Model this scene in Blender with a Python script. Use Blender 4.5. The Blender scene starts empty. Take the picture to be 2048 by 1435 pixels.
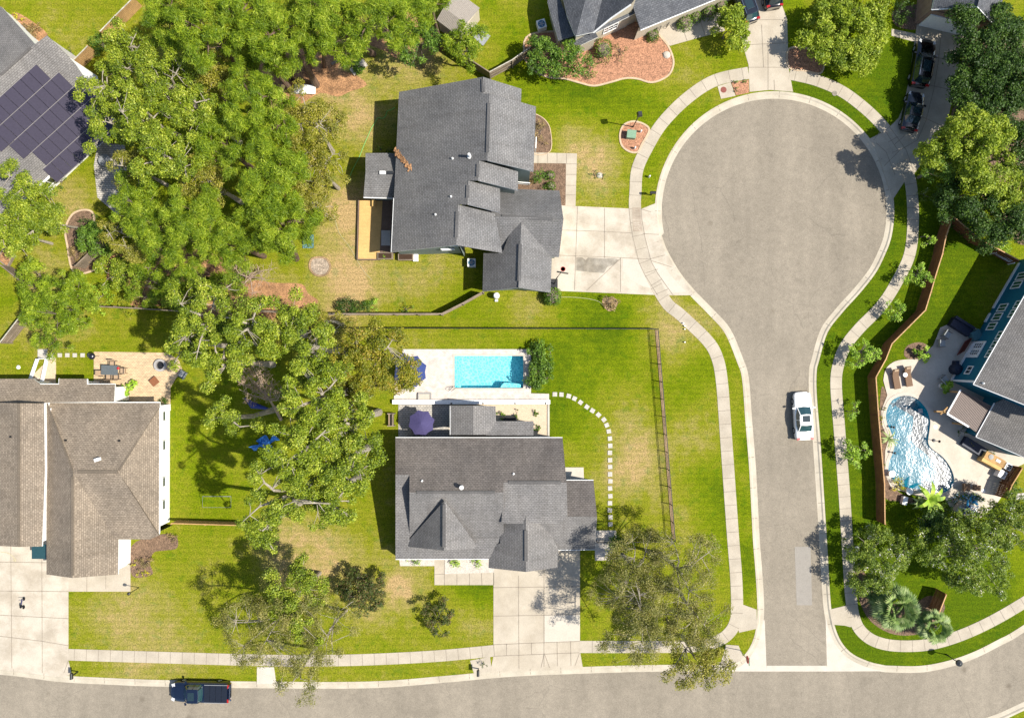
import bpy, math, random
import numpy as np
from mathutils import Vector, geometry
R = math.radians
H = 76.0                      # height of the drone above the ground, metres
scene = bpy.context.scene
# ---------------------------------------------------------------- camera, sky, sun, exposure
cam_d = bpy.data.cameras.new('camera'); cam = bpy.data.objects.new('camera', cam_d)
scene.collection.objects.link(cam); scene.camera = cam
cam.location = (0, 0, H); cam.rotation_euler = (0, 0, 0)
cam_d.sensor_width = 36; cam_d.lens = 36 * H / 102.4
cam_d.clip_start = .5; cam_d.clip_end = 3000
SUN_EL, SUN_AZ = 54.0, -11.0   # elevation; direction to the sun measured from +x
sv = Vector((math.cos(R(SUN_EL)) * math.cos(R(SUN_AZ)), math.cos(R(SUN_EL)) * math.sin(R(SUN_AZ)), math.sin(R(SUN_EL))))
world = bpy.data.worlds.new('World'); scene.world = world; world.use_nodes = True
wn = world.node_tree; bg = wn.nodes['Background']
sky = wn.nodes.new('ShaderNodeTexSky'); sky.sky_type = 'NISHITA'; sky.sun_disc = False
sky.sun_elevation = R(SUN_EL); sky.sun_rotation = R(90 - SUN_AZ)
wn.links.new(sky.outputs[0], bg.inputs[0]); bg.inputs[1].default_value = .11
sun_d = bpy.data.lights.new('sun', 'SUN'); sun = bpy.data.objects.new('sun', sun_d)
scene.collection.objects.link(sun); sun.rotation_euler = sv.to_track_quat('Z', 'Y').to_euler()
sun.location = (20, 0, 60)
sun_d.energy = 5.0; sun_d.angle = R(.53); sun_d.color = (1.0, .95, .86)
scene.view_settings.view_transform = 'Standard'; scene.view_settings.look = 'None'
scene.view_settings.exposure = .62; scene.view_settings.gamma = 1
scene.render.film_transparent = False
col = scene.collection
rng = np.random.default_rng(7); random.seed(7)

# ---------------------------------------------------------------- pixel <-> metre helpers
def P(px, py, z=0.0):
    s = (H - z) / H
    return Vector(((px - 1024) / 20 * s, (717.5 - py) / 20 * s, z))
def G(pts, z=0.0): return [P(x, y, z) for x, y in pts]

# ---------------------------------------------------------------- materials
MATS = {}
def new_mat(name):
    m = bpy.data.materials.new(name); m.use_nodes = True
    nt = m.node_tree; return m, nt, nt.nodes['Principled BSDF']
def N(nt, t, **k):
    n = nt.nodes.new(t)
    for a, b in k.items():
        if a in ('operation', 'blend_type', 'data_type', 'attribute_name', 'feature', 'noise_dimensions', 'wave_type', 'bands_direction', 'offset', 'squash', 'distance'): setattr(n, a, b)
        else: n.inputs[a].default_value = b
    return n
def ramp(nt, fac, stops):
    r = nt.nodes.new('ShaderNodeValToRGB'); e = r.color_ramp.elements
    while len(e) < len(stops): e.new(.5)
    for i, (p, c) in enumerate(stops): e[i].position = p; e[i].color = (*c, 1)
    nt.links.new(fac, r.inputs[0]); return r.outputs[0]
def mixc(nt, fac, a, b, mode='MIX'):
    m = nt.nodes.new('ShaderNodeMix'); m.data_type = 'RGBA'; m.blend_type = mode
    for s, v in ((m.inputs[0], fac), (m.inputs[6], a), (m.inputs[7], b)):
        if hasattr(v, 'node'): nt.links.new(v, s)
        else: s.default_value = (*v, 1) if isinstance(v, tuple) else v
    return m.outputs[2]
def mth(nt, op, a, b=None):
    m = nt.nodes.new('ShaderNodeMath'); m.operation = op
    for s, v in zip(m.inputs, (a, b)):
        if v is None: continue
        if hasattr(v, 'node'): nt.links.new(v, s)
        else: s.default_value = v
    return m.outputs[0]
def geo_pos(nt): return nt.nodes.new('ShaderNodeNewGeometry').outputs['Position']
def noise(nt, vec, scale, detail=3, rough=.55):
    n = N(nt, 'ShaderNodeTexNoise', Scale=scale, Detail=detail, Roughness=rough)
    nt.links.new(vec, n.inputs['Vector']); return n.outputs['Fac']
def bump(nt, bs, h, strength, dist):
    b = nt.nodes.new('ShaderNodeBump'); b.inputs['Strength'].default_value = strength; b.inputs['Distance'].default_value = dist
    nt.links.new(h, b.inputs['Height']); nt.links.new(b.outputs[0], bs.inputs['Normal'])
def mottled(name, c, var=.25, scale=3.0, fine=18.0, rough=.85, spec=.3, metal=0.0, fvar=.25, stain=0.0, b=.0):
    """plain surface with coarse blotches and fine grain"""
    m, nt, bs = new_mat(name); v = geo_pos(nt)
    n1 = noise(nt, v, scale, 4); n2 = noise(nt, v, fine, 2, .7)
    lo = tuple(x * (1 - var) for x in c); hi = tuple(min(1, x * (1 + var)) for x in c)
    a = ramp(nt, n1, [(.3, lo), (.7, hi)])
    g = ramp(nt, n2, [(.3, (1 - fvar,) * 3), (.7, (1 + fvar,) * 3)])
    o = mixc(nt, 1.0, a, g, 'MULTIPLY')
    if stain:
        n3 = noise(nt, v, .45, 5, .62)
        s = ramp(nt, n3, [(.42, (1, 1, 1)), (.62, (1 - stain, 1 - stain * 1.1, 1 - stain * 1.25))])
        o = mixc(nt, 1.0, o, s, 'MULTIPLY')
    nt.links.new(o, bs.inputs['Base Color']); bs.inputs['Roughness'].default_value = rough
    bs.inputs['Specular IOR Level'].default_value = spec; bs.inputs['Metallic'].default_value = metal
    if b: bump(nt, bs, n2, b, .02)
    MATS[name] = m; return m
def flat(name, c, rough=.5, spec=.5, metal=0.0, coat=0.0):
    m, nt, bs = new_mat(name); v = geo_pos(nt)
    n1 = noise(nt, v, 6, 3)
    o = ramp(nt, n1, [(.3, tuple(x * .9 for x in c)), (.7, tuple(min(1, x * 1.08) for x in c))])
    nt.links.new(o, bs.inputs['Base Color'])
    bs.inputs['Roughness'].default_value = rough; bs.inputs['Specular IOR Level'].default_value = spec
    bs.inputs['Metallic'].default_value = metal; bs.inputs['Coat Weight'].default_value = coat
    MATS[name] = m; return m
def shingle(name, c, c2, row=.18):
    m, nt, bs = new_mat(name)
    uv = nt.nodes.new('ShaderNodeUVMap').outputs[0]; v = geo_pos(nt)
    br = nt.nodes.new('ShaderNodeTexBrick'); nt.links.new(uv, br.inputs['Vector'])
    br.inputs['Color1'].default_value = (*c, 1); br.inputs['Color2'].default_value = (*c2, 1)
    br.inputs['Mortar'].default_value = (*tuple(x * .5 for x in c), 1)
    br.inputs['Scale'].default_value = 1; br.inputs['Mortar Size'].default_value = .028; br.inputs['Mortar Smooth'].default_value = .6
    br.inputs['Brick Width'].default_value = .30; br.inputs['Row Height'].default_value = row; br.inputs['Bias'].default_value = 0
    n1 = noise(nt, v, .35, 4); n2 = noise(nt, v, 9, 3, .75)
    g = ramp(nt, n1, [(.3, (.84, .84, .85)), (.7, (1.14, 1.12, 1.1))])
    g2 = ramp(nt, n2, [(.3, (.72, .72, .72)), (.7, (1.28, 1.28, 1.28))])
    o = mixc(nt, 1.0, mixc(nt, 1.0, br.outputs[0], g, 'MULTIPLY'), g2, 'MULTIPLY')
    mp = nt.nodes.new('ShaderNodeMapping'); mp.inputs['Scale'].default_value = (1.6, .16, 1); nt.links.new(uv, mp.inputs[0]); n4 = noise(nt, mp.outputs[0], 1.0, 4, .6)
    o = mixc(nt, 1.0, o, ramp(nt, n4, [(.3, (.86, .85, .84)), (.5, (1, 1, 1)), (.72, (1.08, 1.08, 1.08))]), 'MULTIPLY')
    nt.links.new(o, bs.inputs['Base Color']); bs.inputs['Roughness'].default_value = .95
    bs.inputs['Specular IOR Level'].default_value = .12
    h = mth(nt, 'SUBTRACT', 1.0, br.outputs['Fac'])
    bump(nt, bs, h, .15, .01); MATS[name] = m; return m
def pavers(name, c, c2, w, hgt, mortar=.45, ms=.02, rot=0.0, var=.15):
    m, nt, bs = new_mat(name); v = geo_pos(nt)
    mp = nt.nodes.new('ShaderNodeMapping'); mp.inputs['Rotation'].default_value = (0, 0, rot); nt.links.new(v, mp.inputs[0])
    br = nt.nodes.new('ShaderNodeTexBrick'); nt.links.new(mp.outputs[0], br.inputs['Vector'])
    br.inputs['Color1'].default_value = (*c, 1); br.inputs['Color2'].default_value = (*c2, 1)
    br.inputs['Mortar'].default_value = (*tuple(x * mortar for x in c), 1)
    br.inputs['Scale'].default_value = 1; br.inputs['Mortar Size'].default_value = ms; br.inputs['Mortar Smooth'].default_value = .3
    br.inputs['Brick Width'].default_value = w; br.inputs['Row Height'].default_value = hgt
    n1 = noise(nt, v, 2.0, 4)
    g = ramp(nt, n1, [(.3, (1 - var,) * 3), (.7, (1 + var,) * 3)])
    nt.links.new(mixc(nt, 1.0, br.outputs[0], g, 'MULTIPLY'), bs.inputs['Base Color'])
    bs.inputs['Roughness'].default_value = .9; MATS[name] = m; return m
def leafmat(name, stops, trans=.22):
    k_ = {'leaf_dark': 1.35, 'leaf_flower': 1, 'leaf_purple': 1.1, 'leaf_dead': 1, 'leaf_birch': 1.05, 'leaf_olive': 1.15, 'leaf_bright': 1.1, 'leaf_lime': 1.1, 'leaf_rust': 1.2, 'leaf_palm': 1.0, 'leaf_pine': 1.6}.get(name, 1.45)
    stops = [(p, tuple(min(.82, x * k_) for x in c) if max(c) < .6 else c) for p, c in stops]
    m, nt, bs = new_mat(name)
    at = nt.nodes.new('ShaderNodeAttribute'); at.attribute_name = 'rnd'
    c = ramp(nt, at.outputs['Fac'], stops)
    v = geo_pos(nt); n1 = noise(nt, v, 1.1, 3)
    g = ramp(nt, n1, [(.32, (.60, .68, .6)), (.68, (1.3, 1.22, 1.1))])
    c = mixc(nt, 1.0, c, g, 'MULTIPLY')
    nt.links.new(c, bs.inputs['Base Color']); bs.inputs['Roughness'].default_value = .55
    bs.inputs['Specular IOR Level'].default_value = .35
    tr = nt.nodes.new('ShaderNodeBsdfTranslucent'); nt.links.new(c, tr.inputs[0])
    mx = nt.nodes.new('ShaderNodeMixShader'); mx.inputs[0].default_value = trans
    nt.links.new(bs.outputs[0], mx.inputs[1]); nt.links.new(tr.outputs[0], mx.inputs[2])
    nt.links.new(mx.outputs[0], nt.nodes['Material Output'].inputs[0]); MATS[name] = m; return m

# grass: two vertex masks say where the lawn is dry or lush
def grass_mat():
    m, nt, bs = new_mat('grass'); v = geo_pos(nt)
    dry = nt.nodes.new('ShaderNodeAttribute'); dry.attribute_name = 'dry'
    lush = nt.nodes.new('ShaderNodeAttribute'); lush.attribute_name = 'lush'
    n1 = noise(nt, v, .22, 7, .72); n2 = noise(nt, v, 1.3, 5, .65); n3 = noise(nt, v, 7.5, 2, .7); n4 = noise(nt, v, 22, 1, .5)
    f = mth(nt, 'ADD', mth(nt, 'MULTIPLY', n1, .66), mth(nt, 'MULTIPLY', n2, .46))
    f = mth(nt, 'ADD', f, mth(nt, 'MULTIPLY', dry.outputs['Fac'], .27))
    f = mth(nt, 'SUBTRACT', f, mth(nt, 'MULTIPLY', lush.outputs['Fac'], .26))
    c = ramp(nt, f, [(.24, (.062, .102, .001)), (.44, (.118, .156, .002)), (.62, (.170, .178, .012)), (.80, (.240, .205, .058)), (.95, (.34, .24, .115))])
    g = ramp(nt, n3, [(.3, (.50, .55, .45)), (.7, (1.45, 1.38, 1.35))]); g2 = ramp(nt, n4, [(.25, (.68,) * 3), (.75, (1.32,) * 3)])
    c = mixc(nt, 1.0, mixc(nt, 1.0, c, g, 'MULTIPLY'), g2, 'MULTIPLY')
    # weed patches and faint mowing lines
    n6 = noise(nt, v, .75, 5, .7); c = mixc(nt, 1.0, c, ramp(nt, n6, [(.56, (1, 1, 1)), (.63, (.74, .88, .8))]), 'MULTIPLY')
    wv = nt.nodes.new('ShaderNodeTexWave'); wv.inputs['Scale'].default_value = .55; wv.inputs['Distortion'].default_value = 1.5; wv.inputs['Detail'].default_value = 2; wv.bands_direction = 'Y'; nt.links.new(v, wv.inputs['Vector'])
    c = mixc(nt, 1.0, c, ramp(nt, wv.outputs['Fac'], [(.2, (.95, .95, .95)), (.8, (1.05, 1.05, 1.05))]), 'MULTIPLY')
    nt.links.new(c, bs.inputs['Base Color']); bs.inputs['Roughness'].default_value = .95; bs.inputs['Specular IOR Level'].default_value = .1
    bump(nt, bs, n3, .6, .05); MATS['grass'] = m
grass_mat()
def asphalt_mat():
    m, nt, bs = new_mat('asphalt'); v = geo_pos(nt)
    n1 = noise(nt, v, .12, 5, .6); n2 = noise(nt, v, 1.6, 5, .7); n3 = noise(nt, v, 14, 2, .8)
    mp = nt.nodes.new('ShaderNodeMapping'); mp.inputs['Scale'].default_value = (.5, .06, 1); nt.links.new(v, mp.inputs[0]); n5 = noise(nt, mp.outputs[0], 1.2, 4)
    c = ramp(nt, n1, [(.3, (.20, .172, .132)), (.7, (.25, .215, .165))])
    for n_, a in ((n2, .10), (n3, .24), (n5, .08)):
        c = mixc(nt, 1.0, c, ramp(nt, n_, [(.3, (1 - a,) * 3), (.7, (1 + a,) * 3)]), 'MULTIPLY')
    v1 = nt.nodes.new('ShaderNodeTexVoronoi'); v1.inputs['Scale'].default_value = .22; nt.links.new(v, v1.inputs['Vector'])
    dk = ramp(nt, v1.outputs['Distance'], [(.02, (.7, .68, .66)), (.09, (1, 1, 1))]); c = mixc(nt, 1.0, c, dk, 'MULTIPLY')
    # hairline cracks where the surface is worn, and dark tyre scuffs
    ve = nt.nodes.new('ShaderNodeTexVoronoi'); ve.feature = 'DISTANCE_TO_EDGE'; ve.inputs['Scale'].default_value = .16
    nd = N(nt, 'ShaderNodeTexNoise', Scale=.9, Detail=5); nt.links.new(v, nd.inputs['Vector']); nt.links.new(mixc(nt, .55, v, mixc(nt, 1.0, v, nd.outputs['Color'], 'ADD')), ve.inputs['Vector'])
    cr = mth(nt, 'MULTIPLY', mth(nt, 'LESS_THAN', ve.outputs['Distance'], .004), mth(nt, 'GREATER_THAN', noise(nt, v, .11, 2), .52))
    c = mixc(nt, mth(nt, 'MULTIPLY', cr, .22), c, (.07, .06, .05))
    n7 = noise(nt, v, .33, 6, .75); c = mixc(nt, 1.0, c, ramp(nt, n7, [(.30, (.86, .86, .86)), (.42, (1, 1, 1)), (.64, (1, 1, 1)), (.74, (1.08, 1.07, 1.06))]), 'MULTIPLY')
    nt.links.new(c, bs.inputs['Base Color']); bs.inputs['Roughness'].default_value = .9; bs.inputs['Specular IOR Level'].default_value = .25
    bump(nt, bs, n3, .3, .01); MATS['asphalt'] = m
asphalt_mat()
mottled('concrete', (.42, .365, .285), .07, .7, 10, stain=.13, fvar=.08)
mottled('concrete_clean', (.47, .42, .345), .05, 1.0, 8, stain=.03, fvar=.05)
mottled('concrete_pale', (.46, .405, .325), .08, .6, 9, stain=.22, fvar=.08)
mottled('concrete_walk', (.40, .350, .275), .10, .6, 10, stain=.12, fvar=.09)
mottled('concrete_pad', (.36, .30, .235), .12, 1.2, 9, stain=.2, fvar=.1)
mottled('concrete_dirty', (.30, .27, .22), .2, 1.5, 10, stain=.3, fvar=.1)
mottled('road_patch', (.255, .232, .20), .05, 2, 14, fvar=.1)
mottled('joint', (.22, .185, .145), .2, 3, 20)
mottled('kerb', (.44, .39, .305), .10, .8, 10, stain=.12, fvar=.08)
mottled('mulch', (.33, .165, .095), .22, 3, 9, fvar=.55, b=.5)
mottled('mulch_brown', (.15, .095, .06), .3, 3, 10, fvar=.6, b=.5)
mottled('pine_straw', (.30, .16, .075), .4, 1.2, 8, fvar=.55, b=.5)
mottled('dirt', (.27, .18, .10), .35, 1.0, 9, fvar=.4, b=.4)
mottled('gravel', (.47, .42, .36), .12, 3, 13, fvar=.3, b=.4)
mottled('gravel_tan', (.50, .40, .28), .06, 3, 12, fvar=.15, b=.3)
mottled('dead_brush', (.30, .24, .18), .3, 4, 12, fvar=.6, b=.5)
mottled('bark', (.16, .125, .095), .3, 4, 14, fvar=.3, b=.4)
mottled('bark_pale', (.31, .27, .21), .25, 4, 14, fvar=.25)
mottled('bark_pine', (.13, .085, .06), .35, 3, 12, fvar=.3, b=.4)
mottled('twig_dead', (.34, .25, .19), .25, 5, 12, fvar=.3)
mottled('new_wood', (.56, .36, .135), .12, .8, 9, fvar=.1)
mottled('deck_brown', (.16, .11, .085), .15, 1.2, 12, fvar=.15)
mottled('fence_brown', (.19, .078, .028), .25, 1.0, 9, fvar=.25)
mottled('fence_grey', (.21, .165, .12), .25, 1.0, 9, fvar=.25)
mottled('fence_gold', (.40, .24, .10), .2, 1.0, 9, fvar=.2)
mottled('wood_tan', (.45, .27, .13), .15, 1.5, 9)
mottled('coping', (.47, .42, .35), .09, 1.0, 9, fvar=.06)
mottled('edging', (.46, .34, .225), .12, 1.5, 9, fvar=.12)
mottled('stone', (.40, .37, .30), .3, 3, 9)
mottled('paver_stone', (.43, .40, .35), .12, 3, 9, fvar=.1)
mottled('deck_pool', (.50, .44, .36), .08, .5, 9, stain=.12, fvar=.06)
flat('white', (.80, .79, .77), .5); flat('white_trim', (.72, .72, .70), .6); flat('black', (.012, .012, .013), .45)
flat('dark_metal', (.02, .022, .024), .4, .5); flat('grey_metal', (.30, .31, .32), .45, .5, .3); flat('chrome', (.6, .6, .6), .15, .5, 1)
flat('glass_dark', (.015, .03, .035), .06, .8, 0, .5); flat('glass_teal', (.02, .06, .065), .05, .9, 0, .6); flat('glass_green', (.02, .10, .06), .15, .8)
flat('paint_white', (.80, .79, .76), .22, .5, 0, .8); flat('paint_navy', (.006, .012, .032), .2, .5, .2, 1); flat('paint_black', (.004, .004, .006), .16, .5, .2, 1)
flat('paint_charcoal', (.014, .016, .022), .2, .5, .2, 1); flat('tyre', (.012, .012, .012), .85, .2); flat('lamp_red', (.35, .01, .01), .25, .6); flat('lamp_clear', (.6, .6, .6), .1, .8)
flat('canopy_purple', (.058, .050, .125), .8, .2); flat('canopy_blue', (.032, .052, .165), .8, .2)
flat('siding_grey', (.20, .24, .22), .75, .3); flat('siding_white', (.78, .77, .74), .7, .3); flat('siding_blue', (.008, .13, .20), .7, .3); flat('siding_slate', (.025, .08, .14), .7, .3)
flat('siding_cream', (.48, .42, .32), .75, .3); flat('siding_tan', (.45, .40, .31), .75, .3)
flat('solar', (.042, .036, .055), .45, .3); flat('solar_gap', (.25, .23, .21), .6)
flat('transformer', (.16, .27, .17), .5); flat('tarp_blue', (.05, .22, .55), .35); flat('tarp_teal', (.06, .15, .17), .55, .4); flat('boat_blue', (.01, .03, .20), .3, .5)
flat('hose', (.13, .40, .07), .5); flat('hose_pale', (.45, .42, .24), .5); flat('cushion_brown', (.17, .105, .065), .8, .2); flat('cushion_tan', (.36, .26, .17), .8, .2); flat('cushion_grey', (.34, .35, .34), .8, .2)
flat('terracotta', (.35, .12, .05), .7); flat('red', (.5, .02, .02), .6); flat('rust_red', (.20, .055, .04), .6, .3); flat('float_blue', (.04, .35, .60), .35); flat('cover_navy', (.008, .014, .035), .6); flat('grill_black', (.012, .012, .02), .25, .6, 0, .6)
flat('metal_roof', (.34, .30, .255), .5, .4, .2); flat('metal_roof_brown', (.13, .095, .08), .55, .4, .1); flat('tile_slab', (.34, .32, .30), .5); flat('pool_wall', (.10, .58, .66), .4); flat('pool_wall_white', (.45, .50, .50), .5); flat('rug', (.22, .09, .045), .9, .1); flat('table_slate', (.10, .115, .12), .4, .5); flat('fan_blue', (.02, .12, .22), .4); flat('soil', (.05, .03, .02), .95, .1)
pavers('paver_white', (.62, .54, .47), (.50, .44, .39), .24, .13, .62, .012)
pavers('paver_tan', (.60, .44, .26), (.46, .34, .21), .26, .15, .45, .014)
pavers('paver_grey', (.34, .32, .29), (.46, .42, .36), .30, .2, .35, .02)
pavers('brick', (.22, .13, .09), (.30, .20, .15), .25, .09, 1.4, .012)
shingle('shingle_charcoal', (.185, .182, .180), (.148, .145, .142)); shingle('shingle_grey', (.205, .197, .190), (.165, .158, .151))
shingle('shingle_brown', (.165, .147, .134), (.125, .112, .102)); shingle('shingle_tan', (.275, .226, .172), (.195, .160, .122)); shingle('shingle_dark', (.125, .13, .14), (.08, .085, .095)); shingle('shingle_pale', (.215, .203, .19), (.175, .166, .156))  # first one: darker, browner shingle for the corner house's two rear slopes
leafmat('leaf_oak', [(0, (.035, .060, .003)), (.35, (.098, .142, .005)), (.7, (.185, .232, .014)), (.95, (.32, .345, .05)), (1, (.44, .43, .16))])
leafmat('leaf_pine', [(0, (.040, .085, .003)), (.4, (.115, .175, .006)), (.75, (.20, .26, .014)), (1, (.34, .39, .05))], .4)
leafmat('leaf_bright', [(0, (.10, .16, .006)), (.5, (.24, .32, .012)), (1, (.50, .56, .10))], .4)
leafmat('leaf_dark', [(0, (.012, .035, .004)), (.6, (.036, .078, .006)), (1, (.09, .15, .02))], .25)
leafmat('leaf_olive', [(0, (.08, .095, .004)), (.5, (.20, .20, .012)), (1, (.40, .34, .10))])
leafmat('leaf_rust', [(0, (.06, .085, .003)), (.5, (.17, .18, .008)), (.85, (.29, .24, .03)), (1, (.38, .22, .08))])
leafmat('leaf_myrtle', [(0, (.035, .07, .005)), (.5, (.10, .15, .010)), (.88, (.20, .24, .03)), (.90, (.72, .68, .70)), (1, (.8, .78, .8))])
leafmat('leaf_shrub', [(0, (.025, .06, .006)), (.6, (.075, .14, .012)), (1, (.16, .24, .03))], .25)
leafmat('leaf_purple', [(0, (.03, .045, .010)), (.55, (.075, .11, .016)), (.8, (.16, .09, .05)), (1, (.20, .23, .04))], .25)
leafmat('leaf_yellow', [(0, (.12, .15, .01)), (.5, (.35, .33, .01)), (1, (.60, .45, .02))])
leafmat('leaf_lime', [(0, (.10, .20, .01)), (.5, (.24, .40, .03)), (1, (.40, .50, .08))])
leafmat('leaf_birch', [(0, (.07, .085, .008)), (.5, (.18, .18, .03)), (1, (.42, .37, .16))])
leafmat('leaf_brown', [(0, (.08, .06, .02)), (.5, (.17, .125, .05)), (1, (.30, .22, .10))])
leafmat('leaf_palm', [(0, (.05, .11, .02)), (.5, (.17, .26, .07)), (1, (.42, .48, .22))], .2)
leafmat('leaf_flower', [(0, (.05, .12, .01)), (.45, (.12, .2, .02)), (.6, (.7, .7, .7)), (.8, (.05, .3, .65)), (.9, (.6, .25, .2)), (1, (.8, .8, .8))], .2)
leafmat('leaf_dead', [(0, (.22, .15, .10)), (.5, (.36, .25, .18)), (1, (.5, .38, .28))], .2)

# ---------------------------------------------------------------- object helpers
ROOT = {}
def tag(o, label=None, cat=None, group=None, kind=None):
    if label: o['label'] = label
    if cat: o['category'] = cat
    if group: o['group'] = group
    if kind: o['kind'] = kind
    return o
def thing(name, label, cat, loc=(0, 0, 0), group=None, rz=0.0):
    o = bpy.data.objects.new(name, None); col.objects.link(o); o.location = loc; o.rotation_euler = (0, 0, rz)
    o.empty_display_size = .3
    tag(o, label, cat, group); ROOT[o.name] = Vector(loc); return o
def wloc(o):
    v = Vector(o.location)
    while o.parent: o = o.parent; v += o.location
    return v
class MB:
    def __init__(s): s.v = []; s.f = []; s.m = []; s.uv = {}
    def add(s, vs, fs, mi=0):
        k = len(s.v); s.v += [tuple(v) for v in vs]
        for f in fs: s.f.append(tuple(k + i for i in f)); s.m.append(mi)
        return s
    def face(s, vs, mi=0, uv=None):
        k = len(s.v); s.v += [tuple(v) for v in vs]; s.f.append(tuple(range(k, k + len(vs)))); s.m.append(mi)
        if uv: s.uv[len(s.f) - 1] = uv
    def box(s, c, d, rz=0.0, mi=0, rx=0.0, ry=0.0, taper=1.0):
        from mathutils import Euler
        e = Euler((rx, ry, rz)).to_matrix(); c = Vector(c); vs = []
        for z in (-1, 1):
            t = taper if z > 0 else 1
            for x, y in ((-1, -1), (1, -1), (1, 1), (-1, 1)): vs.append(c + e @ Vector((x * d[0] / 2 * t, y * d[1] / 2 * t, z * d[2] / 2)))
        return s.add(vs, [(3, 2, 1, 0), (4, 5, 6, 7), (0, 1, 5, 4), (1, 2, 6, 5), (2, 3, 7, 6), (3, 0, 4, 7)], mi)
    def bar(s, a, b, w, h, mi=0):
        a = Vector(a); b = Vector(b); d = b - a; L = d.length
        if L < 1e-5: return s
        d.normalize(); up = Vector((0, 0, 1)) if abs(d.z) < .95 else Vector((1, 0, 0))
        x = d.cross(up).normalized() * w / 2; y = x.cross(d).normalized() * h / 2
        vs = [p + q for p in (a, b) for q in (-x - y, x - y, x + y, -x + y)]
        return s.add(vs, [(0, 1, 2, 3), (7, 6, 5, 4), (0, 4, 5, 1), (1, 5, 6, 2), (2, 6, 7, 3), (3, 7, 4, 0)], mi)
    def tube(s, pts, rs, n=6, mi=0):
        pts = [Vector(p) for p in pts]; rings = []
        if not hasattr(rs, '__len__'): rs = [rs] * len(pts)
        for i, p in enumerate(pts):
            d = (pts[min(i + 1, len(pts) - 1)] - pts[max(i - 1, 0)])
            d = d.normalized() if d.length > 1e-6 else Vector((0, 0, 1))
            up = Vector((0, 0, 1)) if abs(d.z) < .9 else Vector((1, 0, 0))
            x = d.cross(up).normalized(); y = d.cross(x)
            rings.append([p + (x * math.cos(a) + y * math.sin(a)) * rs[i] for a in [2 * math.pi * k / n for k in range(n)]])
        vs = [v for r in rings for v in r]; fs = []
        for i in range(len(pts) - 1):
            for k in range(n): fs.append((i * n + k, i * n + (k + 1) % n, (i + 1) * n + (k + 1) % n, (i + 1) * n + k))
        fs.append(tuple(range(n - 1, -1, -1))); fs.append(tuple((len(pts) - 1) * n + k for k in range(n)))
        return s.add(vs, fs, mi)
    def lathe(s, c, prof, n=20, mi=0):
        c = Vector(c); vs = [c + Vector((r * math.cos(2 * math.pi * k / n), r * math.sin(2 * math.pi * k / n), z)) for r, z in prof for k in range(n)]; fs = []
        for i in range(len(prof) - 1):
            for k in range(n): fs.append((i * n + k, i * n + (k + 1) % n, (i + 1) * n + (k + 1) % n, (i + 1) * n + k))
        fs.append(tuple(range(n - 1, -1, -1))); fs.append(tuple((len(prof) - 1) * n + k for k in range(n)))
        return s.add(vs, fs, mi)
    def prism(s, pts, z0, z1, mi=0, mside=None):
        n = len(pts); a = sum(pts[i][0] * pts[(i + 1) % n][1] - pts[(i + 1) % n][0] * pts[i][1] for i in range(n))
        if a < 0: pts = pts[::-1]
        s.add([(p[0], p[1], z1) for p in pts], [tuple(range(n))], mi)
        k = len(s.v); s.v += [(p[0], p[1], z0) for p in pts] + [(p[0], p[1], z1) for p in pts]
        for i in range(n): s.f.append((k + i, k + (i + 1) % n, k + n + (i + 1) % n, k + n + i)); s.m.append(mi if mside is None else mside)
        return s
    def build(s, name, mats, parent=None, smooth=False, org=None):
        if isinstance(mats, str): mats = [mats]
        me = bpy.data.meshes.new(name); o = bpy.data.objects.new(name, me); col.objects.link(o)
        A = np.array(s.v, dtype=float)
        if parent is not None: base = np.array(wloc(parent)); o.parent = parent
        elif org is not None: base = np.array(org); o.location = org
        else:
            base = np.array([(A[:, 0].min() + A[:, 0].max()) / 2, (A[:, 1].min() + A[:, 1].max()) / 2, A[:, 2].min()]); o.location = base
        me.from_pydata((A - base).tolist(), [], s.f)
        for m in mats: me.materials.append(MATS[m])
        me.polygons.foreach_set('material_index', s.m)
        if smooth: me.polygons.foreach_set('use_smooth', [True] * len(s.f))
        if s.uv:
            uvl = me.uv_layers.new(name='UVMap').data
            for i, u in s.uv.items():
                p = me.polygons[i]
                for j, li in enumerate(p.loop_indices): uvl[li].uv = u[j]
        me.update(); return o
def catmull(pts, n=8, closed=False):
    out = []; L = len(pts); Q = [np.array(p, float) for p in pts]
    rngi = range(L) if closed else range(L - 1)
    for i in rngi:
        g = (lambda k: Q[k % L]) if closed else (lambda k: Q[min(max(k, 0), L - 1)])
        p0, p1, p2, p3 = g(i - 1), g(i), g(i + 1), g(i + 2)
        for t in np.arange(n) / n:
            out.append(tuple(.5 * ((2 * p1) + (-p0 + p2) * t + (2 * p0 - 5 * p1 + 4 * p2 - p3) * t * t + (-p0 + 3 * p1 - 3 * p2 + p3) * t ** 3)))
    if not closed: out.append(tuple(Q[-1]))
    return out
def offset_line(pts, d, closed=False):
    """offset a dense polyline (world xy) to its left by d"""
    A = np.array([(p[0], p[1]) for p in pts]); n = len(A); out = []
    for i in range(n):
        a = A[(i - 1) % n] if closed or i > 0 else A[i]; b = A[(i + 1) % n] if closed or i < n - 1 else A[i]
        t = b - a; t /= max(1e-9, np.linalg.norm(t)); out.append((A[i][0] - t[1] * d, A[i][1] + t[0] * d))
    return out
def ribbon(mb, pts, offs, zs, mi=0, closed=False):
    rows = [offset_line(pts, d, closed) for d in offs]; n = len(pts)
    for j in range(len(offs) - 1):
        for i in range(n if closed else n - 1):
            k = (i + 1) % n
            mb.add([(*rows[j][i], zs[j]), (*rows[j][k], zs[j]), (*rows[j + 1][k], zs[j + 1]), (*rows[j + 1][i], zs[j + 1])], [(3, 2, 1, 0)], mi)
    return mb
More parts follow.
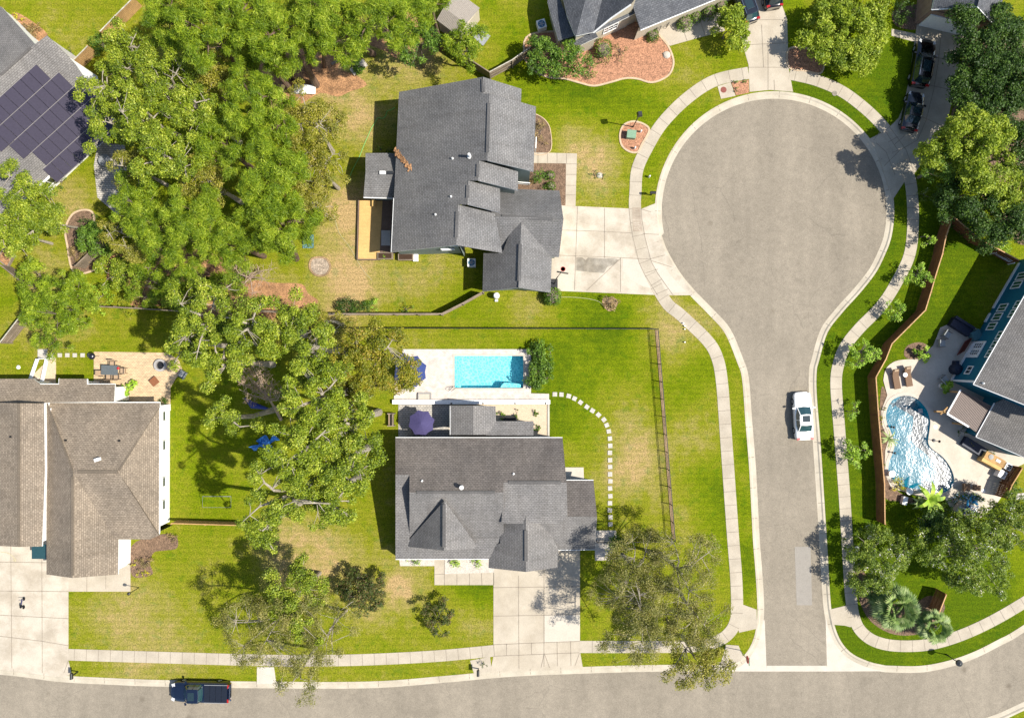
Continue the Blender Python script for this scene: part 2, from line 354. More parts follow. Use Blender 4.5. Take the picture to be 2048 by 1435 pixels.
def slab(name, pts_px, z, mat, label=None, cat=None, kind=None, group=None, parent=None, thick=.15, mside=None):
    mb = MB().prism([tuple(P(x, y, 0))[:2] for x, y in pts_px], z - thick, z)
    o = mb.build(name, mat, parent); tag(o, label, cat, group, kind); return o
def inside(pts, X, Y):
    x = np.array([p[0] for p in pts]); y = np.array([p[1] for p in pts]); r = np.zeros(X.shape, bool); n = len(x); j = n - 1
    for i in range(n):
        c = ((y[i] > Y) != (y[j] > Y)) & (X < (x[j] - x[i]) * (Y - y[i]) / (y[j] - y[i] + 1e-12) + x[i]); r ^= c; j = i
    return r
# ================================================================ SETTING: ground, road, kerb, pavements, drives
ROAD_Z = -.10
left_edge = [(1322, 470), (1332, 498), (1358, 544), (1388, 581), (1425, 619), (1460, 659), (1485, 718), (1496, 754), (1503, 841), (1511, 942), (1518, 1076), (1523, 1140), (1527, 1210), (1525, 1252), (1517, 1285), (1502, 1312), (1482, 1330), (1456, 1340)]
right_edge = [(1770, 1342), (1735, 1334), (1700, 1318), (1677, 1296), (1662, 1268), (1652, 1230), (1647, 1180), (1641, 1076), (1629, 892), (1621, 790), (1621, 741), (1626, 718), (1644, 659), (1676, 616), (1712, 576), (1744, 534), (1766, 487)]
circ = [(1549 + 227 * math.cos(a), 422 + 227 * math.sin(a)) for a in np.linspace(R(13), R(-191), 60)]
top_left = [(-4000, 1040), (-1200, 1260), (-300, 1325), (0, 1347), (113, 1361), (220, 1367), (326, 1371), (512, 1374), (738, 1374), (888, 1363), (1024, 1351), (1162, 1345), (1300, 1341), (1400, 1341)]
top_right = [(1770, 1342), (1837, 1343), (1892, 1334), (1947, 1316), (2000, 1290), (2048, 1263), (2200, 1160), (2700, 800), (4500, -400)]
edge1 = catmull(top_left, 6) + catmull(left_edge, 5) + circ[::-1]
# order: along the top of the main road, up the left side, round the circle, down the right side, on to the right
edge1 = catmull(top_left, 6) + catmull(left_edge[::-1], 5)[::-1]
edge = edge1 + []
edge = catmull(top_left, 6)[:-1] + [p for p in catmull(left_edge, 5)[::-1]] + circ[::-1] + catmull(right_edge, 5)[::-1] + catmull(top_right, 6)[1:]
bottom = [(4700, -150), (2800, 1020), (2300, 1285), (2048, 1406), (1975, 1437), (1850, 1475), (1700, 1498), (1200, 1502), (700, 1530), (300, 1525), (-300, 1480), (-1200, 1420), (-4000, 1200)]
bot_c = catmull(bottom, 6)
EDGE = [tuple(P(*p))[:2] for p in edge]; BOT = [tuple(P(*p))[:2] for p in bot_c]
ROADPOLY = EDGE + BOT
# --- road sheet
mb = MB(); mb.face([(x, y, ROAD_Z) for x, y in ROADPOLY]); o = mb.build('road', 'asphalt', org=(0, 0, 0)); tag(o, 'grey asphalt street with a round turning circle', 'road', kind='structure')
# --- kerb
mb = MB(); Ls = 1
A = EDGE; area = sum(A[i][0] * A[i + 1][1] - A[i + 1][0] * A[i][1] for i in range(len(A) - 1))
def kerb_strip(mb, pts, sgn):
    ribbon(mb, pts, [-.10 * sgn, .0, .30 * sgn, .42 * sgn, .62 * sgn], [ROAD_Z + .004, ROAD_Z + .006, ROAD_Z + .03, .014, .018])
# outward side of EDGE: test
def side_sign(pts, poly):
    i = len(pts) // 2; q = offset_line(pts, .3)[i]
    return -1 if inside(poly, np.array([q[0]]), np.array([q[1]]))[0] else 1
sg = side_sign(EDGE, ROADPOLY); kerb_strip(mb, EDGE, sg); sb = side_sign(BOT, ROADPOLY); kerb_strip(mb, BOT, sb)
o = mb.build('kerb', 'kerb', org=(0, 0, 0)); tag(o, 'pale rolled concrete kerb round the street', 'kerb', kind='structure')
mbj = MB()
def cross_joints(mb, pts, d0, d1, step, z, w=.035, start=.6, zz=None):
    acc = 0; nxt = start
    a0 = offset_line(pts, d0); a1 = offset_line(pts, d1)
    for i in range(len(pts) - 1):
        s = math.dist(pts[i], pts[i + 1])
        while nxt <= acc + s and s > 0:
            t = (nxt - acc) / s
            p = [a0[i][k] + (a0[i + 1][k] - a0[i][k]) * t for k in (0, 1)]; q = [a1[i][k] + (a1[i + 1][k] - a1[i][k]) * t for k in (0, 1)]
            if abs(p[0]) < 56 and abs(p[1]) < 42:
                z0 = z; z1 = z if zz is None else zz
                ux, uy = pts[i + 1][0] - pts[i][0], pts[i + 1][1] - pts[i][1]; l = math.hypot(ux, uy); ux *= w / 2 / l; uy *= w / 2 / l
                mb.face([(p[0] - ux, p[1] - uy, z0), (q[0] - ux, q[1] - uy, z1), (q[0] + ux, q[1] + uy, z1), (p[0] + ux, p[1] + uy, z0)])
            nxt += step
        acc += s
cross_joints(mbj, EDGE, .42 * sg, .62 * sg, 3.05, .023, .05)
cross_joints(mbj, EDGE, .02 * sg, .30 * sg, 3.05, ROAD_Z + .014, .05, zz=ROAD_Z + .038)
mbj.build('joint', 'joint', parent=o)
# --- concrete aprons where the street meets the main road
def poly_at(mb, pts, z, mi=0): mb.face([tuple(P(x, y, 0))[:2] + (z,) for x, y in pts][::-1], mi)
mb = MB()
poly_at(mb, catmull([(1524, 1240), (1520, 1270), (1512, 1295), (1496, 1318), (1478, 1334), (1440, 1342)], 4) + [(1480, 1342.5), (1534, 1342.5), (1530, 1240)], ROAD_Z + .006)
poly_at(mb, [(1534, 1331), (1655, 1331), (1655, 1342.5), (1534, 1342.5)], ROAD_Z + .006)
poly_at(mb, catmull([(1653, 1235), (1663, 1270), (1678, 1297), (1700, 1318), (1735, 1334), (1770, 1342)], 4) + [(1655, 1342.5), (1652, 1240)], ROAD_Z + .006)
o = mb.build('gutter_apron', 'coping', org=(0, 0, 0)); tag(o, 'white concrete gutter apron at the junction', 'gutter', kind='structure')
slab('road_patch', [(1590, 1093), (1622, 1093), (1625, 1210), (1594, 1210)], ROAD_Z + .008, 'road_patch', 'lighter rectangular asphalt repair patch', 'road patch', 'structure', thick=.006)

# --- the ground: one sheet with lawn masks, cut back under the kerb
DRY = [(680, 230, 40, .6), (860, 560, 60, .4), (790, 590, 50, .5), (600, 1150, 60, .6), (800, 130, 60, .4), (1120, 640, 50, .3), (700, 190, 60, .7), (740, 250, 60, .7), (640, 150, 45, .7), (870, 125, 60, .7), (720, 400, 70, .9), (700, 540, 60, .8), (690, 570, 50, .7), (680, 640, 50, .6), (880, 560, 55, .35),
       (1170, 300, 55, .9), (1140, 270, 40, .7), (1200, 330, 40, .7), (1220, 395, 50, .6), (1300, 610, 55, .7), (1100, 600, 90, .6), (1340, 690, 50, .8), (1380, 640, 45, .7), (1050, 630, 40, .5),
       (1230, 760, 75, .55), (1260, 860, 70, .6), (1230, 960, 70, .75), (1290, 930, 45, .7), (1400, 880, 55, .6), (1440, 800, 40, .5), (1370, 1000, 40, .6), (1460, 650, 40, .5), (1480, 600, 35, .6),
       (900, 690, 120, .35), (1130, 900, 35, .6), (640, 1110, 80, .9), (560, 1100, 80, .6), (760, 1180, 80, .6), (840, 1160, 60, .5), (780, 1230, 60, .35), (960, 1240, 45, .6), (900, 1240, 50, .5), (900, 1340, 60, .3), (700, 1340, 90, .35), (280, 1335, 80, .45),
       (300, 1240, 130, .62), (250, 1170, 60, .3), (420, 1120, 60, .3), (170, 1240, 40, .3), (120, 640, 90, .45), (40, 650, 70, .3), (110, 680, 60, .5), (150, 400, 55, .8), (90, 520, 55, .55), (330, 70, 60, .5), (100, 30, 50, .45), (170, 60, 40, .6),
       (1440, 100, 60, .35), (1390, 170, 40, .3), (1350, 150, 40, .3), (1330, 1100, 60, .3), (640, 30, 60, .6), (960, 60, 40, .3), (660, 480, 60, .3), (1490, 960, 15, .5), (1470, 760, 14, .6), (1700, 170, 30, .3), (1330, 340, 20, .4)]
LUSH = [(1100, 180, 90, .7), (1180, 160, 80, .6), (1250, 210, 60, .5), (1460, 120, 30, .7), (1390, 250, 60, .8), (1310, 330, 40, .7), (1220, 620, 80, .8), (1170, 650, 80, .9), (1150, 720, 90, .8), (1120, 850, 90, .9), (1150, 1020, 80, .3), (1290, 760, 50, .8), (1400, 750, 60, .7), (1420, 1000, 60, .8), (1500, 900, 20, .6), (1490, 1100, 25, .9), (1500, 1150, 30, 1),
        (1660, 900, 160, 1.1), (1650, 700, 90, 1.1), (1700, 1000, 120, 1.1), (1800, 500, 110, 1.1), (1830, 640, 120, 1.1), (1870, 560, 60, 1.0), (1900, 480, 60, 1), (1720, 620, 70, 1), (1760, 1290, 150, 1.2), (1950, 1250, 150, 1.2), (1870, 1320, 120, 1.2), (1830, 1080, 100, 1.1), (1700, 230, 110, 1.0), (1800, 150, 100, 1.1), (1620, 190, 60, 1), (1590, 30, 60, .5), (1750, 1200, 80, 1), (1850, 430, 90, 1),
        (950, 640, 80, .3), (900, 610, 60, .4), (820, 600, 60, .3), (1000, 690, 100, .3), (930, 1150, 55, .8), (970, 1190, 50, .8), (840, 1280, 90, .35), (690, 1270, 80, .3), (480, 1150, 60, .45), (400, 900, 130, .3), (1010, 70, 60, .4), (430, 1010, 60, .3), (180, 730, 70, .6), (30, 720, 40, .3), (15, 600, 30, .8), (160, 15, 60, .4), (350, 1120, 60, .4)]
BARE = [(720, 450, 60, .5), (700, 560, 35, .6), (870, 520, 20, .6), (1120, 400, 5, .3), (790, 1165, 16, .9), (810, 1180, 14, .9), (640, 150, 40, .8), (700, 110, 40, .6), (790, 60, 60, .8), (560, 180, 60, .9), (690, 420, 45, .5), (480, 590, 70, .6), (600, 620, 70, .5)]
gx = np.arange(-58, 58.01, .5); gy = np.arange(-43, 43.01, .5); X, Y = np.meshgrid(gx, gy)
px = X * 20 + 1024; py = 717.5 - Y * 20
def mask(L):
    m = np.zeros(X.shape)
    for a, b, r, w in L: m += w * np.exp(-((px - a) ** 2 + (py - b) ** 2) / (2 * (r * .75) ** 2))
    return m
dry = np.clip(mask(DRY), 0, 1.2) + np.clip(mask(BARE), 0, 1) * .9; lush = np.clip(mask(LUSH), 0, 1.25)
shr = offset_line(EDGE, .52 * sg); shb = offset_line(BOT, .52 * sb); RP = shr + shb
def snap(line, X, Y, ins):
    A_ = np.array(line); ii = np.argwhere(ins)
    for a, b in ii:
        x, y = X[a, b], Y[a, b]; d2 = (A_[:, 0] - x) ** 2 + (A_[:, 1] - y) ** 2; k = int(d2.argmin())
        if d2[k] > 2.2 ** 2: continue
        best = None
        for m in (k - 1, k):
            if m < 0 or m + 1 >= len(A_): continue
            p, q = A_[m], A_[m + 1]; t = np.clip(((x - p[0]) * (q[0] - p[0]) + (y - p[1]) * (q[1] - p[1])) / (((q - p) ** 2).sum() + 1e-12), 0, 1); s_ = p + (q - p) * t; dd_ = (s_[0] - x) ** 2 + (s_[1] - y) ** 2
            if best is None or dd_ < best[0]: best = (dd_, s_)
        if best[0] < .72 ** 2: Xs[a, b], Ys[a, b] = best[1]
isin = inside(RP, X, Y); Xs, Ys = X.copy(), Y.copy(); snap(shr, X, Y, isin); snap(shb, X, Y, isin); cx = (X[:-1, :-1] + X[1:, 1:]) / 2; cy = (Y[:-1, :-1] + Y[1:, 1:]) / 2
POOLS = [[(909, 711), (1047, 711), (1047, 776), (909, 776)]]
kid = catmull([(1772, 822), (1783, 800), (1806, 790), (1832, 796), (1852, 816), (1860, 840), (1858, 864), (1856, 884), (1864, 897), (1885, 913), (1901, 935), (1908, 958), (1902, 975), (1884, 985), (1850, 984), (1820, 976), (1795, 968), (1778, 950), (1776, 928), (1784, 905), (1788, 886), (1780, 862), (1772, 842)], 4, True)
POOLS.append(kid)
keep = ~(isin[:-1, :-1] & isin[1:, :-1] & isin[:-1, 1:] & isin[1:, 1:])
for pl in POOLS:
    q = [tuple(P(*p))[:2] for p in pl]; i2 = inside(q, X, Y); keep &= ~(i2[:-1, :-1] | i2[1:, :-1] | i2[:-1, 1:] | i2[1:, 1:])
nx, ny = len(gx), len(gy); idx = np.arange(nx * ny).reshape(ny, nx)
F = np.stack([idx[:-1, :-1], idx[:-1, 1:], idx[1:, 1:], idx[1:, :-1]], -1)[keep]
V = np.stack([Xs, Ys, np.zeros_like(X)], -1).reshape(-1, 3)
ex = [(-400, -400), (400, -400), (400, -43), (-400, -43), (-400, 43), (400, 43), (400, 400), (-400, 400), (-58, -43), (-58, 43), (58, -43), (58, 43)]
nb = len(V); V2 = np.array([(x, y, -.14) for x, y in ex], float); Vall = np.vstack([V, V2])
faces = F.tolist() + [[nb, nb + 1, nb + 2, nb + 3], [nb + 4, nb + 5, nb + 6, nb + 7], [nb + 3, nb + 8, nb + 9, nb + 4], [nb + 10, nb + 2, nb + 5, nb + 11]]
def rim(ids):
    for a_, b_ in zip(ids, ids[1:]):
        ya, xa = divmod(a_, nx); yb, xb = divmod(b_, nx)
        if isin[ya, xa] or isin[yb, xb]: continue
        k = len(rimv) + nb + len(ex); rimv.extend([(*V[a_][:2], -.15), (*V[b_][:2], -.15)]); faces.append([a_, b_, k + 1, k])
rimv = []; rim(idx[0].tolist()); rim(idx[-1].tolist()); rim(idx[:, 0].tolist()); rim(idx[:, -1].tolist())
Vall = np.vstack([Vall, np.array(rimv)])
me = bpy.data.meshes.new('ground'); me.from_pydata(Vall.tolist(), [], faces)
for nm, mk in (('dry', dry), ('lush', lush)):
    a = me.attributes.new(nm, 'FLOAT', 'POINT'); a.data.foreach_set('value', np.concatenate([mk.reshape(-1), np.full(len(ex) + len(rimv), .5)]))
me.materials.append(MATS['grass']); g = bpy.data.objects.new('ground', me); col.objects.link(g)
tag(g, 'lawns round the houses, green with dry tan patches', 'lawn', kind='structure')

# --- pavements
def pavement(name, ctr, w, label, step=1.3, mat='concrete_walk', z=.03, js=.6, wj=.045):
    pts = [tuple(P(*p))[:2] for p in catmull(ctr, 6)]
    mb = MB(); ribbon(mb, pts, [-w / 2 - .01, -w / 2, w / 2, w / 2 + .01], [-.02, z, z, -.02])
    o = mb.build(name, mat, org=(0, 0, 0)); tag(o, label, 'pavement', kind='structure')
    j = MB(); cross_joints(j, pts, -w / 2, w / 2, step, z + .005, wj, js); j.build('joint', 'joint', parent=o); return o
walkA = [(1497, 146), (1430, 161), (1375, 196), (1325, 246), (1295, 294), (1275, 338), (1271, 383), (1270, 417), (1276, 471), (1292, 529), (1331, 602), (1362, 630), (1415, 681), (1435, 717), (1444, 766), (1451, 860), (1465, 1060), (1472, 1150), (1474, 1215), (1470, 1245), (1455, 1268), (1430, 1283), (1400, 1290), (1315, 1292.5), (1159, 1292.5)]
pavement('pavement', walkA, 1.2, 'curved concrete footpath on the near side of the turning circle', 1.35)
pavement('pavement', [(137, 1308), (300, 1313), (512, 1319), (620, 1320), (733, 1318), (870, 1311), (990, 1300)], 1.15, 'straight concrete footpath along the front lawns', 1.2)
walkC = [(1579, 148), (1630, 160), (1680, 181), (1720, 209), (1756, 242), (1785, 278), (1802, 318), (1820, 360), (1826, 430), (1820, 505), (1795, 561), (1763, 611), (1720, 655), (1692, 690), (1678, 724), (1672, 766), (1678, 850), (1688, 980), (1695, 1090), (1702, 1195), (1712, 1245), (1735, 1273), (1768, 1287), (1812, 1291), (1862, 1287), (1920, 1270), (1982, 1242), (2048, 1204), (2150, 1140), (2250, 1075)]
pavement('pavement', walkC, 1.15, 'curved concrete footpath beside the wooden fence', 1.2, 'concrete_walk')
def drive(name, pts, joints, label, mat='concrete', z=.022, cat='driveway', jw=.05):
    o = slab(name, pts, z, mat, label, cat, 'structure', thick=.1)
    if joints:
        j = MB()
        for ln in joints:
            q = [tuple(P(*p))[:2] for p in ln]; ribbon(j, q, [-jw / 2, jw / 2], [z + .012] * 2)
        j.build('joint', 'joint', parent=o)
    return o
drive('driveway', [(1090, 411), (1126, 411), (1258, 417), (1282, 418), (1312, 406), (1315, 440), (1320, 470), (1330, 500), (1356, 546), (1386, 583), (1390, 590), (1346, 590.5), (1318, 590), (1128, 582), (1090, 582)],
      [[(1155, 413), (1149, 580)], [(1209, 416), (1209, 516)], [(1120, 460), (1208, 463), (1264, 466)], [(1285, 467), (1318, 469)], [(1105, 510), (1210, 514), (1276, 517), (1299, 518)], [(1241, 515), (1241, 584)], [(1241, 517), (1173, 581)],
       [(1299, 518), (1330, 510)], [(1302, 521), (1343, 534)], [(1258, 417), (1260, 440), (1266, 475), (1278, 525), (1290, 550), (1315, 590)], [(1282, 418), (1284, 440), (1290, 475), (1302, 522), (1316, 548), (1347, 591)], [(1291, 546), (1316, 538)], [(1302, 571), (1322, 559)], [(1312, 588), (1336, 578)], [(1282, 418), (1302, 424)]], 'wide concrete driveway beside the turning circle', 'concrete_pale')
slab('driveway_patch', [(1246, 517), (1276, 519), (1299, 568), (1306, 577), (1286, 573), (1262, 560), (1244, 540)], .028, 'concrete_clean', 'bleached patch of drive', 'driveway patch', 'structure', thick=.005)
slab('driveway_patch', [(1302, 524), (1330, 535), (1345, 555), (1372, 583), (1342, 585)], .028, 'concrete_clean', 'bleached patch of apron', 'driveway patch', 'structure', thick=.005)
slab('stain', [(1153, 514), (1165, 515), (1171, 520), (1176, 515), (1212, 517), (1230, 516), (1238, 520), (1228, 530), (1214, 534), (1208, 546), (1190, 545), (1152, 541)], .030, 'concrete_dirty', 'grey damp stain on the driveway', 'stain', 'structure', thick=.004)
# stamped panel with letter-like strokes in the footpath crossing
o = slab('stamped_panel', [(1264, 415), (1280, 415), (1285, 463), (1266, 463)], .038, 'concrete_pad', 'tan panel with worn raised lettering in the driveway crossing', 'stamped panel', 'structure', thick=.02)
mb = MB()
def stroke(mb, ln, w=.05, z=.043):
    q = [tuple(P(*p))[:2] for p in ln]; ribbon(mb, q, [-w / 2, w / 2], [z, z])
for ln in ([(1266.5, 418.5), (1276, 420.5), (1269, 423.5), (1277, 424.5)], [(1267, 427), (1278, 426.5)], [(1268, 430), (1278, 429)], [(1267, 433), (1278, 432), (1270, 437), (1278, 437)], [(1266, 440), (1279, 440)], [(1267, 446), (1279, 445)], [(1271, 442.5), (1271, 444)], [(1267, 450), (1273, 448.5), (1271, 452)], [(1275, 449), (1281, 451)], [(1268, 456), (1280, 454)], [(1268, 460), (1274, 459.5)], [(1276, 457), (1281, 461)]): stroke(mb, ln)
mb.build('lettering', 'concrete_pale', parent=o)
drive('driveway', [(987, 1090), (1120, 1090), (1160, 1090), (1160, 1302), (1166, 1336), (1100, 1338.5), (1024, 1340.5), (980, 1345), (987, 1311)],
      [[(1037, 1150), (1038, 1336)], [(1088, 1140), (1088, 1332)], [(1088, 1308), (1082, 1334)], [(1090, 1309), (1099, 1334)], [(987, 1174), (1160, 1172)], [(987, 1231), (1160, 1228)], [(987, 1288), (1159, 1281)], [(987, 1311), (1158, 1304)], [(1013, 1286), (1013, 1310)], [(1063, 1284), (1063, 1307)], [(1114, 1282), (1115, 1331)], [(1141, 1281), (1142, 1330)], [(1159, 1305), (1150, 1330)]], 'concrete driveway in front of the corner house', 'concrete')
slab('driveway_patch', [(1089, 1229.5), (1159.5, 1228), (1159.5, 1281), (1089, 1283)], .028, 'concrete_clean', 'newer pale slab in the driveway', 'driveway slab', 'structure', thick=.005)
drive('driveway', [(-60, 1080), (137, 1080), (137, 1320), (144, 1349), (113, 1352), (0, 1338), (-60, 1334)],
      [[(22, 1092), (24, 1335)], [(84, 1100), (85, 1345)], [(-60, 1122), (137, 1125)], [(-60, 1180), (137, 1182)], [(-60, 1229), (0, 1229), (137, 1236)], [(-60, 1268), (0, 1271), (84, 1281), (137, 1290)], [(137, 1320), (128, 1345)]], 'broad weathered concrete driveway at the tan house', 'concrete_pale')
drive('driveway', [(1470, -60), (1470, 30), (1484, 85), (1497, 130), (1499, 184), (1540, 180), (1586, 184), (1577, 135), (1574, 38), (1558, -4), (1555, -60)],
      [[(1497, 135), (1578, 135)], [(1492, 90), (1577, 86)], [(1523, 50), (1527, 135)], [(1536, 86), (1536, 180)], [(1480, 40), (1574, 40)], [(1548, 160), (1549, 182)]], 'driveway at the head of the turning circle', 'concrete')
drive('driveway', [(1834, 46), (1828, 90), (1817, 163), (1807, 213), (1797, 236), (1779, 254), (1770, 262), (1738, 278), (1753, 304), (1768, 345), (1779, 380), (1786, 398), (1807, 366), (1827, 349), (1862, 301), (1870, 283), (1882, 266), (1897, 231), (1910, 176), (1920, 108), (1947, 58), (1948, 40)],
      [[(1883, 55), (1877, 120), (1867, 180), (1852, 240), (1835, 280), (1800, 300), (1768, 332)], [(1828, 105), (1914, 125)], [(1820, 162), (1906, 181)], [(1808, 218), (1884, 252)], [(1752, 286), (1772, 304), (1790, 350)], [(1779, 254), (1812, 300), (1828, 345)], [(1747, 281), (1760, 263)], [(1770, 262), (1795, 300)], [(1788, 290), (1808, 272)], [(1800, 338), (1818, 322)]], 'long concrete driveway with two black cars', 'concrete_walk')
slab('footpath', [(1783, 58), (1832, 68), (1829, 84), (1783, 72)], .02, 'concrete_walk', 'short path beside the upper driveway', 'path', 'structure', thick=.05)
# walks to front doors and other hard surfaces
drive('footpath', [(869, 1118), (889, 1118), (889, 1147), (988, 1144), (988, 1169), (869, 1169)], [[(889, 1118), (889, 1169)], [(914, 1147), (914, 1169)], [(939, 1146), (939, 1169)], [(963, 1145), (964, 1169)], [(869, 1148), (889, 1147)]], 'front walk of the corner house', 'concrete', cat='path')
drive('footpath', [(137, 1145), (236, 1142), (236, 1128), (261, 1128), (261, 1182), (137, 1182)], [[(174, 1150), (174, 1182)], [(212, 1148), (212, 1177)]], 'front walk of the tan house', 'concrete', cat='path')
drive('footpath', [(1062, 305), (1154, 307), (1151, 412), (1131, 411), (1132, 327), (1062, 326)], [[(1076, 305), (1076, 326)], [(1095, 306), (1095, 327)], [(1114, 306), (1114, 327)], [(1133, 307), (1133, 327)], [(1132, 328), (1153, 328)], [(1132, 349), (1152, 349)], [(1131, 371), (1152, 371)], [(1131, 390), (1151, 390)]], 'right-angled front walk of the dark roofed house', 'concrete', cat='path')
drive('footpath', [(1275, 55), (1322, 40), (1400, 28), (1440, 25), (1450, 62), (1400, 75), (1340, 92)], [[(1365, 55), (1374, 82)], [(1400, 40), (1410, 72)]], 'curved walk under the gutter of the slate house', 'concrete', cat='path')
slab('footpath', [(1659, 1218), (1700, 1208), (1716, 1246), (1700, 1253), (1690, 1250), (1664, 1248)], .026, 'concrete_walk', 'kerb ramp on the far corner', 'ramp', 'structure', thick=.05)
slab('footpath', [(1486, 1208), (1513, 1218), (1514, 1256), (1478, 1264), (1470, 1225)], .026, 'concrete_walk', 'kerb ramp on the near corner', 'ramp', 'structure', thick=.05)
slab('footpath', [(1452, 1288), (1477, 1290), (1487, 1314), (1468, 1328), (1440, 1330)], .026, 'concrete_walk', 'kerb ramp by the main road', 'ramp', 'structure', thick=.05)
slab('verge_slab', [(514, 1333), (548, 1333), (553, 1366), (514, 1367)], .024, 'coping', 'white concrete slab crossing the verge', 'slab', 'structure', thick=.05)
slab('verge_slab', [(980, 1312), (940, 1320), (948, 1346), (984, 1343)], .016, 'concrete_walk', 'pale gravel round the mailbox', 'gravel', 'structure', thick=.05)
slab('inlet_pad', [(1435, 173), (1461, 165), (1471, 192), (1442, 198)], .034, 'concrete', 'square concrete storm drain pad', 'pad', 'structure', thick=.05)
slab('deck_pool', [(808, 698), (1062, 698), (1064, 786), (1098, 786), (1098, 799), (788, 799), (788, 760), (800, 720)], .05, 'paver_white', 'pale paver pool terrace', 'terrace', 'structure', thick=.1) if False else None
mb = MB()
def rect_hole(mb, outer, hole, z, mi=0):
    ov = [P(*p) for p in outer]; hv = [P(*p) for p in hole]
    tris = geometry.tessellate_polygon([[Vector((p.x, p.y, 0)) for p in ov], [Vector((p.x, p.y, 0)) for p in hv]])
    al = ov + hv; mb.add([(p.x, p.y, z) for p in al], [tuple(t) for t in tris], mi)
rect_hole(mb, [(806, 698), (1060, 698), (1062, 712), (1062, 786), (1098, 787), (1098, 799), (788, 799), (790, 740)], [(908, 710), (1048, 710), (1048, 777), (908, 777)], .08)
mb.prism([tuple(P(*p))[:2] for p in [(806, 698), (1060, 698), (1060, 699), (806, 699)]], 0, .079)
o = mb.build('terrace', 'paver_white', org=(0, 0, 0)); tag(o, 'pale paver terrace round the rectangular pool', 'terrace', kind='structure')
slab('terrace', [(797, 805), (898, 805), (898, 876), (797, 876)], .04, 'paver_grey', 'grey paver patio under the purple umbrella', 'terrace', 'structure')
slab('gravel_bed', [(895, 805), (1099, 805), (1099, 876), (895, 876)], .03, 'gravel_tan', 'tan gravel bed behind the corner house', 'gravel', 'structure')
slab('gravel_bed', [(798, 1112), (869, 1112), (869, 1131), (800, 1131)], .02, 'gravel', 'gravel strip under the front windows', 'gravel', 'structure')
slab('gravel_bed', [(889, 1112), (990, 1112), (988, 1144), (889, 1147)], .024, 'gravel', 'pale gravel square by the front door', 'gravel', 'structure')
slab('gravel_bed', [(1190, 1060), (1232, 1060), (1234, 1080), (1218, 1120), (1190, 1120)], .02, 'gravel', 'speckled gravel by the garage corner', 'gravel', 'structure')
slab('side_pad', [(1128, 934), (1167, 934), (1168, 962), (1128, 962)], .04, 'coping', 'small white side door pad', 'pad', 'structure')
slab('terrace', [(188, 703), (335, 705), (358, 720), (366, 742), (352, 756), (341, 775), (341, 812), (188, 812)], .04, 'paver_tan', 'tan paver patio behind the tan house', 'terrace', 'structure')
slab('terrace', [(55, 760), (100, 716), (112, 716), (112, 770)], .02, 'gravel_tan', 'tan side step by the white stair rails', 'terrace', 'structure')
slab('terrace', [(196, 285), (250, 290), (260, 420), (235, 430), (195, 395), (188, 330)], .03, 'paver_grey', 'shaded grey stone patio under the trees', 'terrace', 'structure')
# kidney pool terrace
mb = MB()
ko = catmull([(1770, 742), (1784, 724), (1806, 718), (1838, 722), (1862, 736), (1850, 700)], 3)
outerK = catmull([(1766, 760), (1772, 736), (1790, 722), (1815, 718)], 4) + [(1838, 718), (1866, 690), (1880, 655), (1896, 648), (1920, 642), (1960, 660), (2000, 760), (2060, 860), (2060, 920), (2030, 935), (2008, 985), (1990, 1010), (1960, 1035), (1935, 1033), (1905, 1022), (1890, 998), (1860, 1000), (1815, 985), (1782, 975), (1768, 945), (1770, 900), (1776, 880), (1764, 850), (1762, 820), (1774, 790)]
kin = catmull([(1772, 822), (1783, 800), (1806, 790), (1832, 796), (1852, 816), (1860, 840), (1858, 864), (1856, 884), (1864, 897), (1885, 913), (1901, 935), (1908, 958), (1902, 975), (1884, 985), (1850, 984), (1820, 976), (1795, 968), (1778, 950), (1776, 928), (1784, 905), (1788, 886), (1780, 862), (1772, 842)], 4, True)
rect_hole(mb, outerK, kin, .06); o = mb.build('terrace', 'deck_pool', org=(0, 0, 0)); tag(o, 'smooth concrete terrace round the kidney pool', 'terrace', kind='structure')
j = MB()
for ln in ([(1834, 730), (1890, 765)], [(1976, 922), (1946, 975)], [(2010, 955), (1976, 925)]): stroke(j, ln, .05, .066)
j.build('joint', 'coping', parent=o)
# planting beds
def bed(pts, z, mat, label, closed_pts=None, edging=True, n=5, ew=.18, em='edging'):
    c = catmull(pts, n, True); o = slab('planting_bed', c, z, mat, label, 'planting bed', 'structure')
    if edging:
        w = [tuple(P(*p))[:2] for p in c]; e = MB(); ribbon(e, w, [-ew / 2, -ew / 2, ew / 2, ew / 2], [0, z + .05, z + .05, 0], closed=True); e.build('edging', em, parent=o)
    return o
bed([(1048, 108), (1055, 126), (1072, 144), (1098, 155), (1130, 158), (1160, 166), (1188, 172), (1220, 165), (1250, 157), (1275, 158), (1300, 165), (1322, 160), (1340, 147), (1347, 125), (1340, 100), (1328, 82), (1300, 55), (1250, 40), (1150, 60), (1060, 70)], .03, 'mulch', 'large pink mulch bed before the slate house')
bed([(1268, 243), (1290, 250), (1298, 262), (1284, 288), (1275, 304), (1258, 303), (1243, 290), (1240, 268), (1248, 250)], .03, 'mulch', 'small round mulch island with the utility box')
bed([(1578, 98), (1620, 98), (1640, 108), (1648, 126), (1640, 147), (1610, 142), (1578, 135)], .03, 'mulch', 'mulch bed beside the round shade tree')
slab('planting_bed', [(1462, 165), (1497, 160), (1498, 186), (1472, 191)], .034, 'mulch', 'small square planter bed beside the drain pad', 'planting bed', 'structure')
bed([(1070, 228), (1090, 240), (1101, 262), (1100, 303), (1064, 303), (1062, 230)], .02, 'mulch_brown', 'narrow brown bed at the dark roofed house', edging=True, ew=.08)
slab('planting_bed', [(1030, 326), (1132, 327), (1131, 411), (1030, 411)], .018, 'mulch_brown', 'brown bark bed by the porch steps', 'planting bed', 'structure')
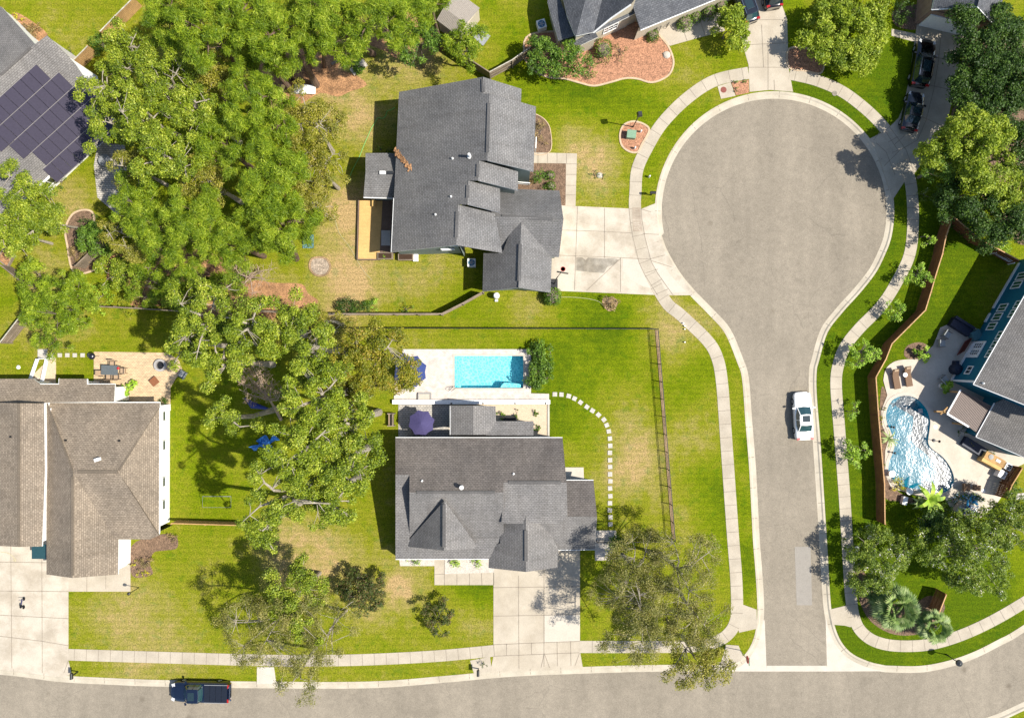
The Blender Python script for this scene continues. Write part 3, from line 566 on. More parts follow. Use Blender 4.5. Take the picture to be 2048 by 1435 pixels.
bed([(264, 1090), (320, 1068), (352, 1072), (354, 1095), (330, 1100), (308, 1104), (300, 1125), (304, 1148), (264, 1150)], .02, 'mulch_brown', 'brown bark bed at the tan house corner', edging=False)
bed([(1762, 780), (1772, 784), (1776, 800), (1766, 820), (1766, 850), (1784, 885), (1776, 905), (1772, 950), (1800, 985), (1850, 1003), (1850, 1012), (1800, 1002), (1768, 990), (1756, 900)], .02, 'mulch_brown', 'bed between wooden fence and kidney pool', edging=False)
bed([(1816, 690), (1838, 684), (1856, 692), (1858, 715), (1846, 720), (1814, 716), (1808, 704)], .02, 'mulch_brown', 'bark bed at the patio corner', edging=False)
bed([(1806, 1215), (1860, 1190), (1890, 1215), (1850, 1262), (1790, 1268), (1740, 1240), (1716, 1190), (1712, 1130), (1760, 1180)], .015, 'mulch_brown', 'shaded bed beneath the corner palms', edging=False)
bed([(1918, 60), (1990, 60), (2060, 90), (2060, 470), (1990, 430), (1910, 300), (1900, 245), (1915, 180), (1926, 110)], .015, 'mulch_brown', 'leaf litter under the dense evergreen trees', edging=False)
bed([(1790, 20), (1850, 10), (1850, 46), (1826, 60), (1790, 50)], .02, 'mulch_brown', 'bark bed at the brick garage', edging=False)
bed([(1206, 597), (1225, 594), (1236, 603), (1230, 617), (1218, 622), (1207, 612)], .02, 'dirt', 'bare ring round the little bush', edging=False)
bed([(625, 517), (650, 516), (661, 532), (652, 549), (632, 550), (620, 535)], .04, 'dead_brush', 'round fire pit of pale ash and brush', em='dirt')
bed([(132, 455), (150, 425), (185, 424), (190, 470), (200, 530), (150, 545), (135, 490)], .02, 'mulch_brown', 'curved bed inside the left yard')
bed([(25, 35), (40, 28), (95, 68), (70, 86)], .02, 'pine_straw', 'planting bed by the solar roofed house', edging=False)
for i, (a, b, r1, r2, l) in enumerate([(600, 150, 110, 55, 'pine straw beneath the tall pines'), (790, 60, 70, 45, 'pine straw beside the metal shed'), (480, 600, 130, 45, 'pine straw at the rear boundary'), (330, 550, 120, 60, 'dry leaf litter in the grove clearing')]):
    pts = [(a + r1 * (1 + .22 * math.sin(3 * t + i) + .12 * math.sin(7 * t)) * math.cos(t), b + r2 * (1 + .2 * math.sin(4 * t + i * 2) + .1 * math.sin(9 * t)) * math.sin(t)) for t in np.linspace(0, 2 * math.pi, 22)[:-1]]
    bed(pts, .008, 'pine_straw', l, edging=False, n=3)
# oil marks, manholes
def disc(name, x, y, r, z, mat, label, cat, kind='structure', h=.02, n=20):
    p = P(x, y); mb = MB().lathe((p.x, p.y, 0), [(r, z - h), (r, z), (r * .8, z + .003), (.01, z + .003)], n); o = mb.build(name, mat); tag(o, label, cat, kind=kind); return o
o = disc('manhole_cover', 1447, 180, .30, .045, 'rust_red', 'round brown manhole cover on the concrete drain pad', 'manhole cover', None)
o = disc('manhole_cover', 1669, 187, .26, .04, 'concrete_dirty', 'grey manhole cover at the edge of the curved footpath', 'manhole cover', None)
# ================================================================ HOUSES
class Plane:
    """roof plane: passes through the point seen at (px,py) at height z, rises with slope t in picture direction (ux,uy)"""
    def __init__(s, px, py, z, ux, uy, t, pt=None):
        l = math.hypot(ux, uy); s.u = (ux / l, -uy / l); s.t = t
        s.p = pt if pt is not None else P(px, py, z)
    def at(s, px, py):
        X = (px - 1024) / 20; Y = (717.5 - py) / 20
        k = (H - s.p.z + s.t * (s.p.x * s.u[0] + s.p.y * s.u[1])) / (H + s.t * (X * s.u[0] + Y * s.u[1]))
        return Vector((X * k, Y * k, H * (1 - k)))
    def z(s, x, y): return s.p.z + s.t * ((x - s.p.x) * s.u[0] + (y - s.p.y) * s.u[1])
    def uv(s, v):
        a = (v.x - s.p.x) * s.u[0] + (v.y - s.p.y) * s.u[1]; b = (v.x - s.p.x) * -s.u[1] + (v.y - s.p.y) * s.u[0]
        return (b, a * math.sqrt(1 + s.t * s.t))
def ridge_plane(pl, px, py, ux, uy, t): return Plane(0, 0, 0, ux, uy, t, pt=pl.at(px, py))
def inset(poly, ds):
    n = len(poly); a = sum(poly[i].x * poly[(i + 1) % n].y - poly[(i + 1) % n].x * poly[i].y for i in range(n)); sg = 1 if a > 0 else -1
    L = []
    for i in range(n):
        p, q = poly[i], poly[(i + 1) % n]; dx, dy = q.x - p.x, q.y - p.y; l = math.hypot(dx, dy) or 1e-6
        nx, ny = -dy / l * sg, dx / l * sg; L.append((p.x + nx * ds[i], p.y + ny * ds[i], dx, dy))
    out = []
    for i in range(n):
        x1, y1, a1, b1 = L[i - 1]; x2, y2, a2, b2 = L[i]; det = a1 * b2 - b1 * a2
        if abs(det) < .12 * math.hypot(a1, b1) * math.hypot(a2, b2): out.append((x2, y2))
        else:
            k = ((x2 - x1) * b2 - (y2 - y1) * a2) / det; out.append((x1 + a1 * k, y1 + b1 * k))
    return out
class House:
    def __init__(s, name, label, px, py, roofmat, wallmat, over=.35, th=.16, cat='house'):
        s.root = thing(name, label, cat, tuple(P(px, py))); s.roof = MB(); s.wall = MB(); s.rm = roofmat; s.wm = wallmat; s.over = over; s.th = th; s.cap = []
    def face(s, pl, pts, edges, wall=True, th=None, mi=0):
        """edges: one char per edge starting at that vertex: o = open (eave/rake with overhang), - = joins something"""
        assert len(edges) == len(pts), (edges, pts)
        th = th or s.th; V = [pl.at(*p) for p in pts]; n = len(V)
        a = sum(V[i].x * V[(i + 1) % n].y - V[(i + 1) % n].x * V[i].y for i in range(n))
        if a < 0: V = V[::-1]; edges = edges[::-1][1:] + edges[::-1][:1]
        s.roof.face(V, mi, [pl.uv(v) for v in V])
        D = [v - Vector((0, 0, th)) for v in V]
        for i in range(n):
            j = (i + 1) % n
            s.roof.face([D[i], D[j], V[j], V[i]], 1 if edges[i] == 'o' else 0, [(0, 0)] * 4)
        s.roof.face(D[::-1], 1, [(0, 0)] * n)
        if wall:
            q = inset(V, [s.over if e == 'o' else 0 for e in edges]); m = len(q)
            top = [Vector((x, y, pl.z(x, y) - th - .004)) for x, y in q]; bot = [Vector((x, y, 0)) for x, y in q]
            for i in range(m):
                if edges[i] != 'o': continue
                j = (i + 1) % m; s.wall.face([bot[i], bot[j], top[j], top[i]])
        return s
    def ridge(s, pl, a, b, w=.28, h=.05):
        A = pl.at(*a); B = pl.at(*b); A.z += .02; B.z += .02; s.cap.append(MB().bar(A, B, w, h)); return s
    def pipe(s, pl, px, py, h=.5, r=.06, mat='white_trim', name='vent_pipe'):
        A = pl.at(px, py); mb = MB().lathe((A.x, A.y, A.z - .1), [(r * 1.8, 0), (r * 1.8, .14), (r, .2), (r, h), (r * .3, h)], 10); mb.build(name, mat, parent=s.root)
    def done(s, capmat=None, trim='white_trim'):
        s.roof.build('roof', [s.rm, trim, 'shingle_brown'], parent=s.root)
        if s.wall.v: s.wall.build('wall', s.wm, parent=s.root)
        for c in s.cap: c.build('ridge_cap', capmat or s.rm, parent=s.root)
        return s
    def gutter(s, pl, pts, mat='white_trim'):
        V = [pl.at(*p) - Vector((0, 0, .08)) for p in pts]; mb = MB()
        for a, b in zip(V, V[1:]): mb.bar(a, b, .12, .12)
        mb.build('gutter', mat, parent=s.root)
    def window(s, pl, pA, pB, d, u, w, z0, z1, frame='white_trim', pane='glass_dark', mull=1, trans=0, proud=.04, name='window', fw=.09):
        """window on the wall under roof edge A-B, set in by d; u 0..1 along the edge"""
        A = pl.at(*pA); B = pl.at(*pB); t = (B - A); t.z = 0; L = t.length; t.normalize(); n = Vector((-t.y, t.x, 0))
        mid = (A + B) / 2
        if n.dot(-mid) < 0: n = -n      # towards the middle of the scene
        base = A + t * (L * u) - n * (d - proud); base.z = 0
        f = MB()
        def bx(u0, u1, a, b, dep, off, mb, mi=0):
            c = base + t * ((u0 + u1) / 2) + n * off; ang = math.atan2(t.y, t.x); mb.box((c.x, c.y, (a + b) / 2), (abs(u1 - u0), dep, b - a), ang, mi)
        for a, b, c_, e in ((-w / 2, -w / 2 + fw, z0, z1), (w / 2 - fw, w / 2, z0, z1), (-w / 2 + fw, w / 2 - fw, z0, z0 + fw), (-w / 2 + fw, w / 2 - fw, z1 - fw, z1)): bx(a, b, c_, e, .08, .04, f)
        for k in range(1, mull + 1):
            x = -w / 2 + w * k / (mull + 1); bx(x - .025, x + .025, z0 + fw, z1 - fw, .06, .035, f)
        for k in range(1, trans + 1):
            z = z0 + (z1 - z0) * k / (trans + 1); bx(-w / 2 + fw, w / 2 - fw, z - .025, z + .025, .05, .033, f)
        fo = f.build(name, frame, parent=s.root)
        p = MB(); bx(-w / 2 + fw * .8, w / 2 - fw * .8, z0 + fw * .8, z1 - fw * .8, .03, .012, p)
        p.build('pane', pane, parent=s.root).parent = fo
        return fo

# ---------- dark roofed house at the turning circle
h = House('house', 'charcoal roofed house with stepped ridges and a rear wooden deck', 900, 430, 'shingle_charcoal', 'siding_grey', .3)
L = Plane(790, 343, 4.3, 320, 14, .50)
def rp(x, y, t=.50): return ridge_plane(L, x, y, -320, -14, t)
R0 = rp(968, 160, .62); R1 = rp(975, 250); R2 = rp(957, 340); R3 = rp(936, 385); R4 = rp(914, 450)
lft = [(798, 184), (966, 154), (966.5, 188), (979, 187), (974.5, 321), (957.5, 321), (956, 361), (936, 361), (935, 409), (915.5, 409), (912, 490), (783, 504)]
h.face(L, lft, 'o---------oo')
h.face(R0, [(966, 154), (1043, 178), (1042, 209), (966.5, 188)], 'oo--')
h.face(R1, [(979, 187), (1072, 213), (1067, 343), (974.5, 321)], 'ooo-')
h.face(R2, [(957.5, 321), (1036, 343), (1036, 381), (956, 361)], '-oo-')
h.face(R3, [(936, 361), (1000, 377), (1000, 425), (935, 409)], '-oo-', wall=False)
h.face(R4, [(915.5, 409), (990, 427), (1005, 506), (912, 490)], '---o')
h.ridge(L, (978, 206), (975, 305)); h.ridge(L, (956.5, 328), (955.5, 353)); h.ridge(L, (936, 370), (935, 396)); h.ridge(L, (914.5, 423), (912.5, 475)); h.ridge(L, (966, 158), (966.5, 184))
# rear porch
PU = Plane(760, 306, 3.1, 0, 1, .42); PD = ridge_plane(PU, 770, 345, 0, -1, .42)
h.face(PU, [(731, 306), (791, 306), (824, 342), (731, 345)], 'o--o'); h.face(PD, [(731, 345), (824, 342), (789, 396), (727, 394)], '--oo')
h.gutter(PD, [(727, 394.5), (789, 396)]); h.gutter(L, [(788, 396), (783, 504)])
# garage wing and front gable
GU = Plane(1060, 378, 3.2, 0, 1, .77); GD = ridge_plane(GU, 1060, 437, 0, -1, .77)
h.face(GU, [(1000, 377), (1119, 381), (1127, 438), (965, 435)], 'oo--'); h.face(GD, [(965, 431), (1127, 438), (1118, 514), (1000, 507)], '-oo-')
h.ridge(GU, (1004, 433), (1105, 438), .34)
FL = Plane(966, 540, 2.9, 1, .02, .74); FR = ridge_plane(FL, 1040, 520, -1, -.02, .74)
h.face(FL, [(967, 506), (1005, 506), (1014, 480), (1024, 460), (1043, 444), (1037, 575), (965, 583)], 'o----oo'); h.face(FR, [(1043, 444), (1104, 508), (1101, 585), (1037, 575)], '-oo-')
h.ridge(FL, (1040.5, 488), (1038, 562))
h.pipe(L, 939, 313, .9, .12, 'white_trim', 'flue'); h.pipe(L, 905, 317, .35); h.pipe(L, 902, 393, .35); h.pipe(L, 871, 429, .35)
for u, w, a, b in ((.83, 1.3, 3.0, 3.8), (.985, 1.2, 5.4, 6.4)): h.window(L, (783, 504), (912, 490), .3, u, w, a, b, pane='glass_green', mull=0)
mb = MB(); a = PD.at(770, 346); mb.box((a.x - .2, a.y, a.z + .12), (.55, .3, .2), 0); mb.build('roof_vent', 'white_trim', parent=h.root)
mb = MB(); a = PD.at(783, 346); mb.box((a.x - .1, a.y, a.z + .12), (.5, .3, .2), 0); mb.build('roof_vent', 'dark_metal', parent=h.root)
mb = MB()
for k in range(60):
    t = random.random(); a = L.at(792 + 30 * t + random.uniform(-3, 4), 300 + 38 * t + random.uniform(-2, 3)); mb.box((a.x, a.y, a.z + .02), (.45, .14, .03), random.uniform(0, 3), 0, random.uniform(-.3, .3))
mb.build('leaf_litter', 'pine_straw', parent=h.root)['kind'] = 'stuff'
gx_ = GU.at(1127, 438).x - .26; gy_ = (GU.at(1119, 381).y + GD.at(1118, 514).y) / 2
MB().box((gx_, gy_, 1.12), (.10, 4.9, 2.24)).build('garage_door', 'white_trim', parent=h.root)
h.window(R1, (1072, 213), (1067, 343), .3, .35, 1.1, 1.0, 2.3, 'white', 'glass_dark', 1, 1)
h.done()

# ---------- corner house with the pool
h = House('house', 'grey roofed corner house between the rectangular pool and its driveway', 970, 1000, 'shingle_grey', 'siding_slate', .3)
T = Plane(960, 875, 3.2, 0, 1, .60); D1 = ridge_plane(T, 920, 984, 0, -1, .60); D2 = ridge_plane(T, 1070, 964, 0, -1, .24); D0 = ridge_plane(T, 803, 949, 0, -1, .30)
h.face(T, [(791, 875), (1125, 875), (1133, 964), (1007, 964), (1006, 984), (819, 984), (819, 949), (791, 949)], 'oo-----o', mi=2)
h.face(D0, [(791, 949), (819, 949), (819, 1096), (791, 1117)], '---o'); h.wall.face([D0.at(793, 1112) * 1, D0.at(793, 950), P(793, 950, 0), P(793, 1112, 0)])
h.face(D1, [(819, 984), (1007, 984), (1007, 1088), (819, 1096)], '--oo')
h.face(D2, [(1007, 964), (1133, 964), (1135, 1032), (1120, 1046), (1003, 1046)], '-o---')
S = Plane(880, 1117, 2.6, 0, -1, .26)
h.face(S, [(791, 1117.5), (819, 1094), (830, 1078), (1006, 1074), (1004, 1100), (977, 1117)], '-----o')
h.gutter(S, [(791, 1117.5), (977, 1117)]); h.gutter(T, [(791, 875), (1125, 875)], 'white_trim')
DL = Plane(0, 0, 0, 1, 0, .82, pt=P(888, 1050, 6.1)); DR = Plane(0, 0, 0, -1, 0, .82, pt=P(888, 1050, 6.1))
h.face(DL, [(889, 1000), (818, 1079), (818, 1093), (888, 1100)], '--o-'); h.face(DR, [(889, 1000), (888, 1100), (950, 1096), (952, 1088)], '-o--')
h.ridge(DL, (888.5, 1008), (888, 1094))
h.ridge(T, (833, 984), (990, 984)); h.ridge(T, (1017, 964), (1122, 964))
# right wing
TR = Plane(1160, 960, 2.8, 0, 1, .48); FD = ridge_plane(TR, 1160, 1033, 0, -1, .55)
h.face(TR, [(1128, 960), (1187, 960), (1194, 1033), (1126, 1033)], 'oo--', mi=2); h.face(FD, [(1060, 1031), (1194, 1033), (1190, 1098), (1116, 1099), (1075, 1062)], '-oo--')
h.gutter(TR, [(1133, 960), (1187, 960)]); h.gutter(FD, [(1117, 1099), (1190, 1098)])
GRr = Plane(0, 0, 0, -1, 0, .62, pt=P(1052, 1090, 4.75)); GLl = Plane(0, 0, 0, 1, 0, .62, pt=P(1052, 1090, 4.75))
h.face(GLl, [(1052, 1028), (1003, 1030), (1000, 1086), (986, 1090), (978, 1105), (977, 1135), (1052, 1143)], '----oo-'); h.face(GRr, [(1052, 1028), (1052, 1143), (1115, 1134), (1117, 1098), (1085, 1030)], '-oo--')
h.ridge(GLl, (1052, 1060), (1052, 1122))
# rear porch roofs
QL = Plane(901, 840, 2.9, 1, 0, .42); QR = ridge_plane(QL, 946, 840, -1, 0, .42); QT = Plane(1020, 842, 2.85, 0, 1, .35)
h.face(QL, [(901, 811), (947, 811), (947, 869), (901, 869)], 'o-oo'); h.face(QR, [(947, 811), (991, 812), (992, 842), (975, 869), (947, 869)], 'oo-o-'); h.face(QT, [(990, 842), (1067, 842), (1067, 870), (972, 870)], 'ooo-')
h.gutter(QL, [(901, 811), (901, 869)])
for x, y in ((844, 961), (1027, 947)): h.pipe(T, x, y, .3)
A = T.at(924, 972); mb = MB().lathe((A.x, A.y, A.z - .1), [(.12, 0), (.12, .7), (.2, .72), (.2, .85), (.02, .9)], 12); mb.build('flue', 'white', parent=h.root)
wy = GLl.at(1052, 1143).y + .28; wx = P(1046, 1143, 3).x
MB().box((wx, wy, 1.12), (4.8, .12, 2.24)).build('garage_door', 'white_trim', parent=h.root)
sy_ = S.at(880, 1117).y + .27
for wpx in (820, 850, 925, 955):
    f = MB().box((P(wpx, 1110, 2).x, sy_, 1.5), (1.0, .1, 1.3)).build('window', 'white', parent=h.root); g = MB().box((P(wpx, 1110, 2).x, sy_ - .05, 1.5), (.84, .05, 1.14)).build('pane', 'glass_dark', parent=h.root); g.parent = f
MB().box((P(885, 1110, 2).x, sy_, 1.05), (1.0, .12, 2.1)).build('front_door', 'wood_tan', parent=h.root)
h.done()

# ---------- tan house
h = House('house', 'tan shingled house with white side wall beside the oak', 190, 960, 'shingle_tan', 'siding_white', .3)
U = Plane(200, 805, 2.9, 0, 1, .36); rz = U.at(190, 943)
D = ridge_plane(U, 190, 943, 0, -1, .30); W = Plane(93, 950, 3.2, 1, 0, .5); W.p = P(93, 950, rz.z - .5 * (P(145, 950, rz.z).x - P(93, 950, 3.4).x)); E = Plane(319, 940, 2.9, -1, 0, .5)
ze = E.at(236, 942).z
E.t = (rz.z - 2.9) / max(.1, (P(319, 940, 2.9).x - P(236, 943, rz.z).x))
W = Plane(93, 950, 3.4, 1, 0, (rz.z - 3.4) / max(.1, P(145, 950, rz.z).x - P(93, 950, 3.4).x))
h.face(U, [(93, 805), (320, 805), (319, 813), (236, 943), (146, 943)], 'oo---')
h.face(E, [(319, 808), (318, 1070), (236, 943)], 'o--')
h.face(W, [(93, 805), (146, 943), (145, 1155), (93, 1148)], '--oo')
h.face(D, [(145.5, 943), (236, 943), (318, 1070), (300, 1078), (200, 1078), (145.5, 1078)], '--oo--')
EG = Plane(0, 0, 0, -1, 0, (rz.z - 3.0) / (P(236, 1100, 3.0).x - P(145, 1100, rz.z).x), pt=Vector((P(145, 1100, rz.z).x, 0, rz.z)))
h.face(EG, [(145, 943), (238, 1000), (236, 1148), (145, 1155)], '-oo-')
h.gutter(E, [(319, 808), (318, 1066)]); h.gutter(U, [(93, 804.5), (320, 804.5)])
h.ridge(U, (155, 943), (235, 943)); h.ridge(W, (145, 952), (145, 1150), .25); h.ridge(W, (96, 812), (145, 940), .18, .05); h.ridge(E, (316, 815), (238, 940), .18, .05)
mb = MB(); a = U.at(197, 918); mb.box((a.x, a.y, a.z + .15), (.5, .3, .35), .3); mb.build('roof_vent', 'white', parent=h.root)
for x, y in ((132, 880), (239, 881)): h.pipe(U, x, y, .3, mat='black')
for v in (.10, .33, .62, .80): h.window(E, (319, 808), (318, 1066), .3, v, .9, 1.1, 1.75, frame='white_trim', pane='glass_dark', mull=0, fw=.04)
# left wing
W2 = Plane(-60, 950, 2.9, 1, 0, .34); E2 = ridge_plane(W2, 38, 950, -1, 0, .34)
h.face(W2, [(-60, 803), (38, 806), (38, 1093), (-60, 1088)], '--o-'); h.face(E2, [(38, 806), (88, 806), (90, 940), (84, 1092), (38, 1093)], '-ooo-')
h.ridge(W2, (38, 806), (38, 1092), .25)
U2 = Plane(100, 757, 2.7, 0, 1, .40)
h.face(U2, [(-60, 757), (67, 757), (81, 768), (118, 768), (118, 757), (174, 757), (174, 768), (230, 768), (228, 803), (0, 806), (-60, 806)], 'oooooooo---')
h.gutter(U2, [(80, 768), (118, 768), (118, 757)]); h.gutter(U2, [(174, 758), (174, 768), (230, 768)])
h.pipe(W2, 22, 873, .3, mat='black')
# white front porch and lower entry, garage door glazing
mb = MB(); p = P(248, 1108); mb.box((p.x, p.y, 1.1), (.5, 2.2, 2.2)); mb.build('porch_wall', 'white', parent=h.root)
mb = MB(); p = P(250, 1102); mb.box((p.x, p.y, 2.42), (.5, 1.3, .05)); mb.build('door', 'wood_tan', parent=h.root)
mb = MB(); p = P(232, 788); mb.box((p.x, p.y, .7), (.7, 1.1, 1.4)); mb.build('bay', 'white', parent=h.root)
mb = MB(); a, b = P(72, 1114, 2.3), P(95, 1114, 2.3); mb.box(((a.x + b.x) / 2, a.y + .55, 2.2), (2.0, 1.4, .12)); mb.build('canopy', 'glass_teal', parent=h.root)
h.done()

# ---------- blue house
h = House('house', 'tall blue house with many white framed windows and grey roof', 2040, 760, 'shingle_pale', 'siding_blue', .45)
B = Plane(1948, 768, 4.9, .866, .5, .42)
h.face(B, [(1948, 768), (2108, 491), (2260, 570), (2170, 860), (2048, 808)], 'oo-oo')
e0, e1 = (1948, 768), (2108, 491)
h.gutter(B, [e0, e1], 'white'); h.gutter(B, [e0, (2048, 808), (2130, 843)], 'white')
eA = B.at(*e0); eB = B.at(*e1); EL = (Vector(eB) - Vector(eA)).length
def ublue(px, py, z):       # fraction along the eave for a feature seen at px,py at height z
    q = P(px, py, z); t = (eB - eA); t.z = 0; return (q - eA).dot(t) / t.length_squared
def bluewin(px, py, z0, z1, w, pane, mull=1, trans=0, fw=.08): h.window(B, e0, e1, .45, ublue(px, py, (z0 + z1) / 2), w, z0, z1, 'white', pane, mull, trans, fw=fw)
for x, y in ((2000, 612), (1989, 630), (1978, 649)): bluewin(x, y, 1.1, 2.4, .85, 'glass_green')
for x, y in ((2037, 548), (2028, 566)): bluewin(x, y, 1.2, 2.6, .85, 'glass_green')
for x, y in ((2000, 669), (1990, 688), (1979, 706), (2034, 607), (2024, 625)): bluewin(x, y, 3.4, 4.5, .85, 'glass_green')
bluewin(1933, 737, 1.7, 2.6, .9, 'glass_dark')
bluewin(1951, 699, .1, 2.3, 1.8, 'siding_white', 0, 0); 
for x, y in ((1955, 690), (1948, 704)): bluewin(x, y, .7, 2.1, .6, 'glass_dark', 1, 3, fw=.05)
A = eA.copy(); t = (eB - eA); t.z = 0; t.normalize(); n = Vector((-t.y, t.x, 0)); n = n if n.dot(-A) > 0 else -n
c = A - n * .42 + t * .50; mb = MB(); mb.box((c.x, c.y, 2.3), (.16, .16, 4.6), math.atan2(t.y, t.x)); mb.build('corner_board', 'white', parent=h.root)
mb = MB()
for s0, s1 in ((.6, 3.2), (3.7, 5.0), (7.2, 8.2), (8.8, 14)):
    a, b = A - n * .40 + t * s0, A - n * .40 + t * s1; a.z = b.z = .2; MB().bar(a, b, .1, .3).build('base_trim', 'white', parent=h.root)

# single storey wing
Bw = Plane(1970, 842, 2.9, .866, .5, .40)
h.face(Bw, [(1953, 873), (1990, 806), (2060, 770), (2130, 850), (2082, 930), (2036, 908)], 'o---oo')
h.gutter(Bw, [(1953, 873), (1990, 806)], 'white'); h.gutter(Bw, [(1953, 873), (2036, 908), (2050, 914)], 'white_trim')
h.pipe(B, 1966, 766, .3)
h.done()
# patio cover by the blue house
r = thing('patio_cover', 'brown ribbed metal patio cover against the blue house wing', 'patio cover', tuple(P(1930, 820)))
cv = [(1921, 779), (1895, 826), (1936, 852), (1950, 862), (1956, 868), (1984, 812)]
mb = MB().prism([tuple(P(x, y, 2.7))[:2] for x, y in cv], 2.6, 2.7)
a, b = P(1904, 808, 2.7), P(1952, 838, 2.7)
a0, a1, b0, b1 = P(1921, 781, 2.7), P(1897, 825, 2.7), P(1982, 814, 2.7), P(1955, 865, 2.7)
for k in range(24):
    f = (k + .5) / 24; mb.bar(a0.lerp(b0, f) + Vector((0, 0, .02)), a1.lerp(b1, f) + Vector((0, 0, .02)), .05, .04)
mb.build('cover_roof', 'metal_roof_brown', parent=r)
mb = MB(); a, b = P(1894, 827, 2.68), P(1937, 853, 2.68); mb.bar(a, b, .15, .15); mb.bar(P(1894, 827, 2.68), P(1921, 779, 2.68), .12, .12); mb.build('edge_beam', 'white', parent=r)
for x, y in ((1898, 826), (1936, 850), (1920, 784)):
    p = P(x, y, 2.6); MB().box((p.x, p.y, 1.3), (.15, .15, 2.6)).build('post', 'fence_gold', parent=r)
mb = MB(); p = P(1893, 824, 2.5); mb.bar(p + Vector((-1.0, .1, 0)), p + Vector((.6, 0, 0)), .12, .15); mb.bar(p + Vector((-.6, -.2, 0)), p + Vector((.1, .5, 0)), .12, .15); mb.build('beam_end', 'fence_gold', parent=r)

# ---------- slate house at the top
h = House('house', 'slate roofed house with cream gables behind the pink mulch bed', 1250, 0, 'shingle_dark', 'siding_cream', .3)
A1 = Plane(1134, 33, 4.2, .97, .25, .6); A2 = ridge_plane(A1, 1165, 20, -.97, -.25, .6); A3 = ridge_plane(A2, 1195, 35, .97, .25, .75)
h.face(A1, [(1118, -40), (1172, -40), (1171, 0), (1152, 72), (1148, 68), (1134, 33)], '---ooo')
h.face(A2, [(1172, -40), (1212, -40), (1204, 0), (1188, 64), (1152, 72), (1171, 0)], '--oo--')
h.face(A3, [(1212, -40), (1300, -40), (1262, 8), (1224, 34), (1188, 64), (1204, 0)], '--oo--')
A4 = Plane(1281, 60, 3.0, -.38, -.924, .55)
h.face(A4, [(1281, 60), (1430, -1), (1520, -40), (1480, -140), (1300, -100), (1264, 8)], 'oo----')
h.gutter(A4, [(1281, 60), (1430, -1), (1520, -38)], 'white')
h.gutter(A3, [(1187, 65), (1224, 35), (1262, 9)], 'white_trim')
A5 = Plane(1160, 89, 2.9, .3, -.95, .5)
h.face(A5, [(1162, 90), (1196, 74), (1190, 63), (1151, 72), (1121, 83), (1128, 88)], 'o----o')
A6 = Plane(1230, 40, 3.2, -.4, -.9, .5)
h.face(A6, [(1190, 66), (1264, 30), (1300, 12), (1265, 8), (1224, 34)], 'oo---')
A7 = Plane(1100, 10, 2.8, .97, .25, .3); h.face(A7, [(1097, -20), (1095, 5), (1106, 45), (1117, 82), (1150, 71), (1120, 0), (1112, -30)], 'ooo----')
h.window(A6, (1190, 66), (1264, 30), .3, .5, 1.6, 1.0, 2.3, 'white', 'glass_dark', 2, 1)
h.done()

# ---------- brick garage at the top right
h = House('house', 'brick garage gable with white door above the two black cars', 1900, 20, 'shingle_dark', 'brick', .15)
e = Vector((.975, .22)); z0 = 3.2
K1 = Plane(1864, 19, z0, .975, .22, .62); K2 = ridge_plane(K1, 1957, 14, -.975, -.22, .62)
h.face(K1, [(1864, 19), (1955, 13), (1975, -70), (1880, -60)], 'o--o'); h.face(K2, [(1955, 13), (1990, 50), (2015, -30), (1975, -70)], 'oo--')
h.gutter(K1, [(1864, 19), (1955, 13)], 'white'); h.gutter(K2, [(1955, 13), (1990, 50)], 'white')
pa, pb = P(1837, 49), P(1927, 70); t = (pb - pa).normalized(); n = Vector((t.y, -t.x, 0)); n = n if n.dot(-pa) > 0 else -n
mb = MB(); c = (pa + pb) / 2 + n * .06; c.z = 1.15; mb.box(c, ((pb - pa).length, .12, 2.3), math.atan2(t.y, t.x)); mb.build('garage_door', 'white', parent=h.root)
c = P(1915, 30, 3.9); c = c + n * .1
cc = (P(1885, 60) + n * .05); cc.z = 4.0
f = MB(); f.box(cc, (1.3, .1, .9), math.atan2(t.y, t.x)); fo = f.build('window', 'white', parent=h.root)
g_ = MB(); cc2 = cc + n * .05; g_.box(cc2, (1.1, .06, .7), math.atan2(t.y, t.x)); go = g_.build('pane', 'glass_dark', parent=h.root); go.parent = fo
mb = MB(); mb.prism([tuple(P(x, y))[:2] for x, y in [(1830, 47), (1945, 76), (1960, 20), (1960, -60), (1840, -60)]], 0, 2.9); mb.build('side_wall', 'brick', parent=h.root)
h.done()

# ---------- solar house top left
h = House('house', 'grey roofed house carrying rows of dark solar panels', 60, 200, 'shingle_pale', 'siding_white', .35)
dx, dy = .75, -.66; qx, qy = .66, .75     # ridge direction, downhill direction
Q = Plane(60, 385, 2.8, -qx, -qy, .36)
Qr = ridge_plane(Q, 35, 120, qx, qy, .36)
h.face(Q, [(-90, 235), (0, 152), (70, 88), (94, 71), (138, 114), (152, 130), (222, 233), (62, 385), (-90, 500)], '--o-ooo--')
h.face(Qr, [(0, 152), (70, 88), (4, 15), (-60, -20), (-90, 235)], '-o---')
h.gutter(Q, [(212, 243), (62, 385), (0, 440)], 'white'); h.ridge(Q, (2, 150), (62, 95), .25)
for u_ in (.12, .3, .48, .66, .84): h.window(Q, (212, 243), (62, 385), .35, u_, 1.2, .9, 2.1, 'white', 'glass_dark', 1, 0)
A = Q.at(0, 196); Bv = Q.at(74, 129); er = (Bv - A).normalized(); nq = Vector((Q.t * Q.u[0] * -1, Q.t * Q.u[1] * -1, 1)).normalized(); dd = er.cross(nq).normalized()
if dd.y > 0: dd = -dd
rowh = 1.62
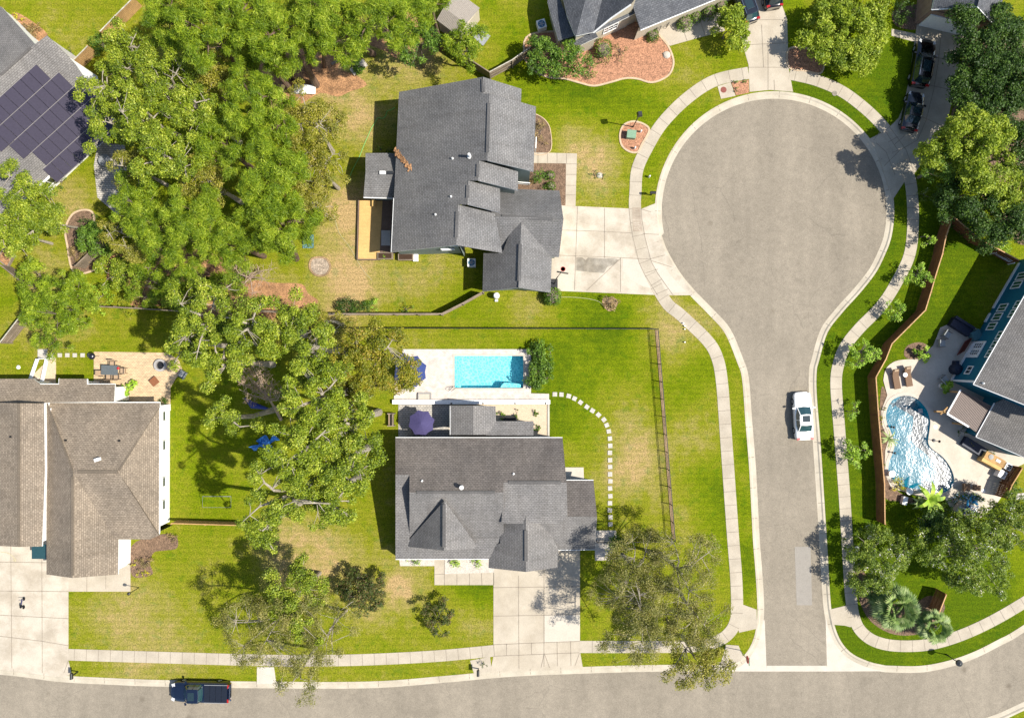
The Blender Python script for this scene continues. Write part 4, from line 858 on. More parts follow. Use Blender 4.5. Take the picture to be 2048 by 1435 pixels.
for r_ in range(5):
    for c_ in range(9 if r_ < 3 else 8):
        off = Bv + dd * (r_ * (rowh + .05)) + er * (r_ * .95 if r_ < 3 else 1.9 - (r_ - 3) * .5) - er * (c_ * 1.02 + .52) + dd * rowh / 2 + nq * .12
        mb = MB(); x = er * .49; y = dd * rowh / 2; z = nq * .03
        vs = [off + sx * x + sy * y + sz * z for sz in (-1, 1) for sx, sy in ((-1, -1), (1, -1), (1, 1), (-1, 1))]
        mb.add(vs, [(3, 2, 1, 0), (4, 5, 6, 7), (0, 1, 5, 4), (1, 2, 6, 5), (2, 3, 7, 6), (3, 0, 4, 7)]); mb.build('solar_panel', 'solar', parent=h.root)
mb = MB()
for r_ in range(6): 
    s0 = Bv + dd * (r_ * (rowh + .05) - .02) + er * (r_ * .95 if r_ < 3 else 1.9) + nq * .12; mb.bar(s0, s0 - er * 8.5, .05, .04)
mb.build('panel_rail', 'solar_gap', parent=h.root)
h.done()

# ---------- metal shed
h = House('shed', 'beige ribbed metal shed with lean-to by the pines', 915, 25, 'metal_roof', 'siding_cream', .1, .06, 'shed')
M1 = Plane(935, 20, 2.9, -.6, .8, .12); M1 = Plane(0, 0, 0, .6, -.8, .22, pt=P(910, 32, 2.9)); M2 = Plane(0, 0, 0, -.55, -.83, .0, pt=P(910, 32, 2.9))
ra, rb = (888, 16), (931, 48)
RA, RB = P(*ra, 2.95), P(*rb, 2.95); tr = (RB - RA).normalized(); nr = Vector((-tr.y, tr.x, 0)); nr = nr if nr.y > 0 else -nr
mb = MB(); lo = Vector((0, 0, -.5))
up1, up2 = RA + nr * 2.2 + lo, RB + nr * 2.2 + lo; dn1, dn2 = RA - nr * 1.2 + lo, RB - nr * 1.2 + lo
for k in range(18):
    f = k / 17; mb.bar(RA.lerp(RB, f), up1.lerp(up2, f), .07, .09); mb.bar(RA.lerp(RB, f), dn1.lerp(dn2, f), .07, .09)
mb.add([RA, RB, up2, up1, RA, RB, dn2, dn1], [(0, 1, 2, 3), (4, 7, 6, 5)]); mb.build('roof', 'metal_roof', parent=h.root)
mb = MB(); q = [RA + nr * 2.1, RB + nr * 2.1, RB - nr * 1.1, RA - nr * 1.1]; mb.prism([(v.x, v.y) for v in q], 0, 2.35); mb.build('wall', 'siding_cream', parent=h.root)
tag(slab('tarp', [(950, 46), (981, 73), (966, 93), (941, 70)], .12, 'grey_metal', thick=.1), 'flat grey tarp laid beside the metal shed', 'tarp')
# ================================================================ TREES AND PLANTS
def quads_mesh(name, V, rnd, mat, parent, origin):
    """V: (n,4,3) leaf quads in world space"""
    n = len(V); me = bpy.data.meshes.new(name)
    me.vertices.add(n * 4); me.vertices.foreach_set('co', (V.reshape(-1, 3) - np.array(origin)).ravel())
    me.loops.add(n * 4); me.loops.foreach_set('vertex_index', np.arange(n * 4, dtype=np.int32))
    me.polygons.add(n); me.polygons.foreach_set('loop_start', np.arange(0, n * 4, 4, dtype=np.int32))
    try: me.polygons.foreach_set('loop_total', np.full(n, 4, dtype=np.int32))
    except Exception: pass
    a = me.attributes.new('rnd', 'FLOAT', 'POINT'); a.data.foreach_set('value', np.repeat(rnd, 4))
    me.materials.append(MATS[mat]); me.update(calc_edges=True); me.validate()
    o = bpy.data.objects.new(name, me); col.objects.link(o)
    if parent is not None: o.parent = parent
    else: o.location = origin
    return o
def unit(a): return a / np.maximum(1e-9, np.linalg.norm(a, axis=-1, keepdims=True))
def leaf_cloud(rg, C, Rd, dens, size, asp=.5, zsq=.75, up=.5, shell=.55, lowcut=-.35):
    """C (k,3) puff centres, Rd (k,) radii -> quads and a random value that is shared by a puff in part"""
    cnt = np.maximum(6, (dens * Rd ** 2).astype(int)); k = np.repeat(np.arange(len(C)), cnt); n = len(k)
    d = unit(rg.normal(size=(n, 3))); d[:, 2] = np.where(d[:, 2] < lowcut, -d[:, 2], d[:, 2])
    r = Rd[k] * (shell + (1 - shell) * rg.random(n) ** .7) * (1 + .12 * rg.normal(size=n))
    pos = C[k] + d * r[:, None] * np.array([1, 1, zsq])
    nrm = unit(d * .55 + rg.normal(size=(n, 3)) * .55 + np.array([0, 0, up])); t = unit(np.cross(nrm, rg.normal(size=(n, 3)))); b = np.cross(nrm, t)
    L = size * (.6 + .8 * rg.random(n)); W = L * asp
    t = t * L[:, None] / 2; b = b * W[:, None] / 2
    V = np.stack([pos - t, pos + b, pos + t, pos - b], 1)
    pr = rg.random(len(C)); rnd = np.clip(.28 * pr[k] + .72 * rg.random(n), 0, 1); return V, rnd
def crown_puffs(rg, R, V, n, pr, hollow=.0, lob=.22, flat=.3):
    ph = rg.random(4) * 6.28; az = rg.random(n) * 2 * math.pi; u = np.sqrt(rg.random(n) * (1 - hollow) + hollow)
    m = 1 + lob * np.sin(2 * az + ph[0]) * .5 + lob * np.sin(3 * az + ph[1]) * .7 + lob * np.sin(5 * az + ph[2]) * .5
    r = R * u * m; zt = V * np.sqrt(np.clip(1 - (u * .93) ** 2, 0, 1)); lowp = rg.random(n) < .34; z = np.where(lowp, zt * (rg.random(n) * 1.1 - .55), zt * (flat + (1 - flat) * rg.random(n) ** .6) - V * .15 * rg.random(n))
    C = np.stack([r * np.cos(az), r * np.sin(az), z], 1); Rd = pr * (.65 + .7 * rg.random(n)); return C, Rd
def limbs(mb, rg, base, mid, C, r0, nmain=6, twigs=40, tw=.02, lift=0.0):
    """trunk to the crown's middle, main limbs to spread puffs, twigs on to more puffs"""
    base = Vector(base); mid = Vector(mid); k1 = base.lerp(mid, .5) + Vector((rg.normal() * .15, rg.normal() * .15, 0))
    mb.tube([base - Vector((0, 0, .1)), base.lerp(k1, .5), k1, mid], [r0 * 1.35, r0, r0 * .8, r0 * .55], 8)
    if len(C) == 0: return
    order = rg.permutation(len(C)); ends = []
    far = sorted(order[:max(nmain * 3, 1)], key=lambda i: -np.linalg.norm(C[i][:2] - np.array(mid)[:2]))[:nmain]
    for i in far:
        e = Vector(C[i]) + Vector((0, 0, lift)); m = mid.lerp(e, .5) + Vector((rg.normal() * .3, rg.normal() * .3, abs(rg.normal()) * .3 + lift))
        mb.tube([k1.lerp(mid, .6), mid.lerp(m, .5), m, e], [r0 * .5, r0 * .36, r0 * .24, r0 * .07], 5); ends.append(m); ends.append(mid.lerp(m, .6)); ends.append(m.lerp(e, .5))
    ends = ends or [mid]
    for i in order[:twigs]:
        e = Vector(C[i]); s_ = min(ends, key=lambda q: (q - e).length); m = s_.lerp(e, .55) + Vector((rg.normal() * .12, rg.normal() * .12, .12))
        mb.tube([s_, m, e + Vector((0, 0, .1))], [tw * 1.6, tw * 1.1, tw * .35], 4)
SPEC = {
    # dens, leaf size, aspect, puff radius, puffs per m2, z squash, up, bark, limb scale
    'oak':    dict(lift=.12, lob=.34, mat='leaf_oak', dens=900, size=.15, asp=.62, pr=.56, ppm=1.4, V=.42, bark='bark_pale', tw=.022, twigs=90, hollow=.0),
    'pine':   dict(mat='leaf_pine', dens=900, size=.34, asp=.13, pr=.60, ppm=1.8, V=.6, bark='bark_pine', tw=.02, twigs=25, shell=.25),
    'bright': dict(mat='leaf_bright', dens=520, size=.23, asp=.5, pr=.6, ppm=2.3, V=.6, bark='bark', tw=.02, twigs=20),
    'dark':   dict(mat='leaf_dark', dens=480, size=.2, asp=.5, pr=.7, ppm=2.0, V=.5, bark='bark', tw=.02, twigs=15),
    'olive':  dict(lift=.12, mat='leaf_olive', dens=700, size=.13, asp=.6, pr=.5, ppm=2.2, V=.45, bark='bark_pale', tw=.022, twigs=110),
    'rust':   dict(mat='leaf_rust', dens=750, size=.15, asp=.6, pr=.55, ppm=2.3, V=.4, bark='bark_pale', tw=.022, twigs=90),
    'birch':  dict(lift=.12, mat='leaf_birch', dens=480, size=.105, asp=.6, pr=.6, ppm=2.0, V=.42, bark='bark_pale', tw=.014, twigs=150, shell=.15),
    'myrtle': dict(mat='leaf_myrtle', dens=600, size=.16, asp=.5, pr=.42, ppm=4.5, V=.65, bark='bark_pale', tw=.015, twigs=20),
    'willow': dict(mat='leaf_pine', dens=650, size=.26, asp=.22, pr=.5, ppm=2.4, V=.45, bark='bark', tw=.02, twigs=40),
    'purple': dict(mat='leaf_purple', dens=700, size=.15, asp=.5, pr=.3, ppm=9, V=.6, bark='bark', tw=.015, twigs=20),
    'shrubtree': dict(mat='leaf_shrub', dens=420, size=.19, asp=.5, pr=.42, ppm=4.5, V=.6, bark='bark', tw=.02, twigs=15),
    'young':  dict(mat='leaf_lime', dens=320, size=.24, asp=.35, pr=.3, ppm=5.0, V=.8, bark='bark', tw=.02, twigs=30),
}
TREES = []
def tree(px, py, rpx, h, kind, label, name=None, base=None, ell=1.0, rot=0.0, seed=0, group=None, cat='tree', thin=1.0, vz=None):
    """px,py: where the crown's middle is seen; rpx: its radius in picture units; h: height of the top"""
    sp = dict(SPEC[kind]); rg = np.random.default_rng(int(px * 7 + py * 13 + seed)); R_ = rpx / 20 * (H - h * .8) / H
    V_ = (vz or sp['V']) * R_; V_ = min(V_ * 1.6, h * .5); zc = h - V_ * 1.05
    c = P(px, py, h - V_ * .45); b = P(*base) if base else Vector((c.x + rg.normal() * .25, c.y + rg.normal() * .25, 0))
    n = max(5, int(math.pi * R_ * R_ * sp['ppm'] * thin * 1.25))
    C, Rd = crown_puffs(rg, R_, V_, n, sp['pr'], sp.get('hollow', 0), lob=sp.get('lob', .22)); C[:, 2] += np.where(rg.random(n) < .25, -1, 0) * min(1.2, h * .1) * rg.random(n)
    C[:, 1] *= ell; ca, sa = math.cos(rot), math.sin(rot); C[:, :2] = C[:, :2] @ np.array([[ca, sa], [-sa, ca]]); C += np.array([c.x, c.y, zc])
    C[:, 2] = np.maximum(C[:, 2], .5)
    root = thing(name or {'pine': 'pine_tree', 'oak': 'oak_tree', 'myrtle': 'crape_myrtle', 'birch': 'birch_tree'}.get(kind, 'tree'), label, cat, tuple(b), group)
    Vq, rnd = leaf_cloud(rg, C, Rd, sp['dens'], sp['size'], sp['asp'], shell=sp.get('shell', .5))
    quads_mesh('crown', Vq, rnd, sp['mat'], root, b)
    mb = MB(); r0 = max(.05, min(.32, h * .019))
    limbs(mb, rg, b, (c.x, c.y, zc + V_ * .1), C, r0, max(3, min(9, int(R_ * 1.6))), min(sp['twigs'], n), sp['tw'], sp.get('lift', 0))
    mb.build('trunk', sp['bark'], parent=root); TREES.append(root); return root
def bush(px, py, rpx, h, label, mat='leaf_shrub', name='shrub', cat='shrub', ell=1.0, rot=0.0, size=.13, clipped=False, dens=1.0, group=None, asp=.55, flower=False):
    rg = np.random.default_rng(int(px * 11 + py * 5)); R_ = rpx / 20 * (H - h) / H; c = P(px, py, h * .6); b = Vector((c.x, c.y, 0))
    root = thing(name, label, cat, tuple(b), group)
    if clipped:
        n = int(900 * R_ * R_ * dens) + 60; d = unit(rg.normal(size=(n, 3))); d[:, 2] = np.abs(d[:, 2]); sq = np.sign(d) * np.abs(d) ** .75; pos = sq * np.array([R_, R_ * ell, h * .95]) * (.86 + .16 * rg.random((n, 1)))
        pos[:, :2] = pos[:, :2] @ np.array([[math.cos(rot), math.sin(rot)], [-math.sin(rot), math.cos(rot)]])
        nrm = unit(d * .8 + rg.normal(size=(n, 3)) * .5); t = unit(np.cross(nrm, rg.normal(size=(n, 3)))); bb = np.cross(nrm, t); L = size * (.6 + .8 * rg.random(n)); t = t * L[:, None] / 2; bb = bb * L[:, None] * asp / 2
        pos += np.array([b.x, b.y, .03]); V = np.stack([pos - t, pos + bb, pos + t, pos - bb], 1); rnd = rg.random(n)
        quads_mesh('foliage', V, rnd, mat, root, b); m2 = MB().lathe((b.x, b.y, 0), [(R_ * .45, 0), (R_ * .75 * min(1, ell), h * .4), (R_ * .6 * min(1, ell), h * .75), (.02, h * .85)], 12); m2.build('stem', 'bark', parent=root)
        return root
    n = max(4, int(R_ * R_ * 26)); C, Rd = crown_puffs(rg, R_, h * .55, n, max(.10, min(.3, R_ * .35)), lob=.3)
    C[:, 1] *= ell; C[:, :2] = C[:, :2] @ np.array([[math.cos(rot), math.sin(rot)], [-math.sin(rot), math.cos(rot)]]); C += np.array([b.x, b.y, h * .4]); C[:, 2] = np.maximum(C[:, 2], .1)
    V, rnd = leaf_cloud(rg, C, Rd, 330 * dens, size, asp, shell=.3); V[..., 2] = np.maximum(V[..., 2], .02); quads_mesh('foliage', V, rnd, mat, root, b)
    mb = MB()
    for i in range(min(7, n)): mb.tube([b, b.lerp(Vector(C[i]), .5) + Vector((0, 0, .05)), Vector(C[i])], [.03, .02, .008], 4)
    mb.build('stem', 'bark', parent=root); return root
def fan_palm(px, py, rpx, h, label, nf=34):
    rg = np.random.default_rng(int(px)); c = P(px, py, h); b = Vector((c.x, c.y, 0)); root = thing('fan_palm', label, 'palm tree', tuple(b)); R_ = rpx / 20 * (H - h) / H
    MB().tube([b, b + Vector((0, 0, h * .5)), b + Vector((.05, 0, h * .9))], [.22, .19, .16], 10).build('trunk', 'bark', parent=root)
    Vs = []; rn = []; st = MB()
    for i in range(nf):
        az = i * 2.399 + rg.normal() * .15; el = 1.35 - 1.75 * (i / nf) ** .8; L = R_ * (.50 + .08 * rg.random()); d = Vector((math.cos(az) * math.cos(el), math.sin(az) * math.cos(el), math.sin(el)))
        s0 = b + Vector((0, 0, h * .88)); e = s0 + d * L; e.z -= .1; st.tube([s0, e], [.018, .012], 4)
        side = d.cross(Vector((0, 0, 1))).normalized(); upv = side.cross(d).normalized(); r_ = rg.random() * .5
        for k in range(17):
            a = (k - 8) / 8 * 1.45; fl = R_ * (.52 - .12 * abs(a) / 1.45) ; dr = (d * math.cos(a) + side * math.sin(a)).normalized()
            w = upv.cross(dr).normalized() * .075; mid = e + dr * fl * .55 + Vector((0, 0, .03)); tip = e + dr * fl + Vector((0, 0, -fl * (.22 + .25 * rg.random()))) 
            Vs.append([e, mid + w, tip, mid - w]); rn.append(min(1, r_ + .5 * rg.random()))
    quads_mesh('fronds', np.array([[tuple(q) for q in v] for v in Vs]), np.array(rn), 'leaf_palm', root, b); st.build('leaf_stalks', 'leaf_palm', parent=root); return root
def blade_plant(px, py, rpx, h, label, n=10, mat='leaf_lime', name='banana_plant', w=.2, seed=0, cat='plant', el0=1.0, droop=.5, base_h=None):
    rg = np.random.default_rng(int(px * 3 + py) + seed); bh = h * .55 if base_h is None else base_h; c = P(px, py, bh); b = Vector((c.x, c.y, 0)); root = thing(name, label, cat, tuple(b)); R_ = rpx / 20 * (H - h) / H
    Vs = []; rn = []
    for i in range(n):
        az = 2 * math.pi * i / n + rg.normal() * .2; L = R_ * (.75 + .35 * rg.random()); d = Vector((math.cos(az), math.sin(az), 0)); sd = Vector((-d.y, d.x, 0)); S = 6; prev = None
        for k in range(S + 1):
            f = k / S; c_ = b + Vector((0, 0, bh)) + d * (L * f) + Vector((0, 0, (h - bh) * 2.2 * f * (1 - f * (.7 + droop * .5)) )); ww = w * math.sin(math.pi * min(1, .12 + f * .88)) ** .7 * (1 if f < .98 else .1)
            cur = (c_ - sd * ww / 2 + Vector((0, 0, .04 * ww)), c_, c_ + sd * ww / 2 + Vector((0, 0, .04 * ww)))
            if prev: Vs.append([prev[0], prev[1], cur[1], cur[0]]); Vs.append([prev[1], prev[2], cur[2], cur[1]]); r0 = .4 + .5 * rg.random(); rn += [r0, min(1, r0 + .12)]
            prev = cur
    quads_mesh('leaves', np.array([[tuple(q) for q in v] for v in Vs]), np.array(rn), mat, root, b); MB().tube([b, b + Vector((0, 0, bh))], [.08, .05], 6).build('stem', 'leaf_shrub', parent=root) if 'rnd' else None; return root
def bare_tree(px, py, tips, h, label, mat='twig_dead', leaves=True, base=None, name='dead_tree'):
    """leafless limbs fanning out to tips (px)"""
    rg = np.random.default_rng(int(px + py)); b = P(*(base or (px, py))); root = thing(name, label, 'dead tree', tuple(b)); mb = MB(); k = P(px, py, h * .7)
    mb.tube([b, b.lerp(k, .5), k], [.17, .13, .09], 7); Vs = []
    for x, y in tips:
        e = P(x, y, h * (.85 + .25 * rg.random())); m = k.lerp(e, .5) + Vector((rg.normal() * .2, rg.normal() * .2, .2)); mb.tube([k, m, e], [.08, .05, .015], 5)
        for q in range(9):
            s = k.lerp(m, .4).lerp(e, .25 + .7 * rg.random()); a = rg.random() * 6.28; t = s + Vector((math.cos(a), math.sin(a), .2)) * (.4 + .7 * rg.random()); mb.tube([s, s.lerp(t, .5) + Vector((.05, .05, .08)), t], [.022, .016, .006], 4); Vs.append(tuple(t))
            for z in range(2): a2 = a + rg.normal(); t2 = s.lerp(t, .6); mb.tube([t2, t2 + Vector((math.cos(a2), math.sin(a2), .1)) * .45], [.012, .004], 3)
    mb.build('branches', mat, parent=root)
    if leaves:
        V, r = leaf_cloud(rg, np.array(Vs), np.full(len(Vs), .28), 200, .13, .5); quads_mesh('withered_leaves', V, r, 'leaf_dead', root, b)
    return root

# ---- the grove at the top
T_ = tree
T_(326, 25, 60, 13, 'pine', 'tall pine at the far end of the grove, against the brown fence corner')
T_(400, 48, 66, 15, 'pine', 'tall yellow-green pine second along the top edge of the grove')
T_(470, 22, 60, 15, 'pine', 'pine crown cut by the top of the photo, third from the brown fence')
T_(548, 45, 66, 15, 'pine', 'broad pine crown fourth along the top edge of the grove')
T_(618, 22, 58, 15, 'pine', 'pine crown fifth along the top edge of the grove', base=(616, 138))
T_(680, 50, 58, 13, 'pine', 'pine with bare trunk standing clear on the pine straw', base=(747, 108))
T_(745, 20, 52, 14, 'pine', 'pine between the bare trunk and the shed', base=(795, 66))
T_(808, 22, 50, 12, 'pine', 'pine crown nearest the metal shed', base=(790, 50))
T_(862, 10, 36, 10, 'pine', 'small pine overhanging the metal shed roof')
T_(512, 92, 48, 12, 'pine', 'pine crown just below the top row, above the shed path')
T_(560, 95, 40, 12, 'pine', 'rounded pine crown over two leaning trunks', base=(592, 158))
T_(640, 95, 36, 10, 'pine', 'low pine crown beside the mulch path', base=(648, 132))
T_(835, 78, 38, 6.5, 'shrubtree', 'small leafy tree throwing shade on the lawn below the shed')
T_(932, 85, 42, 6.5, 'willow', 'grey-green tree at the fence angle beside the shed')
T_(262, 112, 62, 11, 'oak', 'bright oak crown beside the brown fence panels')
T_(325, 160, 62, 12, 'oak', 'bright oak crown on the inner edge of the dark gap')
T_(205, 175, 55, 10, 'oak', 'oak crown reaching over the solar roof corner')
T_(225, 245, 50, 10, 'oak', 'oak crown beside the white window wall')
T_(285, 232, 60, 13, 'oak', 'oak crown in the middle of the upper left grove')
T_(378, 215, 56, 12, 'oak', 'oak crown below the thin brown crowned tree')
T_(330, 310, 62, 13, 'oak', 'large oak crown above the shaded stone patio')
T_(250, 330, 34, 8, 'olive', 'pale sparse tree over the stone patio')
T_(412, 118, 46, 10, 'olive', 'thin olive crown between dark gaps at the grove top')
T_(452, 168, 46, 10, 'olive', 'thin olive crown behind the bright pines')
T_(495, 195, 62, 14, 'pine', 'big bright pine crown in the grove centre')
T_(430, 275, 55, 12, 'pine', 'pine crown left of the small leafed oak')
T_(535, 250, 52, 12, 'pine', 'bright pine crown hugging the small leafed oak', base=(571, 150))
T_(520, 345, 72, 15, 'pine', 'widest bright pine, its crown nearest the blue tarp side')
T_(555, 440, 66, 14, 'pine', 'dense bright pine with its leaning trunk by the fire pit', base=(592, 517))
T_(618, 235, 66, 10, 'olive', 'small leafed oak spreading onto the tan lawn')
T_(640, 330, 52, 9, 'olive', 'small leafed oak above the deck side lawn')
T_(610, 400, 58, 9, 'olive', 'small leafed oak beside the blue tarp')
T_(400, 350, 50, 11, 'olive', 'brownish thin crown at the middle of the grove')
T_(262, 392, 52, 9, 'willow', 'grey leafed tree over the left yard fence'); T_(185, 478, 34, 3.5, 'shrubtree', 'dark leafy small tree inside the curved bed'); T_(250, 470, 44, 7, 'olive', 'thin crown above the long slanting grey fence')
T_(375, 430, 62, 13, 'pine', 'pine crown at the lower left of the grove')
T_(310, 455, 58, 11, 'pine', 'pale pine crown beside the long grey fence')
T_(440, 480, 58, 12, 'pine', 'pale pine crown over the needle covered clearing')
T_(355, 530, 46, 9, 'pine', 'thin pine crown in the clearing', thin=.7)
T_(420, 560, 42, 8, 'pine', 'small pine at the foot of the clearing', thin=.7)
T_(285, 560, 48, 5, 'willow', 'low pale tree in the weeds by the grey fence', thin=.8); T_(225, 545, 36, 3, 'oak', 'low yellow green scrub by the slanting fence'); T_(345, 590, 40, 4, 'willow', 'low scrubby tree above the grey board fence', thin=.8)
T_(48, 405, 62, 7, 'oak', 'yellow-green oak at the edge below the solar roofed house')
T_(20, 460, 48, 6.5, 'oak', 'oak crown cut by the photo edge above the raised bed')
T_(84, 442, 36, 6, 'oak', 'small oak lobe beside the fallen trunk')
T_(98, 612, 80, 6, 'willow', 'wide feathery tree straddling the two left fences')
# ---- the great oaks in the middle
T_(410, 635, 80, 15.4, 'oak', 'wide oak crown shading the tan patio')
T_(365, 690, 44, 12.8, 'oak', 'oak crown beside the fire pit patio')
T_(500, 650, 60, 16.6, 'oak', 'oak crown above the dead brown tree')
T_(440, 730, 50, 14.1, 'oak', 'oak crown over the curved patio edge')
T_(605, 690, 66, 16.6, 'oak', 'oak crown between the dead tree and the white trunked tree')
T_(645, 640, 46, 9, 'olive', 'pale trunked thin tree by the fence gap', thin=.6)
T_(745, 718, 78, 12.8, 'rust', 'rust tinted tree reaching over the blue umbrella')
T_(690, 780, 50, 12.8, 'rust', 'rust tinted tree below the black fence')
T_(622, 800, 72, 17.9, 'oak', 'great oak crown in the middle of the side yard')
T_(452, 836, 44, 14.1, 'oak', 'oak limb crown reaching toward the tan house', thin=.55)
T_(690, 850, 62, 16.6, 'oak', 'great oak crown beside the corner house patio')
T_(597, 905, 62, 19.2, 'oak', 'great oak crown above the blue play tarp')
T_(660, 940, 75, 17.9, 'oak', 'great oak crown touching the corner house shadow')
T_(560, 1000, 75, 17.9, 'oak', 'great oak crown over the end of the gold fence')
T_(645, 1005, 50, 15.4, 'oak', 'rounded oak lobe above the front lawn')
T_(520, 1065, 38, 14.1, 'oak', 'lowest oak lobe hanging over the front lawn')
# ---- front trees
T_(592, 1198, 66, 9, 'oak', 'compact green half of the front lawn tree nearest the gold fence', name='tree')
T_(545, 1250, 100, 9.5, 'birch', 'sparse pale barked tree over the footpath and street', thin=.95)
T_(590, 1360, 46, 8, 'birch', 'sparse twiggy crown hanging over the street kerb', thin=.8)
T_(655, 1265, 62, 7, 'birch', 'very thin crown on the front lawn', thin=.6)
T_(1270, 1150, 75, 9, 'birch', 'sparse grey twigged tree beside the garage driveway')
T_(1370, 1155, 85, 10, 'birch', 'wide sparse tree on the corner lawn', thin=.9)
T_(1290, 1245, 85, 10, 'birch', 'sparse tree shading the driveway and path')
T_(1400, 1240, 60, 9, 'birch', 'thin tree behind the stop sign', thin=.8)
T_(1395, 1325, 62, 8, 'olive', 'leafier small tree hanging over the main road')
T_(721, 1187, 44, 3.4, 'purple', 'round bronze tinted small tree on the front lawn', name='crape_myrtle')
T_(873, 1238, 33, 3.0, 'purple', 'smaller bronze tree nearer the driveway', name='crape_myrtle', thin=.55)
# ---- right hand side
T_(1705, 55, 84, 4.0, 'bright', 'round light green shade tree beside the turning circle', vz=.6)
T_(1466, 50, 36, 3.8, 'bright', 'small bright tree beside the upper driveway')
for x, y, r, hh, k, l in ((1990, 75, 75, 6.5, 'dark', 'dark evergreen beside the brick garage'), (1975, 150, 66, 6.5, 'dark', 'dark evergreen overhanging the parked black cars'), (2045, 150, 66, 7, 'dark', 'dark evergreen cut by the photo edge, uppermost'),
                          (1990, 210, 62, 6.5, 'dark', 'dark evergreen above the sunlit crown'), (2050, 290, 60, 7, 'dark', 'dark evergreen behind the sunlit crown'), (1940, 385, 52, 5.5, 'dark', 'dark evergreen below the sunlit crown near the footpath'),
                          (1998, 440, 48, 5.5, 'dark', 'dark evergreen behind the wooden fence corner'), (2045, 440, 40, 6, 'dark', 'dark evergreen at the photo edge above the blue house')): T_(x, y, r, hh, k, l, name='evergreen_tree')
T_(1962, 295, 82, 9, 'bright', 'large sunlit green tree beside the second driveway')
T_(1900, 320, 42, 6.5, 'shrubtree', 'mid green tree edging the driveway mouth')
T_(2035, 385, 36, 6, 'bright', 'sunlit small crown at the photo edge')
T_(1762, 1122, 63, 5, 'myrtle', 'white flowering crape myrtle at the end of the wooden fence')
T_(1955, 1110, 86, 6.5, 'myrtle', 'large white flowering crape myrtle behind the flower terrace')
T_(2030, 1050, 50, 6, 'myrtle', 'flowering crape myrtle cut by the photo edge')
T_(1868, 1048, 26, 3.5, 'dark', 'dark round tree between the two flowering trees', name='evergreen_tree')
fan_palm(1795, 1218, 50, 2.8, 'large pale fan palm at the corner of the footpath', 44); fan_palm(1873, 1255, 36, 2.4, 'smaller fan palm leaning over the footpath', 30); fan_palm(1750, 1180, 24, 1.6, 'low fan palm hidden beneath the flowering tree', 16)
# street saplings on the verge side of the wooden fence
for x, y, r, hh, l, th in ((1846, 548, 26, 3.0, 'lime green sapling highest along the wooden fence', .7), (1795, 618, 20, 2.6, 'thin sapling where the fence bends', .8), (1733, 706, 30, 3.4, 'fullest lime sapling beside the fence bend', 1.0), (1860, 474, 16, 2.0, 'tiny sapling in the shade at the fence top', .4),
                          (1709, 822, 18, 1.8, 'bare looking sapling level with the white car', .5), (1717, 904, 28, 3.0, 'lime sapling below the white car', .8)): T_(x, y, r, hh, 'young', l, name='sapling', thin=th)
# ---- shrubs
bush(1105, 592, 19, 1.6, 'clipped round green bush at the driveway corner', clipped=True, name='bush', cat='bush', size=.16)
bush(1219, 606, 16, .8, 'small half brown bush alone on the lawn', 'leaf_brown')
bush(1078, 355, 17, 1.2, 'loose green shrub by the porch steps', 'leaf_shrub'); bush(1101, 350, 10, .9, 'small clipped ball shrub, upper of the pair', 'leaf_shrub', clipped=True); bush(1102, 371, 10, .9, 'small clipped ball shrub, lower of the pair', 'leaf_shrub', clipped=True); bush(1062, 360, 12, .7, 'purple brown shrub against the porch', 'leaf_brown')
bush(1080, 262, 17, 1.0, 'golden brown shrub in the narrow house bed', 'leaf_brown', ell=1.5)
bush(1207, 98, 19, 1.6, 'tall dark green clipped shrub on the pink mulch', clipped=True, ell=1.35); bush(1242, 102, 16, .9, 'wispy brown shrub on the pink mulch', 'leaf_brown', dens=.6)
T_(1085, 110, 38, 4, 'shrubtree', 'bushy tree at the fence end of the pink bed'); T_(1138, 112, 36, 4, 'shrubtree', 'bushy tree at the cream gable corner'); bush(1180, 138, 16, .9, 'low bright shrub beside the bushy trees')
bush(1306, 70, 13, 1.0, 'clipped dark box shrub at the end of the front walk', clipped=True); bush(1370, 42, 17, 1.3, 'clipped shrub by the porch railing', clipped=True); bush(1392, 33, 12, 1.1, 'small clipped shrub beside the porch railing', clipped=True); bush(1418, 22, 16, 1.2, 'dark hedge clump under the white gutter', clipped=True); bush(1443, 12, 14, 1.0, 'dark hedge clump at the driveway head', clipped=True)
for x, y, l in ((1472, 166, 'left small shrub of three in the square planter'), (1489, 162, 'right small shrub of three in the square planter'), (1473, 178, 'lowest small shrub of three in the square planter')): bush(x, y, 6, .4, l)
HEDGE = 1
for x, y, r, l in ((1082, 705, 19, 'leafy hedge plant at the upper end of the pool hedge'), (1083, 735, 18, 'leafy hedge plant in the middle of the pool hedge'), (1084, 765, 18, 'leafy hedge plant at the lower end of the pool hedge')): T_(x, y, r + 4, 1.5, 'shrubtree', l, name='hedge_plant', cat='hedge')
for x, y, l in ((1002, 828, 'small green tuft nearest the rear porch roof'), (1034, 828, 'small green tuft second along the tan gravel'), (1074, 826, 'small green tuft at the gravel corner'), (1076, 852, 'small green tuft below the others on the gravel')): bush(x, y, 9, .5, l, 'leaf_shrub', size=.2)
for x, y, l in ((830, 1123, 'low green shrub under the first front window'), (910, 1125, 'low green shrub beside the front door path'), (953, 1125, 'low green shrub near the garage gable')): bush(x, y, 13, .5, l, 'leaf_lime', ell=.6)
bush(705, 612, 30, 1.5, 'spreading dark shrub against the rear fence', 'leaf_dark', ell=.6); bush(812, 619, 12, .5, 'small dark plant at the foot of the rear fence'); bush(742, 608, 16, .9, 'light green shrub beside the dark spreading shrub', 'leaf_lime', ell=.7)
